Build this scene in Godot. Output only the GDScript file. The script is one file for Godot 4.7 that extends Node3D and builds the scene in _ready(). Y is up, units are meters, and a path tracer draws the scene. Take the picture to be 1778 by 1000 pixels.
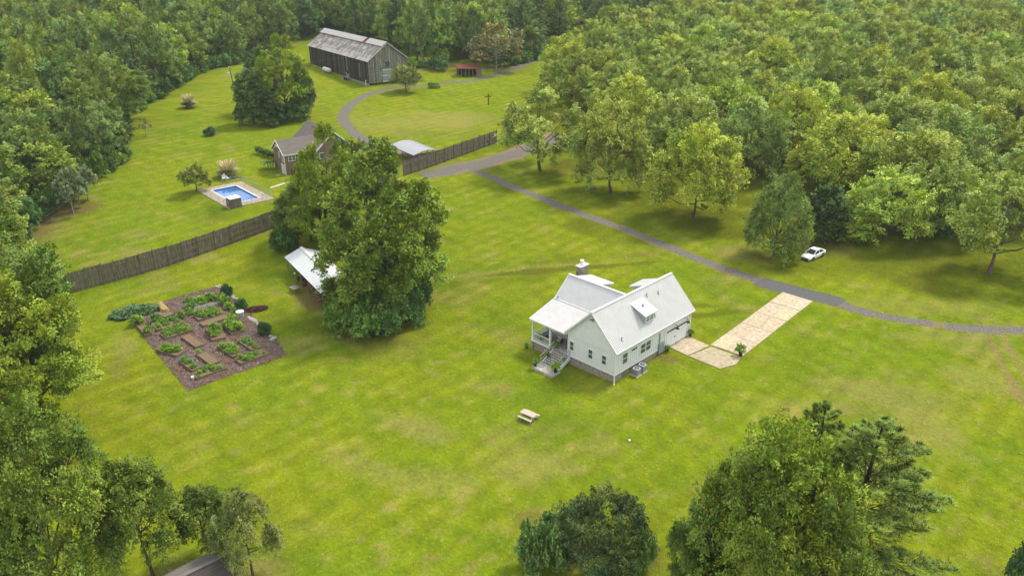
extends Node3D

# ---------------------------------------------------------------- camera numbers
const FOCAL := 1383.0
const PITCH := 0.42412
const EYE := 50.0

var rng := RandomNumberGenerator.new()
var noise_a := FastNoiseLite.new()
var noise_b := FastNoiseLite.new()
var noise_c := FastNoiseLite.new()
var taken := {}
var M := {}
var pool_centre := Vector3.ZERO
var pool_x := Vector3.RIGHT
var pool_z := Vector3.BACK
var pool_half := Vector2(1, 1)
var deck_height := 3.0
var patches := []

# ---------------------------------------------------------------- everything
func _ready() -> void:
	var cam := Camera3D.new()
	cam.name = "camera"
	add_child(cam)
	cam.position = Vector3(0, EYE, 0)
	cam.rotation = Vector3(-PITCH, 0, 0)
	cam.fov = rad_to_deg(2.0 * atan(500.0 / FOCAL))
	cam.near = 0.5
	cam.far = 4000.0
	cam.current = true

	var env := Environment.new()
	env.background_mode = Environment.BG_SKY
	var sky := Sky.new()
	var sm := ProceduralSkyMaterial.new()
	sm.sky_top_color = Color(0.85, 0.87, 0.89)
	sm.sky_horizon_color = Color(0.90, 0.91, 0.90)
	sm.sky_curve = 0.12
	sm.ground_bottom_color = Color(0.35, 0.38, 0.25)
	sm.ground_horizon_color = Color(0.75, 0.77, 0.72)
	sm.sun_angle_max = 1.0
	sm.energy_multiplier = 1.0
	sky.sky_material = sm
	env.sky = sky
	env.ambient_light_source = Environment.AMBIENT_SOURCE_SKY
	env.tonemap_mode = Environment.TONE_MAPPER_LINEAR
	env.tonemap_exposure = 2.0
	env.sdfgi_enabled = true
	env.ssao_enabled = true
	env.ssil_enabled = true
	env.fog_enabled = true
	env.fog_density = 0.00011
	env.fog_light_color = Color(0.80, 0.84, 0.84)
	var we := WorldEnvironment.new()
	we.name = "world_environment"
	we.environment = env
	add_child(we)

	var sun := DirectionalLight3D.new()
	sun.name = "sun"
	add_child(sun)
	sun.look_at_from_position(Vector3(0.62, 1.15, -0.5), Vector3.ZERO)
	sun.light_energy = 0.72
	sun.light_color = Color(1.0, 0.96, 0.89)
	sun.light_angular_distance = 12.0
	sun.shadow_enabled = true

	rng.seed = 20240611
	noise_a.seed = 3
	noise_a.frequency = 0.012
	noise_a.fractal_octaves = 3
	noise_b.seed = 8
	noise_b.frequency = 0.09
	noise_b.fractal_octaves = 4
	noise_c.seed = 21
	noise_c.frequency = 0.045
	noise_c.fractal_octaves = 4

	var t0 := Time.get_ticks_msec()
	materials()
	plan_pool()
	land_patches()
	make_ground()
	make_roads()
	print("land ", Time.get_ticks_msec() - t0)
	species()
	print("species ", Time.get_ticks_msec() - t0)
	make_house()
	make_grass()
	make_shelter()
	make_brick_house()
	make_carport()
	make_barn()
	board_fence("weathered board fence between the pool lawn and the garden lawn, left part", [gp(96, 517), gp(135, 506), gp(300, 459), gp(492, 391)], 3.3, 1)
	board_fence("weathered board fence behind the carport along the lane junction, right part", [gp(700, 306), gp(745, 291), gp(800, 271), gp(862, 248)], 3.1, 2)
	make_pool()
	make_garden()
	make_small_things()
	make_trees()
	make_orchard()
	make_woods()
	print("all ", Time.get_ticks_msec() - t0)

# ---------------------------------------------------------------- mesh builder
class MB:
	var v := PackedVector3Array()
	var n := PackedVector3Array()
	var c := PackedColorArray()
	var ix := PackedInt32Array()
	var col := Color(1, 1, 1)

	func quad(a: Vector3, b: Vector3, cc: Vector3, d: Vector3) -> void:
		# corners run counter-clockwise seen from the front
		var nn := (b - a).cross(cc - a)
		if nn.length_squared() < 1e-12:
			nn = (cc - a).cross(d - a)
		nn = nn.normalized()
		var k := v.size()
		v.append(a); v.append(b); v.append(cc); v.append(d)
		for i in 4:
			n.append(nn); c.append(col)
		ix.append(k); ix.append(k + 2); ix.append(k + 1)
		ix.append(k); ix.append(k + 3); ix.append(k + 2)

	func tri(a: Vector3, b: Vector3, cc: Vector3) -> void:
		var nn := (b - a).cross(cc - a).normalized()
		var k := v.size()
		v.append(a); v.append(b); v.append(cc)
		for i in 3:
			n.append(nn); c.append(col)
		ix.append(k); ix.append(k + 2); ix.append(k + 1)

	func hexa(p: Array) -> void:
		# p: 4 bottom corners counter-clockwise from above, 4 top corners
		quad(p[3], p[2], p[1], p[0])
		quad(p[4], p[5], p[6], p[7])
		for i in 4:
			var j := (i + 1) % 4
			quad(p[i], p[j], p[j + 4], p[i + 4])

	func box(at: Vector3, size: Vector3, bx := Basis.IDENTITY) -> void:
		# at: centre of the underside
		var h := size * 0.5
		var p := []
		for y in [0.0, size.y]:
			for s in [[-1, 1], [1, 1], [1, -1], [-1, -1]]:
				p.append(at + bx * Vector3(s[0] * h.x, y, s[1] * h.z))
		hexa(p)

	func bar(a: Vector3, b: Vector3, w: float, h: float, up := Vector3.UP) -> void:
		var d := (b - a).normalized()
		var s := d.cross(up)
		if s.length() < 0.01:
			s = d.cross(Vector3.RIGHT)
		s = s.normalized()
		var t := s.cross(d).normalized()
		var p := []
		for y in [-0.5, 0.5]:
			p.append(a - s * w * 0.5 + t * h * y)
			p.append(a + s * w * 0.5 + t * h * y)
			p.append(b + s * w * 0.5 + t * h * y)
			p.append(b - s * w * 0.5 + t * h * y)
		hexa(p)

	func slab(a: Vector3, b: Vector3, cc: Vector3, d: Vector3, thick: float) -> void:
		# a plate whose upper face is a b c d (counter-clockwise from above)
		var nn := (b - a).cross(d - a).normalized() * thick
		hexa([a - nn, b - nn, cc - nn, d - nn, a, b, cc, d])

	func poly_prism(pts: Array, push: Vector3) -> void:
		# polygon counter-clockwise seen from the front, pushed backwards along push
		var m := pts.size()
		var pl := PackedVector2Array()
		var nn := Vector3.ZERO
		for i in m:
			nn += (pts[i] - pts[0]).cross(pts[(i + 1) % m] - pts[0])
		nn = nn.normalized()
		var ax: Vector3 = (pts[1] - pts[0]).normalized()
		var ay := nn.cross(ax)
		for q in pts:
			pl.append(Vector2((q - pts[0]).dot(ax), (q - pts[0]).dot(ay)))
		var t := Geometry2D.triangulate_polygon(pl)
		for i in range(0, t.size(), 3):
			var a: Vector3 = pts[t[i]]
			var b: Vector3 = pts[t[i + 1]]
			var d: Vector3 = pts[t[i + 2]]
			if (b - a).cross(d - a).dot(nn) < 0.0:
				var e := b
				b = d
				d = e
			tri(a, b, d)
			tri(a + push, d + push, b + push)
		for i in m:
			var j := (i + 1) % m
			quad(pts[j], pts[i], pts[i] + push, pts[j] + push)

	func tube(a: Vector3, b: Vector3, r0: float, r1: float, seg := 6, cap := false) -> void:
		var d := (b - a).normalized()
		var s := d.cross(Vector3.UP)
		if s.length() < 0.05:
			s = d.cross(Vector3.RIGHT)
		s = s.normalized()
		var t := s.cross(d)
		var k := v.size()
		for i in seg:
			var an := TAU * i / seg
			var o := s * cos(an) + t * sin(an)
			v.append(a + o * r0); n.append(o); c.append(col)
			v.append(b + o * r1); n.append(o); c.append(col)
		for i in seg:
			var j := (i + 1) % seg
			var a0 := k + i * 2
			var b0 := k + j * 2
			ix.append(a0); ix.append(b0); ix.append(a0 + 1)
			ix.append(b0); ix.append(b0 + 1); ix.append(a0 + 1)
		if cap:
			for i in range(1, seg - 1):
				var o := []
				for q in [0, i, i + 1]:
					var an2: float = TAU * q / seg
					o.append(b + (s * cos(an2) + t * sin(an2)) * r1)
				if (o[1] - o[0]).cross(o[2] - o[0]).dot(d) > 0.0:
					tri(o[0], o[1], o[2])
				else:
					tri(o[0], o[2], o[1])

	func lathe(at: Vector3, prof: Array, seg := 10) -> void:
		for i in prof.size() - 1:
			var p0: Vector2 = prof[i]
			var p1: Vector2 = prof[i + 1]
			for k in seg:
				var a := TAU * k / seg
				var b := TAU * (k + 1) / seg
				var A := at + Vector3(cos(a) * p0.x, p0.y, -sin(a) * p0.x)
				var B := at + Vector3(cos(b) * p0.x, p0.y, -sin(b) * p0.x)
				var C2 := at + Vector3(cos(b) * p1.x, p1.y, -sin(b) * p1.x)
				var D := at + Vector3(cos(a) * p1.x, p1.y, -sin(a) * p1.x)
				if p1.x < 0.001:
					tri(A, B, C2)
				elif p0.x < 0.001:
					tri(A, C2, D)
				else:
					quad(A, B, C2, D)

	func rock(at: Vector3, r: Vector3, g: RandomNumberGenerator, rows := 4, seg := 7) -> void:
		var pts := []
		for i in rows + 1:
			var row := []
			var th := PI * i / rows
			for k in seg:
				var ph := TAU * k / seg
				var j := g.randf_range(0.78, 1.12)
				row.append(at + Vector3(sin(th) * cos(ph) * r.x, -cos(th) * r.y, -sin(th) * sin(ph) * r.z) * j)
			pts.append(row)
		for i in rows:
			for k in seg:
				var l := (k + 1) % seg
				if i == 0:
					tri(pts[0][0], pts[1][l], pts[1][k])
				elif i == rows - 1:
					tri(pts[i][k], pts[i][l], pts[rows][0])
				else:
					quad(pts[i][k], pts[i][l], pts[i + 1][l], pts[i + 1][k])

	# one leaf spray: a pointed four-cornered blade; nn tilts it, sh is the normal it is shaded with
	func leaf(at: Vector3, dir: Vector3, nn: Vector3, l: float, w: float, sh: Vector3) -> void:
		var s := dir.cross(nn).normalized() * w * 0.5
		var k := v.size()
		v.append(at - dir * l * 0.5); v.append(at - s + dir * l * 0.06); v.append(at + dir * l * 0.5); v.append(at + s + dir * l * 0.06)
		n.append(sh); n.append(sh); n.append(sh); n.append(sh)
		c.append(col); c.append(col); c.append(col); c.append(col)
		ix.append(k); ix.append(k + 1); ix.append(k + 2)
		ix.append(k); ix.append(k + 2); ix.append(k + 3)

	func needle(a: Vector3, b: Vector3, s: Vector3, sh: Vector3) -> void:
		var k := v.size()
		v.append(a - s); v.append(b); v.append(a + s)
		n.append(sh); n.append(sh); n.append(sh)
		c.append(col); c.append(col); c.append(col)
		if (b - a).cross(s).dot(sh) > 0.0:
			ix.append(k); ix.append(k + 2); ix.append(k + 1)
		else:
			ix.append(k); ix.append(k + 1); ix.append(k + 2)

	func mesh(mat: Material) -> ArrayMesh:
		var arr := []
		arr.resize(Mesh.ARRAY_MAX)
		arr[Mesh.ARRAY_VERTEX] = v
		arr[Mesh.ARRAY_NORMAL] = n
		arr[Mesh.ARRAY_COLOR] = c
		arr[Mesh.ARRAY_INDEX] = ix
		var m := ArrayMesh.new()
		m.add_surface_from_arrays(Mesh.PRIMITIVE_TRIANGLES, arr)
		m.surface_set_material(0, mat)
		return m

# ---------------------------------------------------------------- scene helpers
func numbered(called: String, parent: Node) -> String:
	var key := str(parent.get_instance_id()) + "/" + called
	var k: int = taken.get(key, 0)
	taken[key] = k + 1
	return called if k == 0 else "%s_%03d" % [called, k]

func thing(called: String, label: String, category: String, at := Vector3.ZERO, turn := 0.0, group := "") -> Node3D:
	var o := Node3D.new()
	o.name = numbered(called, self)
	add_child(o, true)
	o.position = at
	o.rotation.y = turn
	o.set_meta("label", label)
	o.set_meta("category", category)
	if group != "":
		o.set_meta("group", group)
	return o

func put(called: String, mesh: Mesh, parent: Node, mat: Material = null, kind := "") -> MeshInstance3D:
	var o := MeshInstance3D.new()
	o.mesh = mesh
	if mat:
		o.material_override = mat
	o.name = numbered(called, parent)
	if kind != "":
		o.set_meta("kind", kind)
	parent.add_child(o, true)
	return o

func part(called: String, mb: MB, mat: Material, parent: Node, kind := "") -> MeshInstance3D:
	return put(called, mb.mesh(mat), parent, null, kind)

func struct(called: String, mb: MB, mat: Material, label := "") -> MeshInstance3D:
	var o := put(called, mb.mesh(mat), self, null, "structure")
	if label != "":
		o.set_meta("label", label)
	return o

func sp(t: float) -> float:
	return log(1.0 + exp(t)) if t < 30.0 else t

func ramp(t: float) -> float:
	t = clampf(t, 0.0, 1.0)
	return t * t * (3.0 - 2.0 * t)

# the lie of the land
func hg(x: float, z: float) -> float:
	var d := -z
	var h := 0.035 * 15.0 * sp((d - 125.0) / 15.0) - 0.035 * 60.0 * sp((d - 520.0) / 60.0)
	h += 0.95 * tanh((x - 12.3) / 20.0) * exp(-pow((d - 90.0) / 45.0, 2.0))
	h += noise_a.get_noise_2d(x * 0.9, z * 0.9) * 0.45 * ramp((Vector2(x - 16.0, z + 88.0).length() - 14.0) / 20.0)
	if d > 300.0:
		h += noise_a.get_noise_2d(x * 0.25 + 50.0, z * 0.25) * 4.0 * ramp((d - 300.0) / 150.0)
	var r := Vector3(x, 0, z) - Vector3(pool_centre.x, 0, pool_centre.z)
	var qx := absf(r.dot(pool_x)) - pool_half.x
	var qz := absf(r.dot(pool_z)) - pool_half.y
	var q := maxf(qx, qz)
	if q < 4.0:
		h = lerpf(deck_height - 0.16, h, ramp((q - 0.2) / 3.8))
		if q < -1.6:
			h -= 1.7
	return h

func ray(px: float, py: float) -> Vector3:
	var dx := (px - 889.0) / FOCAL
	var dy := (py - 500.0) / FOCAL
	return Vector3(dx, -dy * cos(PITCH) - sin(PITCH), dy * sin(PITCH) - cos(PITCH))

# where the line of sight through a point of the photograph meets a level plane, or the land
func level(px: float, py: float, h: float) -> Vector3:
	var d := ray(px, py)
	return Vector3(0, EYE, 0) + d * ((h - EYE) / d.y)

func gp(px: float, py: float) -> Vector3:
	var d := ray(px, py)
	var o := Vector3(0, EYE, 0)
	var t := 30.0
	while t < 1600.0:
		var p := o + d * t
		if p.y < hg(p.x, p.z):
			break
		t += 2.0
	var lo := t - 2.0
	var hi := t
	for i in 16:
		var m := (lo + hi) * 0.5
		var p := o + d * m
		if p.y < hg(p.x, p.z):
			hi = m
		else:
			lo = m
	var r := o + d * hi
	r.y = hg(r.x, r.z)
	return r

func depth_of(p: Vector3) -> float:
	var q := p - Vector3(0, EYE, 0)
	return q.dot(Vector3(0, -sin(PITCH), -cos(PITCH)))

func row_of(p: Vector3) -> float:
	var q := p - Vector3(0, EYE, 0)
	return 500.0 - FOCAL * q.dot(Vector3(0, cos(PITCH), -sin(PITCH))) / depth_of(p)

func column_of(p: Vector3) -> float:
	return 889.0 + FOCAL * p.x / depth_of(p)

func tall(p: Vector3, top: float) -> float:
	var lo := 0.0
	var hi := 60.0
	for i in 24:
		var m := (lo + hi) * 0.5
		if row_of(p + Vector3.UP * m) > top:
			lo = m
		else:
			hi = m
	return lo

func ground(p: Vector3) -> Vector3:
	return Vector3(p.x, hg(p.x, p.z), p.z)

# ---------------------------------------------------------------- materials
func noise_tex(size: int, freq: float, stops: Array, octaves := 4, sd := 1, stretch := 1, kind := FastNoiseLite.TYPE_SIMPLEX_SMOOTH) -> ImageTexture:
	var n := FastNoiseLite.new()
	n.seed = sd
	n.noise_type = kind
	n.frequency = freq
	n.fractal_octaves = octaves
	n.fractal_gain = 0.6
	var im := n.get_seamless_image(size, size / stretch)
	if stretch > 1:
		im.resize(size, size, Image.INTERPOLATE_CUBIC)
	im.convert(Image.FORMAT_L8)
	var data := im.get_data()
	var g := Gradient.new()
	g.offsets = PackedFloat32Array([0.0, 1.0])
	g.colors = PackedColorArray([stops[0], stops[-1]])
	for i in range(1, stops.size() - 1):
		g.add_point(float(i) / (stops.size() - 1), stops[i])
	var lut := PackedByteArray()
	for i in 256:
		var q := g.sample(i / 255.0)
		lut.append(int(q.r * 255)); lut.append(int(q.g * 255)); lut.append(int(q.b * 255))
	var out := PackedByteArray()
	out.resize(data.size() * 3)
	for i in data.size():
		var k := data[i] * 3
		out[i * 3] = lut[k]
		out[i * 3 + 1] = lut[k + 1]
		out[i * 3 + 2] = lut[k + 2]
	return ImageTexture.create_from_image(Image.create_from_data(size, size, false, Image.FORMAT_RGB8, out))

func grey(a: float, b: float) -> Array:
	return [Color(a, a, a), Color((a + b) * 0.5, (a + b) * 0.5, (a + b) * 0.5), Color(b, b, b)]

func lin(r: float, g: float, b: float) -> Color:
	return Color(r, g, b).linear_to_srgb()

func mat(called: String, col: Color, rough := 0.8, tex: Texture2D = null, scale := 1.0, spec := 0.4) -> StandardMaterial3D:
	# col is the real-world base colour, linear
	var m := StandardMaterial3D.new()
	m.albedo_color = col.linear_to_srgb()
	m.roughness = rough
	m.metallic_specular = spec
	m.vertex_color_use_as_albedo = true
	if tex:
		m.albedo_texture = tex
		m.uv1_triplanar = true
		m.uv1_world_triplanar = true
		m.uv1_scale = Vector3.ONE * scale
	M[called] = m
	return m

func leaf_mat(called: String, tint: Color, back := 0.46) -> StandardMaterial3D:
	var m := mat(called, Color(tint.r * 1.09, tint.g * 1.13, tint.b * 1.06), 0.55, null, 1.0, 0.22)
	m.cull_mode = BaseMaterial3D.CULL_DISABLED
	m.backlight_enabled = true
	m.backlight = Color(back * 0.95, back, back * 0.4)
	return m

func materials() -> void:
	var fine := noise_tex(512, 0.03, grey(0.72, 1.0), 5, 3)
	var blotch := noise_tex(512, 0.012, grey(0.62, 1.0), 5, 4)
	var grain := noise_tex(512, 0.02, grey(0.55, 1.0), 4, 5, 8)
	var gt := noise_tex(1024, 0.035, [Color(0.80, 0.82, 0.76), Color(0.90, 0.91, 0.87), Color(0.96, 0.96, 0.93), Color(1.0, 1.0, 0.98)], 7, 7, 2)
	var gm := mat("ground", Color(1, 1, 1), 0.95, gt, 0.055, 0.04)
	gm.uv1_world_triplanar = false
	gm.detail_enabled = true
	gm.detail_albedo = noise_tex(1024, 0.05, [Color(0.76, 0.78, 0.72), Color(0.92, 0.93, 0.88), Color(1, 1, 1)], 6, 9)
	gm.detail_blend_mode = BaseMaterial3D.BLEND_MODE_MUL
	gm.detail_uv_layer = BaseMaterial3D.DETAIL_UV_2
	gm.uv2_triplanar = true
	gm.uv2_world_triplanar = false
	gm.uv2_scale = Vector3.ONE * 0.19
	mat("asphalt", Color(0.205, 0.197, 0.18), 0.9, noise_tex(512, 0.02, [Color(0.55, 0.53, 0.52), Color(0.8, 0.79, 0.78), Color(1, 0.97, 0.92)], 6, 11), 0.25, 0.2)
	mat("new_asphalt", Color(0.13, 0.128, 0.13), 0.9, fine, 0.6, 0.2)
	mat("gravel", Color(0.29, 0.25, 0.205), 0.95, noise_tex(512, 0.03, [Color(0.5, 0.46, 0.42), Color(0.85, 0.8, 0.74), Color(1, 1, 0.98)], 6, 12), 0.3, 0.1)
	mat("concrete", Color(0.52, 0.47, 0.385), 0.9, noise_tex(1024, 0.008, [Color(0.72, 0.66, 0.58), Color(0.88, 0.85, 0.8), Color(0.96, 0.94, 0.91), Color(1, 1, 1)], 7, 13), 0.16, 0.2)
	mat("pale_concrete", Color(0.6, 0.55, 0.48), 0.9, blotch, 0.3, 0.2)
	mat("siding", Color(0.70, 0.715, 0.70), 0.6, noise_tex(256, 0.02, grey(0.94, 1.0), 3, 14), 0.3)
	mat("grey_siding", Color(0.33, 0.35, 0.36), 0.7)
	mat("trim", Color(0.68, 0.69, 0.68), 0.5)
	mat("roof", Color(0.56, 0.56, 0.56), 0.38, noise_tex(256, 0.015, grey(0.9, 1.0), 4, 15), 0.2, 0.5)
	mat("roof_grey", Color(0.33, 0.335, 0.36), 0.5, null, 1.0, 0.4)
	mat("picnic_wood", Color(0.40, 0.35, 0.30), 0.85)
	mat("pale_shingle", Color(0.15, 0.138, 0.126), 0.95)
	mat("rib", Color(0.40, 0.40, 0.41), 0.4, null, 1.0, 0.5)
	mat("block", Color(0.42, 0.36, 0.295), 0.95, blotch, 0.5, 0.2)
	mat("mortar", Color(0.27, 0.23, 0.2), 0.95)
	mat("car_glass", Color(0.015, 0.017, 0.02), 0.12, null, 1.0, 0.35)
	mat("glass", Color(0.07, 0.09, 0.08), 0.06, null, 1.0, 0.8)
	mat("black", Color(0.02, 0.02, 0.022), 0.5)
	mat("dark_metal", Color(0.09, 0.095, 0.1), 0.4)
	mat("grey_metal", Color(0.33, 0.35, 0.37), 0.45, fine, 1.0, 0.5)
	mat("white_metal", Color(0.62, 0.63, 0.63), 0.35, null, 1.0, 0.5)
	mat("shed_roof", Color(0.66, 0.68, 0.70), 0.35, noise_tex(256, 0.02, grey(0.86, 1.0), 4, 16), 0.2, 0.5)
	mat("stone", Color(0.42, 0.38, 0.34), 0.9, blotch, 0.8, 0.2)
	mat("deck_board", Color(0.58, 0.54, 0.50), 0.8, grain, 0.5, 0.2)
	mat("fence_wood", Color(0.285, 0.25, 0.2), 0.9, grain, 0.4, 0.15)
	mat("fence_rail", Color(0.33, 0.27, 0.195), 0.9, grain, 0.4, 0.15)
	mat("wood", Color(0.37, 0.285, 0.19), 0.85, grain, 0.7, 0.2)
	mat("old_wood", Color(0.32, 0.28, 0.23), 0.9, grain, 0.6, 0.15)
	mat("barn_wood", Color(1, 1, 1), 0.95, grain, 0.25, 0.1)
	mat("barn_roof", Color(1, 1, 1), 0.6, noise_tex(512, 0.02, grey(0.66, 1.0), 5, 17), 0.15, 0.3)
	mat("rust", Color(0.22, 0.085, 0.055), 0.9, blotch, 0.4, 0.1)
	mat("barn_door", Color(0.42, 0.45, 0.47), 0.8, blotch, 0.3, 0.2)
	mat("shingle", Color(0.22, 0.19, 0.175), 0.95, fine, 0.9, 0.1)
	mat("dark_shingle", Color(0.115, 0.10, 0.092), 0.95, noise_tex(512, 0.05, grey(0.6, 1.0), 5, 18), 0.5, 0.1)
	mat("brick", Color(0.29, 0.20, 0.145), 0.95, fine, 1.2, 0.15)
	mat("mulch", Color(1, 1, 1), 0.98, noise_tex(1024, 0.05, [Color(0.40, 0.36, 0.36), Color(0.7, 0.65, 0.64), Color(1, 0.96, 0.95)], 6, 19), 0.22, 0.1)
	mat("soil", Color(0.25, 0.18, 0.12), 0.98, blotch, 0.9, 0.1)
	mat("straw", Color(0.62, 0.44, 0.2), 0.95, grain, 0.8, 0.1)
	mat("terracotta", Color(0.3, 0.12, 0.06), 0.8)
	mat("blue_glaze", Color(0.05, 0.05, 0.16), 0.2, null, 1.0, 0.6)
	mat("green_plastic", Color(0.33, 0.40, 0.37), 0.5)
	mat("cream_cloth", Color(0.42, 0.37, 0.30), 0.95)
	mat("blue_cloth", Color(0.16, 0.22, 0.36), 0.95)
	mat("bark", Color(0.20, 0.165, 0.13), 0.95, grain, 0.6, 0.1)
	mat("dark_bark", Color(0.07, 0.055, 0.045), 0.95, grain, 0.6, 0.1)
	mat("pale_bark", Color(0.42, 0.38, 0.32), 0.95, grain, 0.6, 0.1)
	mat("liner", Color(0.035, 0.20, 0.56), 0.6)
	var w := mat("water", Color(0.05, 0.24, 0.62), 0.04, null, 1.0, 0.6)
	w.transparency = BaseMaterial3D.TRANSPARENCY_ALPHA
	w.albedo_color.a = 0.28
	mat("coping", Color(0.54, 0.53, 0.5), 0.8)
	mat("pool_deck", Color(0.5, 0.42, 0.34), 0.95, blotch, 0.25, 0.15)
	mat("galvanised_pale", Color(0.55, 0.57, 0.58), 0.5)
	mat("galvanised", Color(0.30, 0.32, 0.31), 0.5)
	var cp := mat("car_paint", Color(0.74, 0.75, 0.76), 0.25, null, 1.0, 0.5)
	cp.clearcoat_enabled = true
	cp.clearcoat = 0.8
	mat("tyre", Color(0.02, 0.02, 0.02), 0.9)
	mat("red_lamp", Color(0.35, 0.02, 0.02), 0.2)
	mat("lamp_glass", Color(0.6, 0.62, 0.65), 0.1, null, 1.0, 0.8)
	mat("log", Color(0.34, 0.22, 0.12), 0.95, grain, 0.8, 0.1)
	mat("log_end", Color(0.56, 0.39, 0.2), 0.95, fine, 1.2, 0.1)
	mat("plume", Color(0.62, 0.53, 0.33), 0.9)
	mat("pale_rock", Color(0.5, 0.47, 0.42), 0.9, blotch, 0.8, 0.1)
	leaf_mat("leaf", Color(1, 1, 1))
	leaf_mat("leaf_yellow", Color(1.3, 1.22, 0.8))
	leaf_mat("leaf_dark", Color(0.72, 0.78, 0.85))
	leaf_mat("leaf_grey", Color(0.95, 1.03, 1.25))
	leaf_mat("leaf_warm", Color(1.1, 1.03, 0.95))
	leaf_mat("leaf_bright", Color(1.22, 1.28, 1.0))
	leaf_mat("leaf_olive", Color(1.06, 1.0, 0.8))
	leaf_mat("leaf_blue", Color(0.82, 0.95, 1.15))
	leaf_mat("grass", Color(0.86, 0.90, 0.94), 0.4).metallic_specular = 0.04
	leaf_mat("needle", Color(1, 1, 1), 0.3)
	leaf_mat("needle_dark", Color(0.75, 0.82, 0.9), 0.3)

# ---------------------------------------------------------------- trees
func rdir(g: RandomNumberGenerator) -> Vector3:
	var y := g.randf_range(-1.0, 1.0)
	var a := g.randf() * TAU
	var r := sqrt(1.0 - y * y)
	return Vector3(r * cos(a), y, r * sin(a))

func shade(c: Color, g: RandomNumberGenerator, a: float, hue := 0.1) -> Color:
	var k := exp(g.randf_range(-a, a))
	var h := g.randf_range(-hue, hue)
	return Color(c.r * k * (1.0 + h), c.g * k, c.b * k * (1.0 - h))

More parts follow.
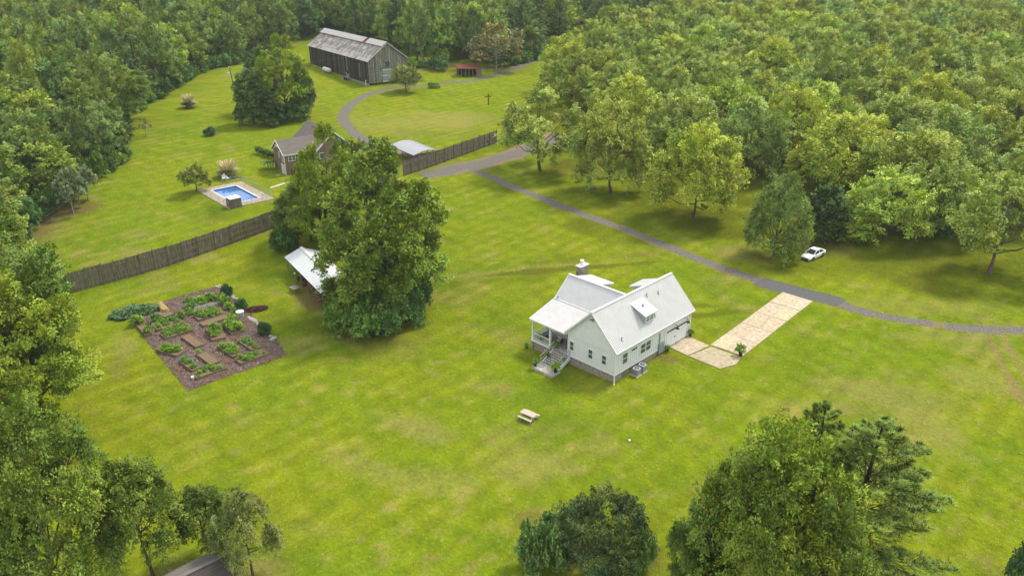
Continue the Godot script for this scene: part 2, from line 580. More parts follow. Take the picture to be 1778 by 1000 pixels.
# s: height, radius, base (height where the crown starts), lobes, clumps (per lobe), leaves (per clump), size, clump_r, tone, droop, squash, lobe, bark
func grow(sd: int, s: Dictionary) -> Dictionary:
	var g := RandomNumberGenerator.new()
	g.seed = sd
	var H: float = s.height
	var R: float = s.radius
	var hb: float = s.base
	var trunk := MB.new()
	var crown := MB.new()
	var lean := Vector3(g.randf_range(-0.05, 0.05), 0, g.randf_range(-0.05, 0.05)) * H
	var fork := Vector3(0, maxf(hb * 0.85, 0.3), 0) + lean * 0.4
	var tr: float = s.get("trunk", H * 0.022)
	trunk.tube(Vector3(0, -0.6, 0), Vector3(0, 0.5, 0), tr * 1.7, tr * 1.15, 8)
	trunk.tube(Vector3(0, 0.5, 0), fork, tr * 1.15, tr * 0.85, 8)
	var top := Vector3(0, H * 0.86, 0) + lean
	trunk.tube(fork, fork.lerp(top, 0.5), tr * 0.8, tr * 0.45, 6)
	trunk.tube(fork.lerp(top, 0.5), top, tr * 0.45, tr * 0.08, 5)
	var L: int = s.lobes
	var squash: float = s.get("squash", 0.8)
	var lf: float = s.get("lobe", 0.42)
	var size: float = s.size
	var tone: Color = s.tone
	var droop: float = s.get("droop", 0.0)
	var ch := H - hb
	for i in L:
		var t := (i + 0.5) / L
		# height share of the crown; lower lobes reach out further
		var hy: float
		var rr: float
		var lr := R * lf * g.randf_range(0.72, 1.2)
		if i >= L - int(s.get("tops", 2)):
			hy = H - lr * squash * g.randf_range(0.95, 1.2)
			rr = R * g.randf_range(0.0, 0.28) * s.get("tops", 2) * 0.5
		else:
			hy = hb + ch * (0.14 + 0.62 * pow(t, 0.9)) + g.randf_range(-0.06, 0.06) * ch
			var prof := sqrt(maxf(0.05, 1.0 - pow((hy - hb - ch * 0.32) / (ch * 0.72), 2.0)))
			rr = (R * prof - lr * 0.85) * g.randf_range(0.8, 1.12)
		var an := i * 2.39996 + g.randf_range(-0.35, 0.35)
		var lc := Vector3(cos(an) * rr, hy, sin(an) * rr) + lean * (hy / H)
		var ax := Vector3(0, clampf(hb + (hy - hb) * 0.35, hb * 0.8, H), 0) + lean * 0.5
		var mid := ax.lerp(lc, 0.5) + Vector3(0, -0.08 * R, 0) + rdir(g) * R * 0.05
		trunk.tube(ax, mid, tr * 0.42, tr * 0.26, 5)
		trunk.tube(mid, lc, tr * 0.26, tr * 0.1, 4)
		var lt := shade(tone, g, s.get("lobe_var", 0.16), 0.07)
		var nc: int = s.clumps
		for j in nc:
			var d := rdir(g)
			if d.y < -0.25:
				d.y = -d.y * (1.0 if g.randf() < 0.7 else -0.4)
			var out := Vector3(lc.x, 0, lc.z).normalized() if rr > 0.2 * R else Vector3.UP
			if d.dot(out) < -0.35 and g.randf() < 0.75:
				d = d - out * d.dot(out) * 1.8
			d = d.normalized()
			var cp := lc + Vector3(d.x, d.y * squash, d.z) * lr * g.randf_range(0.5, 1.12)
			cp.y -= droop * lr * (1.0 - maxf(d.y, 0.0)) * g.randf_range(0.3, 1.0)
			cp.y = maxf(cp.y, s.get("floor", 0.25))
			var cr: float = s.clump_r * g.randf_range(0.6, 1.35)
			if j % 3 == 0:
				trunk.tube(lc, cp, tr * 0.08, tr * 0.03, 3)
			var ct := shade(lt, g, s.get("clump_var", 0.26), 0.08)
			# a spray: leaves laid out along a twig in a tilted fan
			var ax2 := (d * 0.8 + Vector3(0, 0.25 - droop * 0.8, 0) + rdir(g) * 0.6).normalized()
			var pn := (Vector3(0, 0.9, 0) + d * 0.6 + rdir(g) * 0.4).normalized()
			pn = (pn - ax2 * pn.dot(ax2)).normalized()
			var sv := ax2.cross(pn)
			var m: int = int(s.leaves * g.randf_range(0.7, 1.25))
			for k in m:
				var q := g.randf()
				var lat := g.randf_range(-1.0, 1.0)
				lat *= absf(lat) * 0.35 + 0.65
				var at := cp + ax2 * (q - 0.4) * cr * 2.0 + sv * lat * cr * (1.05 - 0.6 * q) + pn * g.randf_range(-0.3, 0.3) * cr - Vector3(0, lat * lat * 0.25 + q * q * droop * 0.8, 0) * cr
				var nn := (pn + rdir(g) * 0.62).normalized()
				var dr := (ax2 * 0.7 + sv * signf(lat) * 0.8 + rdir(g) * 0.7 - Vector3(0, 0.15 + droop, 0)).normalized()
				dr = (dr - nn * dr.dot(nn)).normalized()
				crown.col = shade(ct, g, 0.34, 0.08)
				var l := size * g.randf_range(0.65, 1.4)
				crown.leaf(at, dr, nn, l, l * s.get("wide", 0.55), (nn * 0.85 + d * 0.3).normalized())
	var box := AABB(crown.v[0], Vector3.ZERO)
	for q in crown.v:
		box = box.expand(q)
	return {trunk = trunk.mesh(M[s.get("bark", "bark")]), crown = crown.mesh(M.leaf), high = box.end.y, wide = (box.size.x + box.size.z) * 0.5, tris = (crown.ix.size() + trunk.ix.size()) / 3}

# s: height, radius, base, whorls, arms, tufts, needles, length, tone
func grow_pine(sd: int, s: Dictionary) -> Dictionary:
	var g := RandomNumberGenerator.new()
	g.seed = sd
	var H: float = s.height
	var R: float = s.radius
	var hb: float = s.base
	var trunk := MB.new()
	var crown := MB.new()
	var tr := H * 0.014
	var p0 := Vector3(0, -0.5, 0)
	var bend := Vector3(g.randf_range(-0.4, 0.4), 0, g.randf_range(-0.4, 0.4))
	for i in 6:
		var t := (i + 1) / 6.0
		var p1 := Vector3(0, H * t, 0) + bend * sin(t * PI)
		trunk.tube(p0, p1, tr * (1.15 - t * 0.95 + 0.16), tr * (1.15 - t) , 7)
		p0 = p1
	var W: int = s.whorls
	var tone: Color = s.tone
	var ln: float = s.length
	for i in W:
		var t := (i + g.randf_range(-0.3, 0.3)) / (W - 1.0)
		t = clampf(t, 0.0, 1.0)
		var y := lerpf(hb, H * 0.985, t)
		var reach := R * (pow(1.0 - t, 0.62) * (0.62 + 0.38 * ramp(t * 4.0)) + 0.06)
		var arms: int = s.arms
		for j in arms:
			if g.randf() < s.get("gap", 0.12):
				continue
			var a := TAU * (j + 0.5 * i) / arms + g.randf_range(-0.35, 0.35)
			var le := reach * g.randf_range(0.65, 1.15)
			var yy := minf(y + g.randf_range(-0.5, 0.5) * H / W, H * 0.985)
			var st := Vector3(0, yy, 0) + bend * sin(yy / H * PI)
			var rise := lerpf(-0.08, 0.75, t) + g.randf_range(-0.12, 0.15)
			var od := Vector3(cos(a), rise, sin(a)).normalized()
			var en := st + od * le + Vector3(0, le * 0.1, 0)
			trunk.tube(st, st.lerp(en, 0.55), tr * 0.28 * (1.1 - t), tr * 0.15 * (1.1 - t), 4)
			trunk.tube(st.lerp(en, 0.55), en, tr * 0.15 * (1.1 - t) + 0.01, 0.012, 3)
			var bt := shade(tone, g, 0.2, 0.1)
			var nt: int = maxi(2, int(s.tufts * (0.35 + le / R)))
			for k in nt:
				var q := sqrt(g.randf_range(0.1, 1.0))
				var side := od.cross(Vector3.UP).normalized() * g.randf_range(-0.38, 0.38) * le * (1.15 - q)
				var at := st.lerp(en, q) + side + Vector3(0, g.randf_range(-0.05, 0.12) * le * 0.4, 0)
				if k % 2 == 0:
					trunk.tube(st.lerp(en, q * 0.75), at, 0.022, 0.012, 3)
				var tt := shade(bt, g, 0.16, 0.08)
				var nd: int = s.needles
				for m in nd:
					var e := (rdir(g) * 1.0 + od * 0.55 + Vector3(0, 0.65, 0)).normalized()
					var tip := at + e * ln * g.randf_range(0.7, 1.15)
					var sd2: Vector3 = e.cross(rdir(g)).normalized() * ln * s.get("thick", 0.085)
					crown.col = shade(tt, g, 0.25, 0.1)
					crown.needle(at + e * ln * 0.15, tip, sd2, (e * 0.6 + Vector3(0, 0.5, 0) + od * 0.2).normalized())
	var box := AABB(crown.v[0], Vector3.ZERO)
	for q in crown.v:
		box = box.expand(q)
	return {trunk = trunk.mesh(M[s.get("bark", "dark_bark")]), crown = crown.mesh(M.needle), high = box.end.y, wide = (box.size.x + box.size.z) * 0.5, tris = (crown.ix.size() + trunk.ix.size()) / 3}

# upright blades (grasses, leafy crops): one mesh standing on y = 0
func tuft_mesh(sd: int, r: float, h: float, blades: int, width: float, tone: Color, spread := 0.5) -> ArrayMesh:
	var g := RandomNumberGenerator.new()
	g.seed = sd
	var b := MB.new()
	for i in blades:
		var a := g.randf() * TAU
		var q := sqrt(g.randf()) * r
		var p := Vector3(cos(a) * q, 0, sin(a) * q)
		var o := Vector3(cos(a), 0, sin(a)) * (q / maxf(r, 0.01)) * spread + rdir(g) * 0.25
		o.y = 1.0
		o = o.normalized()
		var l := h * g.randf_range(0.6, 1.1)
		b.col = shade(tone, g, 0.3, 0.12)
		var s := o.cross(rdir(g)).normalized() * width
		var md := p + o * l * 0.6
		var tip := md + (o + Vector3(o.x, -0.5, o.z) * 0.8).normalized() * l * 0.45
		var sh := (rdir(g) * 0.6 + Vector3.UP + Vector3(cos(a), 0, sin(a)) * 0.4).normalized()
		b.needle(p, md, s, sh)
		b.needle(md - o * l * 0.25, tip, s, sh)
	return b.mesh(M.leaf)

var kinds := {}
var tri_sum := 0

func species() -> void:
	var pecan := Color(0.246, 0.292, 0.062)
	for i in 6:
		kinds["pecan%d" % i] = grow(100 + i, {height = 18.0, radius = 9.4, base = 1.3 + (i % 3) * 0.6, lobes = 16 + i % 3, clumps = 40, leaves = 60, size = 0.44, clump_r = 1.15, tone = pecan, droop = 0.16, squash = 0.78, lobe = 0.40, trunk = 0.34})
	for i in 2:
		kinds["sparse%d" % i] = grow(140 + i, {height = 18.0, radius = 8.6, base = 2.6, lobes = 14, clumps = 30, leaves = 60, size = 0.42, clump_r = 1.0, tone = pecan * 1.05, droop = 0.2, squash = 0.7, lobe = 0.33, trunk = 0.34})
	var dark := Color(0.133, 0.190, 0.050)
	for i in 5:
		kinds["broad%d" % i] = grow(200 + i, {height = 20.0, radius = 6.6, base = 1.0, lobes = 14, clumps = 30, leaves = 46, size = 0.48, clump_r = 1.05, tone = dark.lerp(Color(0.208, 0.257, 0.052), i / 4.0), droop = 0.1, squash = 0.95, lobe = 0.42})
	for i in 3:
		kinds["far_broad%d" % i] = grow(230 + i, {height = 20.0, radius = 7.0, base = 1.5, lobes = 10, clumps = 22, leaves = 22, size = 0.85, clump_r = 1.5, tone = dark.lerp(Color(0.195, 0.245, 0.052), i / 2.0), squash = 0.9, lobe = 0.46})
	for i in 3:
		kinds["pine%d" % i] = grow_pine(300 + i, {height = 22.0, radius = 4.6, base = 2.2, whorls = 16, arms = 6, tufts = 13, needles = 9, length = 0.7, thick = 0.12, tone = Color(0.111, 0.161, 0.050)})
	# trees close to the camera carry small leaves
	var near := Color(0.150, 0.200, 0.034)
	for i in 3:
		kinds["near%d" % i] = grow(400 + i, {height = 17.0, radius = 7.4, base = 2.2, lobes = 15, clumps = 60, leaves = 84, size = 0.28, clump_r = 0.85, tone = near, droop = 0.12, squash = 0.82, lobe = 0.38, clump_var = 0.24, trunk = 0.3})
	kinds["near_open"] = grow(420, {height = 11.0, radius = 4.6, base = 3.6, lobes = 12, clumps = 42, leaves = 60, size = 0.24, clump_r = 0.62, tone = near * 0.85, droop = 0.25, squash = 0.75, lobe = 0.36, trunk = 0.17})
	kinds["near_willow"] = grow(421, {height = 9.0, radius = 4.4, base = 2.2, lobes = 10, clumps = 40, leaves = 44, size = 0.36, wide = 0.3, clump_r = 0.6, tone = Color(0.163, 0.187, 0.052), droop = 0.75, squash = 0.7, lobe = 0.36, trunk = 0.17})
	kinds["big0"] = grow(430, {height = 24.0, radius = 9.2, base = 2.0, lobes = 28, clumps = 32, leaves = 50, size = 0.44, clump_r = 1.05, tone = Color(0.150, 0.205, 0.028), droop = 0.1, squash = 0.85, lobe = 0.26, clump_var = 0.22, trunk = 0.36})
	kinds["big1"] = grow(431, {height = 22.0, radius = 6.0, base = 1.6, lobes = 16, clumps = 40, leaves = 46, size = 0.46, clump_r = 1.0, tone = Color(0.107, 0.148, 0.032), droop = 0.15, squash = 0.95, lobe = 0.4})
	kinds["near_pine"] = grow_pine(440, {height = 21.0, radius = 6.4, base = 4.0, whorls = 20, arms = 6, tufts = 60, needles = 15, length = 0.40, thick = 0.055, tone = Color(0.155, 0.215, 0.038), gap = 0.14})
	kinds["cedar"] = grow(450, {height = 13.0, radius = 3.6, base = 0.3, lobes = 14, clumps = 28, leaves = 30, size = 0.5, clump_r = 0.85, tone = Color(0.091, 0.135, 0.038), squash = 1.2, lobe = 0.5})
	kinds["privet"] = grow(460, {height = 15.0, radius = 7.0, base = 0.2, lobes = 17, clumps = 44, leaves = 38, size = 0.42, wide = 0.42, clump_r = 0.9, tone = Color(0.150, 0.205, 0.048), droop = 0.25, squash = 1.0, lobe = 0.42, clump_var = 0.16, lobe_var = 0.08})
	for i in 3:
		kinds["shrub%d" % i] = grow(500 + i, {height = 4.0, radius = 2.6, base = 0.15, lobes = 9, clumps = 26, leaves = 30, size = 0.30, clump_r = 0.5, tone = Color(0.104, 0.174, 0.044), squash = 0.95, lobe = 0.46, trunk = 0.06, floor = 0.12})
	kinds["near_shrub"] = grow(520, {tops = 5, height = 4.4, radius = 5.2, base = 0.1, lobes = 18, clumps = 50, leaves = 42, size = 0.24, wide = 0.45, clump_r = 0.52, tone = Color(0.085, 0.116, 0.038), squash = 0.8, lobe = 0.36, lobe_var = 0.08, trunk = 0.12, floor = 0.12})
	kinds["near_bush"] = grow(521, {height = 2.4, radius = 2.2, base = 0.08, lobes = 11, clumps = 30, leaves = 32, size = 0.20, wide = 0.7, clump_r = 0.36, tone = Color(0.111, 0.193, 0.066), squash = 0.9, lobe = 0.4, clump_var = 0.3, trunk = 0.05, floor = 0.06})
	kinds["small"] = grow(530, {height = 6.0, radius = 3.6, base = 1.2, lobes = 11, clumps = 28, leaves = 32, size = 0.34, clump_r = 0.55, tone = Color(0.165, 0.190, 0.058), squash = 0.8, lobe = 0.38, trunk = 0.14})
	kinds["bare"] = grow(531, {height = 6.0, radius = 2.6, base = 2.0, lobes = 9, clumps = 12, leaves = 9, size = 0.34, clump_r = 0.5, tone = Color(0.156, 0.142, 0.087), squash = 0.8, lobe = 0.3, trunk = 0.13, bark = "pale_bark"})
	kinds["mimosa"] = grow(540, {height = 15.0, radius = 9.5, base = 3.0, lobes = 15, clumps = 30, leaves = 16, size = 0.7, clump_r = 1.1, tone = Color(0.215, 0.195, 0.085), squash = 0.42, lobe = 0.34, lobe_var = 0.25, trunk = 0.3, bark = "pale_bark"})
	kinds["pale_tree"] = grow(541, {height = 8.0, radius = 3.2, base = 2.6, lobes = 9, clumps = 24, leaves = 26, size = 0.4, clump_r = 0.6, tone = Color(0.176, 0.206, 0.109), squash = 0.8, lobe = 0.4, trunk = 0.13, bark = "pale_bark"})
	kinds["kale"] = grow(550, {height = 1.0, radius = 0.75, base = 0.05, lobes = 7, clumps = 16, leaves = 14, size = 0.17, wide = 0.7, clump_r = 0.2, tone = Color(0.182, 0.296, 0.058), squash = 0.9, lobe = 0.42, trunk = 0.02, floor = 0.05})
	kinds["round_bush"] = grow(551, {height = 2.0, radius = 1.1, base = 0.05, lobes = 11, clumps = 22, leaves = 22, size = 0.16, clump_r = 0.26, tone = Color(0.052, 0.109, 0.047), squash = 1.0, lobe = 0.5, lobe_var = 0.05, clump_var = 0.12, trunk = 0.04, floor = 0.06})
	for k in kinds:
		tri_sum += kinds[k].tris
	print("tree triangles ", tri_sum)

func plant(kind: String, called: String, label: String, category: String, p: Vector3, high: float, wide: float, turn: float, tint := "", group := "") -> Node3D:
	var k: Dictionary = kinds[kind]
	var o := thing(called, label, category, p, turn, group)
	put("trunk", k.trunk, o)
	put("crown", k.crown, o, M[tint] if tint != "" else null)
	var s: float = wide / k.wide
	o.scale = Vector3(s, high / k.high, s)
	return o

# a tree by the foot of its trunk, the top of its crown and its spread in the photograph
func tree_at(kind: String, called: String, label: String, bx: float, by: float, top: float, wide: float, tint := "", group := "", category := "tree") -> Node3D:
	var p := gp(bx, by)
	return plant(kind, called, label, category, p, tall(p, top), wide * depth_of(p) / FOCAL, fposmod(bx * 1.7 + by, TAU), tint, group)

# ---------------------------------------------------------------- the land
const MOW := 0.75
const GREEN := Color(0.168, 0.234, 0.013)
const YELLOW := Color(0.245, 0.262, 0.016)
const DEEP := Color(0.112, 0.168, 0.012)
const TAN := Color(0.33, 0.265, 0.11)
const DIRT := Color(0.20, 0.13, 0.07)
const MOSS := Color(0.125, 0.138, 0.014)

func patch(px: float, py: float, rx: float, rz: float, turn: float, col: Color, strength: float) -> void:
	var p := gp(px, py)
	patches.append([p.x, p.z, 1.0 / rx, 1.0 / rz, cos(turn), sin(turn), col, strength, maxf(rx, rz) * 1.6])

func ground_colour(x: float, z: float) -> Color:
	var n1 := noise_a.get_noise_2d(x * 2.0, z * 2.0)
	var n2 := noise_b.get_noise_2d(x, z)
	var n3 := noise_c.get_noise_2d(x, z)
	# short streaks along the mowing direction
	var n4 := noise_b.get_noise_2d((x * 0.72 + z * 0.69) * 1.3 + 300.0, (x * 0.69 - z * 0.72) * 4.6)
	var n5 := noise_b.get_noise_2d(x * 4.0 + 700.0, z * 4.0)
	var c := GREEN.lerp(YELLOW, clampf(0.36 + n1 * 0.4 + n2 * 0.36 + n4 * 0.36, 0.0, 1.0))
	c *= 1.0 + n4 * 0.19 + n5 * 0.11
	c = c.lerp(DEEP, clampf(n3 * 0.8 - 0.14 - n1 * 0.3, 0.0, 0.45))
	var worn := clampf((n2 * 0.8 + n3 * 0.6 - n1 * 0.4) * 1.6 - 0.42, 0.0, 0.55)
	c = c.lerp(TAN, worn * 0.48)
	c = c.lerp(Color(0.36, 0.25, 0.12), clampf(n5 * 2.2 - 0.72 + worn * 0.9 - n3 * 0.5, 0.0, 0.42))
	# mowing swaths
	var w1 := sin((x * 0.72 + z * 0.69) * 2.1 + n1 * 1.2) * 0.10 * (0.6 + n2)
	var w2 := sin((x * 0.95 - z * 0.3) * 2.4 + n2 * 1.2) * 0.07 * (0.5 - n2)
	c *= 1.0 + w1 + w2
	for q in patches:
		var dx: float = x - q[0]
		var dz: float = z - q[1]
		if absf(dx) > q[8] or absf(dz) > q[8]:
			continue
		var a: float = (dx * q[4] + dz * q[5]) * q[2]
		var b: float = (-dx * q[5] + dz * q[4]) * q[3]
		var r := sqrt(a * a + b * b) + n2 * 0.55 + n3 * 0.45
		c = c.lerp(q[6], (1.0 - ramp((r - 0.45) / 0.75)) * q[7])
	c.a = 1.0
	return c

func lines(lo: float, hi: float, step: float, far_lo: float, far_hi: float) -> PackedFloat32Array:
	var before := []
	var x := lo
	var s := step
	while x > far_lo:
		s *= 1.16
		x -= s
		before.append(x)
	before.reverse()
	var out := PackedFloat32Array(before)
	x = lo
	while x <= hi:
		out.append(x)
		x += step
	s = step
	while x < far_hi:
		s *= 1.16
		x += s
		out.append(x)
	return out

func make_ground() -> void:
	var xs := lines(-85.0, 96.0, 0.8, -1500.0, 1500.0)
	var zs := lines(-262.0, -52.0, 0.8, -1700.0, 80.0)
	var b := MB.new()
	var nx := xs.size()
	for z in zs:
		for x in xs:
			var h := hg(x, z)
			b.v.append(Vector3(x, h, z).rotated(Vector3.UP, -MOW))
			b.n.append(Vector3(h - hg(x + 0.5, z), 0.5, h - hg(x, z + 0.5)).normalized().rotated(Vector3.UP, -MOW))
			b.c.append(ground_colour(x, z))
	for j in zs.size() - 1:
		for i in nx - 1:
			var k := j * nx + i
			b.ix.append(k); b.ix.append(k + 1); b.ix.append(k + nx)
			b.ix.append(k + 1); b.ix.append(k + nx + 1); b.ix.append(k + nx)
	struct("ground", b, M.ground, "mown yellow-green lawn with tan and brown worn patches").rotation.y = MOW

func smooth_line(pts: Array, step: float) -> PackedVector3Array:
	var cv := Curve3D.new()
	for i in pts.size():
		var a: Vector3 = pts[maxi(i - 1, 0)]
		var b: Vector3 = pts[mini(i + 1, pts.size() - 1)]
		var t := (b - a) / 6.0
		cv.add_point(pts[i], -t, t)
	cv.bake_interval = step
	return cv.get_baked_points()

# a strip that lies on the land; its edges wander by rough metres
func strip(line: PackedVector3Array, half: float, lift: float, rough: float, col: Color, sd: int) -> MB:
	var b := MB.new()
	var across := 4
	for i in line.size():
		var a := line[maxi(i - 1, 0)]
		var c := line[mini(i + 1, line.size() - 1)]
		var t := c - a
		t.y = 0
		var s := Vector3(-t.z, 0, t.x).normalized()
		var wl := half + noise_c.get_noise_2d(i * 2.3 + sd * 31.0, 0.0) * rough
		var wr := half + noise_c.get_noise_2d(i * 2.3 + sd * 31.0, 90.0) * rough
		if i == 0 or i == line.size() - 1:
			wl *= 0.82
			wr *= 0.82
		for k in across + 1:
			var o := lerpf(-wl, wr, k / float(across))
			var p := line[i] + s * o
			p.y = hg(p.x, p.z) + lift
			if k == 0 or k == across:
				p.y -= 0.06
			b.v.append(p)
			b.n.append(Vector3.UP)
			b.c.append(col)
	for i in line.size() - 1:
		for k in across:
			var q := i * (across + 1) + k
			b.ix.append(q); b.ix.append(q + across + 1); b.ix.append(q + 1)
			b.ix.append(q + 1); b.ix.append(q + across + 1); b.ix.append(q + across + 2)
	return b

func px_line(list: Array) -> Array:
	var out := []
	for q in list:
		out.append(gp(q[0], q[1]))
	return out

func root_node(called: String, kind: String, label := "") -> Node3D:
	var o := Node3D.new()
	o.name = numbered(called, self)
	o.set_meta("kind", kind)
	if label != "":
		o.set_meta("label", label)
	add_child(o, true)
	return o

func make_roads() -> void:
	var road := root_node("road", "structure", "narrow cracked asphalt lane between the lawn and the orchard")
	var white := Color(1, 1, 1)
	# the lane, in the broken lengths that grass leaves of it
	var lane := smooth_line(px_line([[812, 291], [838, 301], [868, 315], [930, 340], [985, 362], [1060, 389], [1130, 416], [1200, 445], [1260, 467], [1322, 489]]), 0.9)
	part("road_section", strip(lane, 1.2, 0.045, 0.35, white, 1), M.asphalt, road)
	part("road_edge", strip(lane, 1.9, 0.02, 0.9, Color(0.85, 0.85, 0.8), 2), M.gravel, road)
	var fresh := smooth_line(px_line([[1319, 488], [1345, 496], [1400, 510], [1440, 520], [1462, 527]]), 0.8)
	part("road_section", strip(fresh, 1.85, 0.06, 0.08, white, 3), M.new_asphalt, road)
	for q in [[[1452, 524], [1475, 534], [1488, 537]], [[1488, 537], [1500, 541], [1522, 547]], [[1524, 547], [1536, 550], [1548, 552]], [[1550, 551], [1580, 557], [1620, 562]], [[1642, 566], [1690, 571], [1743, 573]], [[1746, 573], [1775, 573], [1830, 572]]]:
		var sec := smooth_line(px_line(q), 0.6)
		part("road_section", strip(sec, 1.35, 0.045, 0.45, white, int(q[0][0])), M.asphalt, road)
		part("road_edge", strip(sec, 1.75, 0.02, 0.8, Color(0.8, 0.85, 0.75), int(q[0][0]) + 1), M.gravel, road)
	part("road_edge", strip(smooth_line(px_line([[1596, 559], [1632, 564], [1668, 569]]), 0.6), 1.3, 0.03, 0.9, Color(0.9, 0.9, 0.8), 9), M.gravel, road)
	# junction by the fence, and the lane that bends round to the barn
	var jn := smooth_line(px_line([[735, 306], [770, 298], [805, 290], [845, 282], [880, 272], [905, 262], [940, 250], [975, 232]]), 1.0)
	part("road_edge", strip(jn, 4.6, 0.025, 1.6, Color(0.95, 0.9, 0.9), 21), M.gravel, road)
	part("road_section", strip(jn, 2.9, 0.05, 1.4, Color(1.6, 1.6, 1.6), 22), M.asphalt, road)
	var up := smooth_line(px_line([[700, 256], [672, 252], [640, 247], [612, 228], [596, 208], [598, 194], [615, 177], [645, 162], [690, 151], [735, 149], [780, 144], [830, 138], [880, 124], [925, 107], [960, 96], [985, 84], [1000, 74], [1010, 66]]), 1.2)
	part("road_edge", strip(up, 1.9, 0.025, 0.8, Color(0.9, 0.9, 0.8), 31), M.gravel, road)
	part("road_section", strip(up, 1.5, 0.06, 0.35, Color(1.3, 1.22, 1.2), 32), M.asphalt, road)
	var yard := smooth_line(px_line([[745, 280], [730, 272], [700, 262], [660, 254]]), 1.0)
	part("road_section", strip(yard, 3.2, 0.04, 1.0, Color(1.1, 1.05, 1.0), 33), M.gravel, road)
	# concrete drive, slab by slab
	var drive := root_node("concrete_driveway", "structure", "stained pale concrete driveway of large slabs from the lane to the garage")
	var l0 := gp(1360, 508)
	var r0 := gp(1412, 524)
	var l1 := gp(1234, 600)
	var r1 := gp(1290, 619)
	var n := 5
	for i in n:
		var t0 := i / float(n) + 0.0022
		var t1 := (i + 1) / float(n) - 0.0022
		var a := l0.lerp(l1, t0)
		var b := r0.lerp(r1, t0)
		var c := r0.lerp(r1, t1)
		var d := l0.lerp(l1, t1)
		var m0 := a.lerp(b, 0.52)
		var m1 := d.lerp(c, 0.52)
		var off := (b - a).normalized() * rng.randf_range(-0.35, 0.35)
		concrete([d, m1 + off, m0 - off, a], 0.10 + rng.randf_range(-0.02, 0.02), rng.randf_range(0.86, 1.06), drive)
		concrete([c, b, m0 - off + (b - a) * 0.006, m1 + off + (b - a) * 0.006], 0.10 + rng.randf_range(-0.02, 0.02), rng.randf_range(0.8, 1.06), drive)
	var e1 := gp(1236, 603)
	var e2 := gp(1288, 622)
	var e3 := gp(1278, 634)
	var e4 := gp(1250, 641)
	var e5 := gp(1196, 619)
	concrete([e5, e4, e3, e2, e1], 0.10, 0.78, drive)
	concrete([gp(1194, 618), gp(1160, 602), gp(1196, 585), gp(1232, 601)], 0.09, 0.92, drive)

func concrete(pts: Array, lift: float, tone: float, parent: Node) -> void:
	var b := MB.new()
	b.col = Color(tone, tone * rng.randf_range(0.95, 1.0), tone * rng.randf_range(0.9, 1.0))
	var up := []
	var nn := Vector3.ZERO
	for p in pts:
		up.append(ground(p) + Vector3.UP * lift)
	for i in up.size():
		nn += (up[i] - up[0]).cross(up[(i + 1) % up.size()] - up[0])
	if nn.y < 0:
		up.reverse()
	b.poly_prism(up, Vector3(0, -0.35, 0))
	part("concrete_slab", b, M.concrete, parent)

# ---------------------------------------------------------------- woods and orchard
func inside(p: Vector2, poly: PackedVector2Array) -> bool:
	return Geometry2D.is_point_in_polygon(p, poly)

func px_poly(list: Array) -> PackedVector2Array:
	var out := PackedVector2Array()
	for q in list:
		var p := gp(q[0], q[1])
		out.append(Vector2(p.x, p.z))
	return out

func in_view(p: Vector3, high: float, wide: float) -> bool:
	if depth_of(p) < 20.0:
		return false
	var m := wide * FOCAL / depth_of(p)
	var x := column_of(p)
	return x > -m and x < 1778.0 + m and row_of(p + Vector3.UP * high) < 1000.0 and row_of(p) > -110.0

var labels_used := {}

func pick(p: Vector3) -> int:
	return int(absf(p.x * 13.7 + p.z * 7.3))

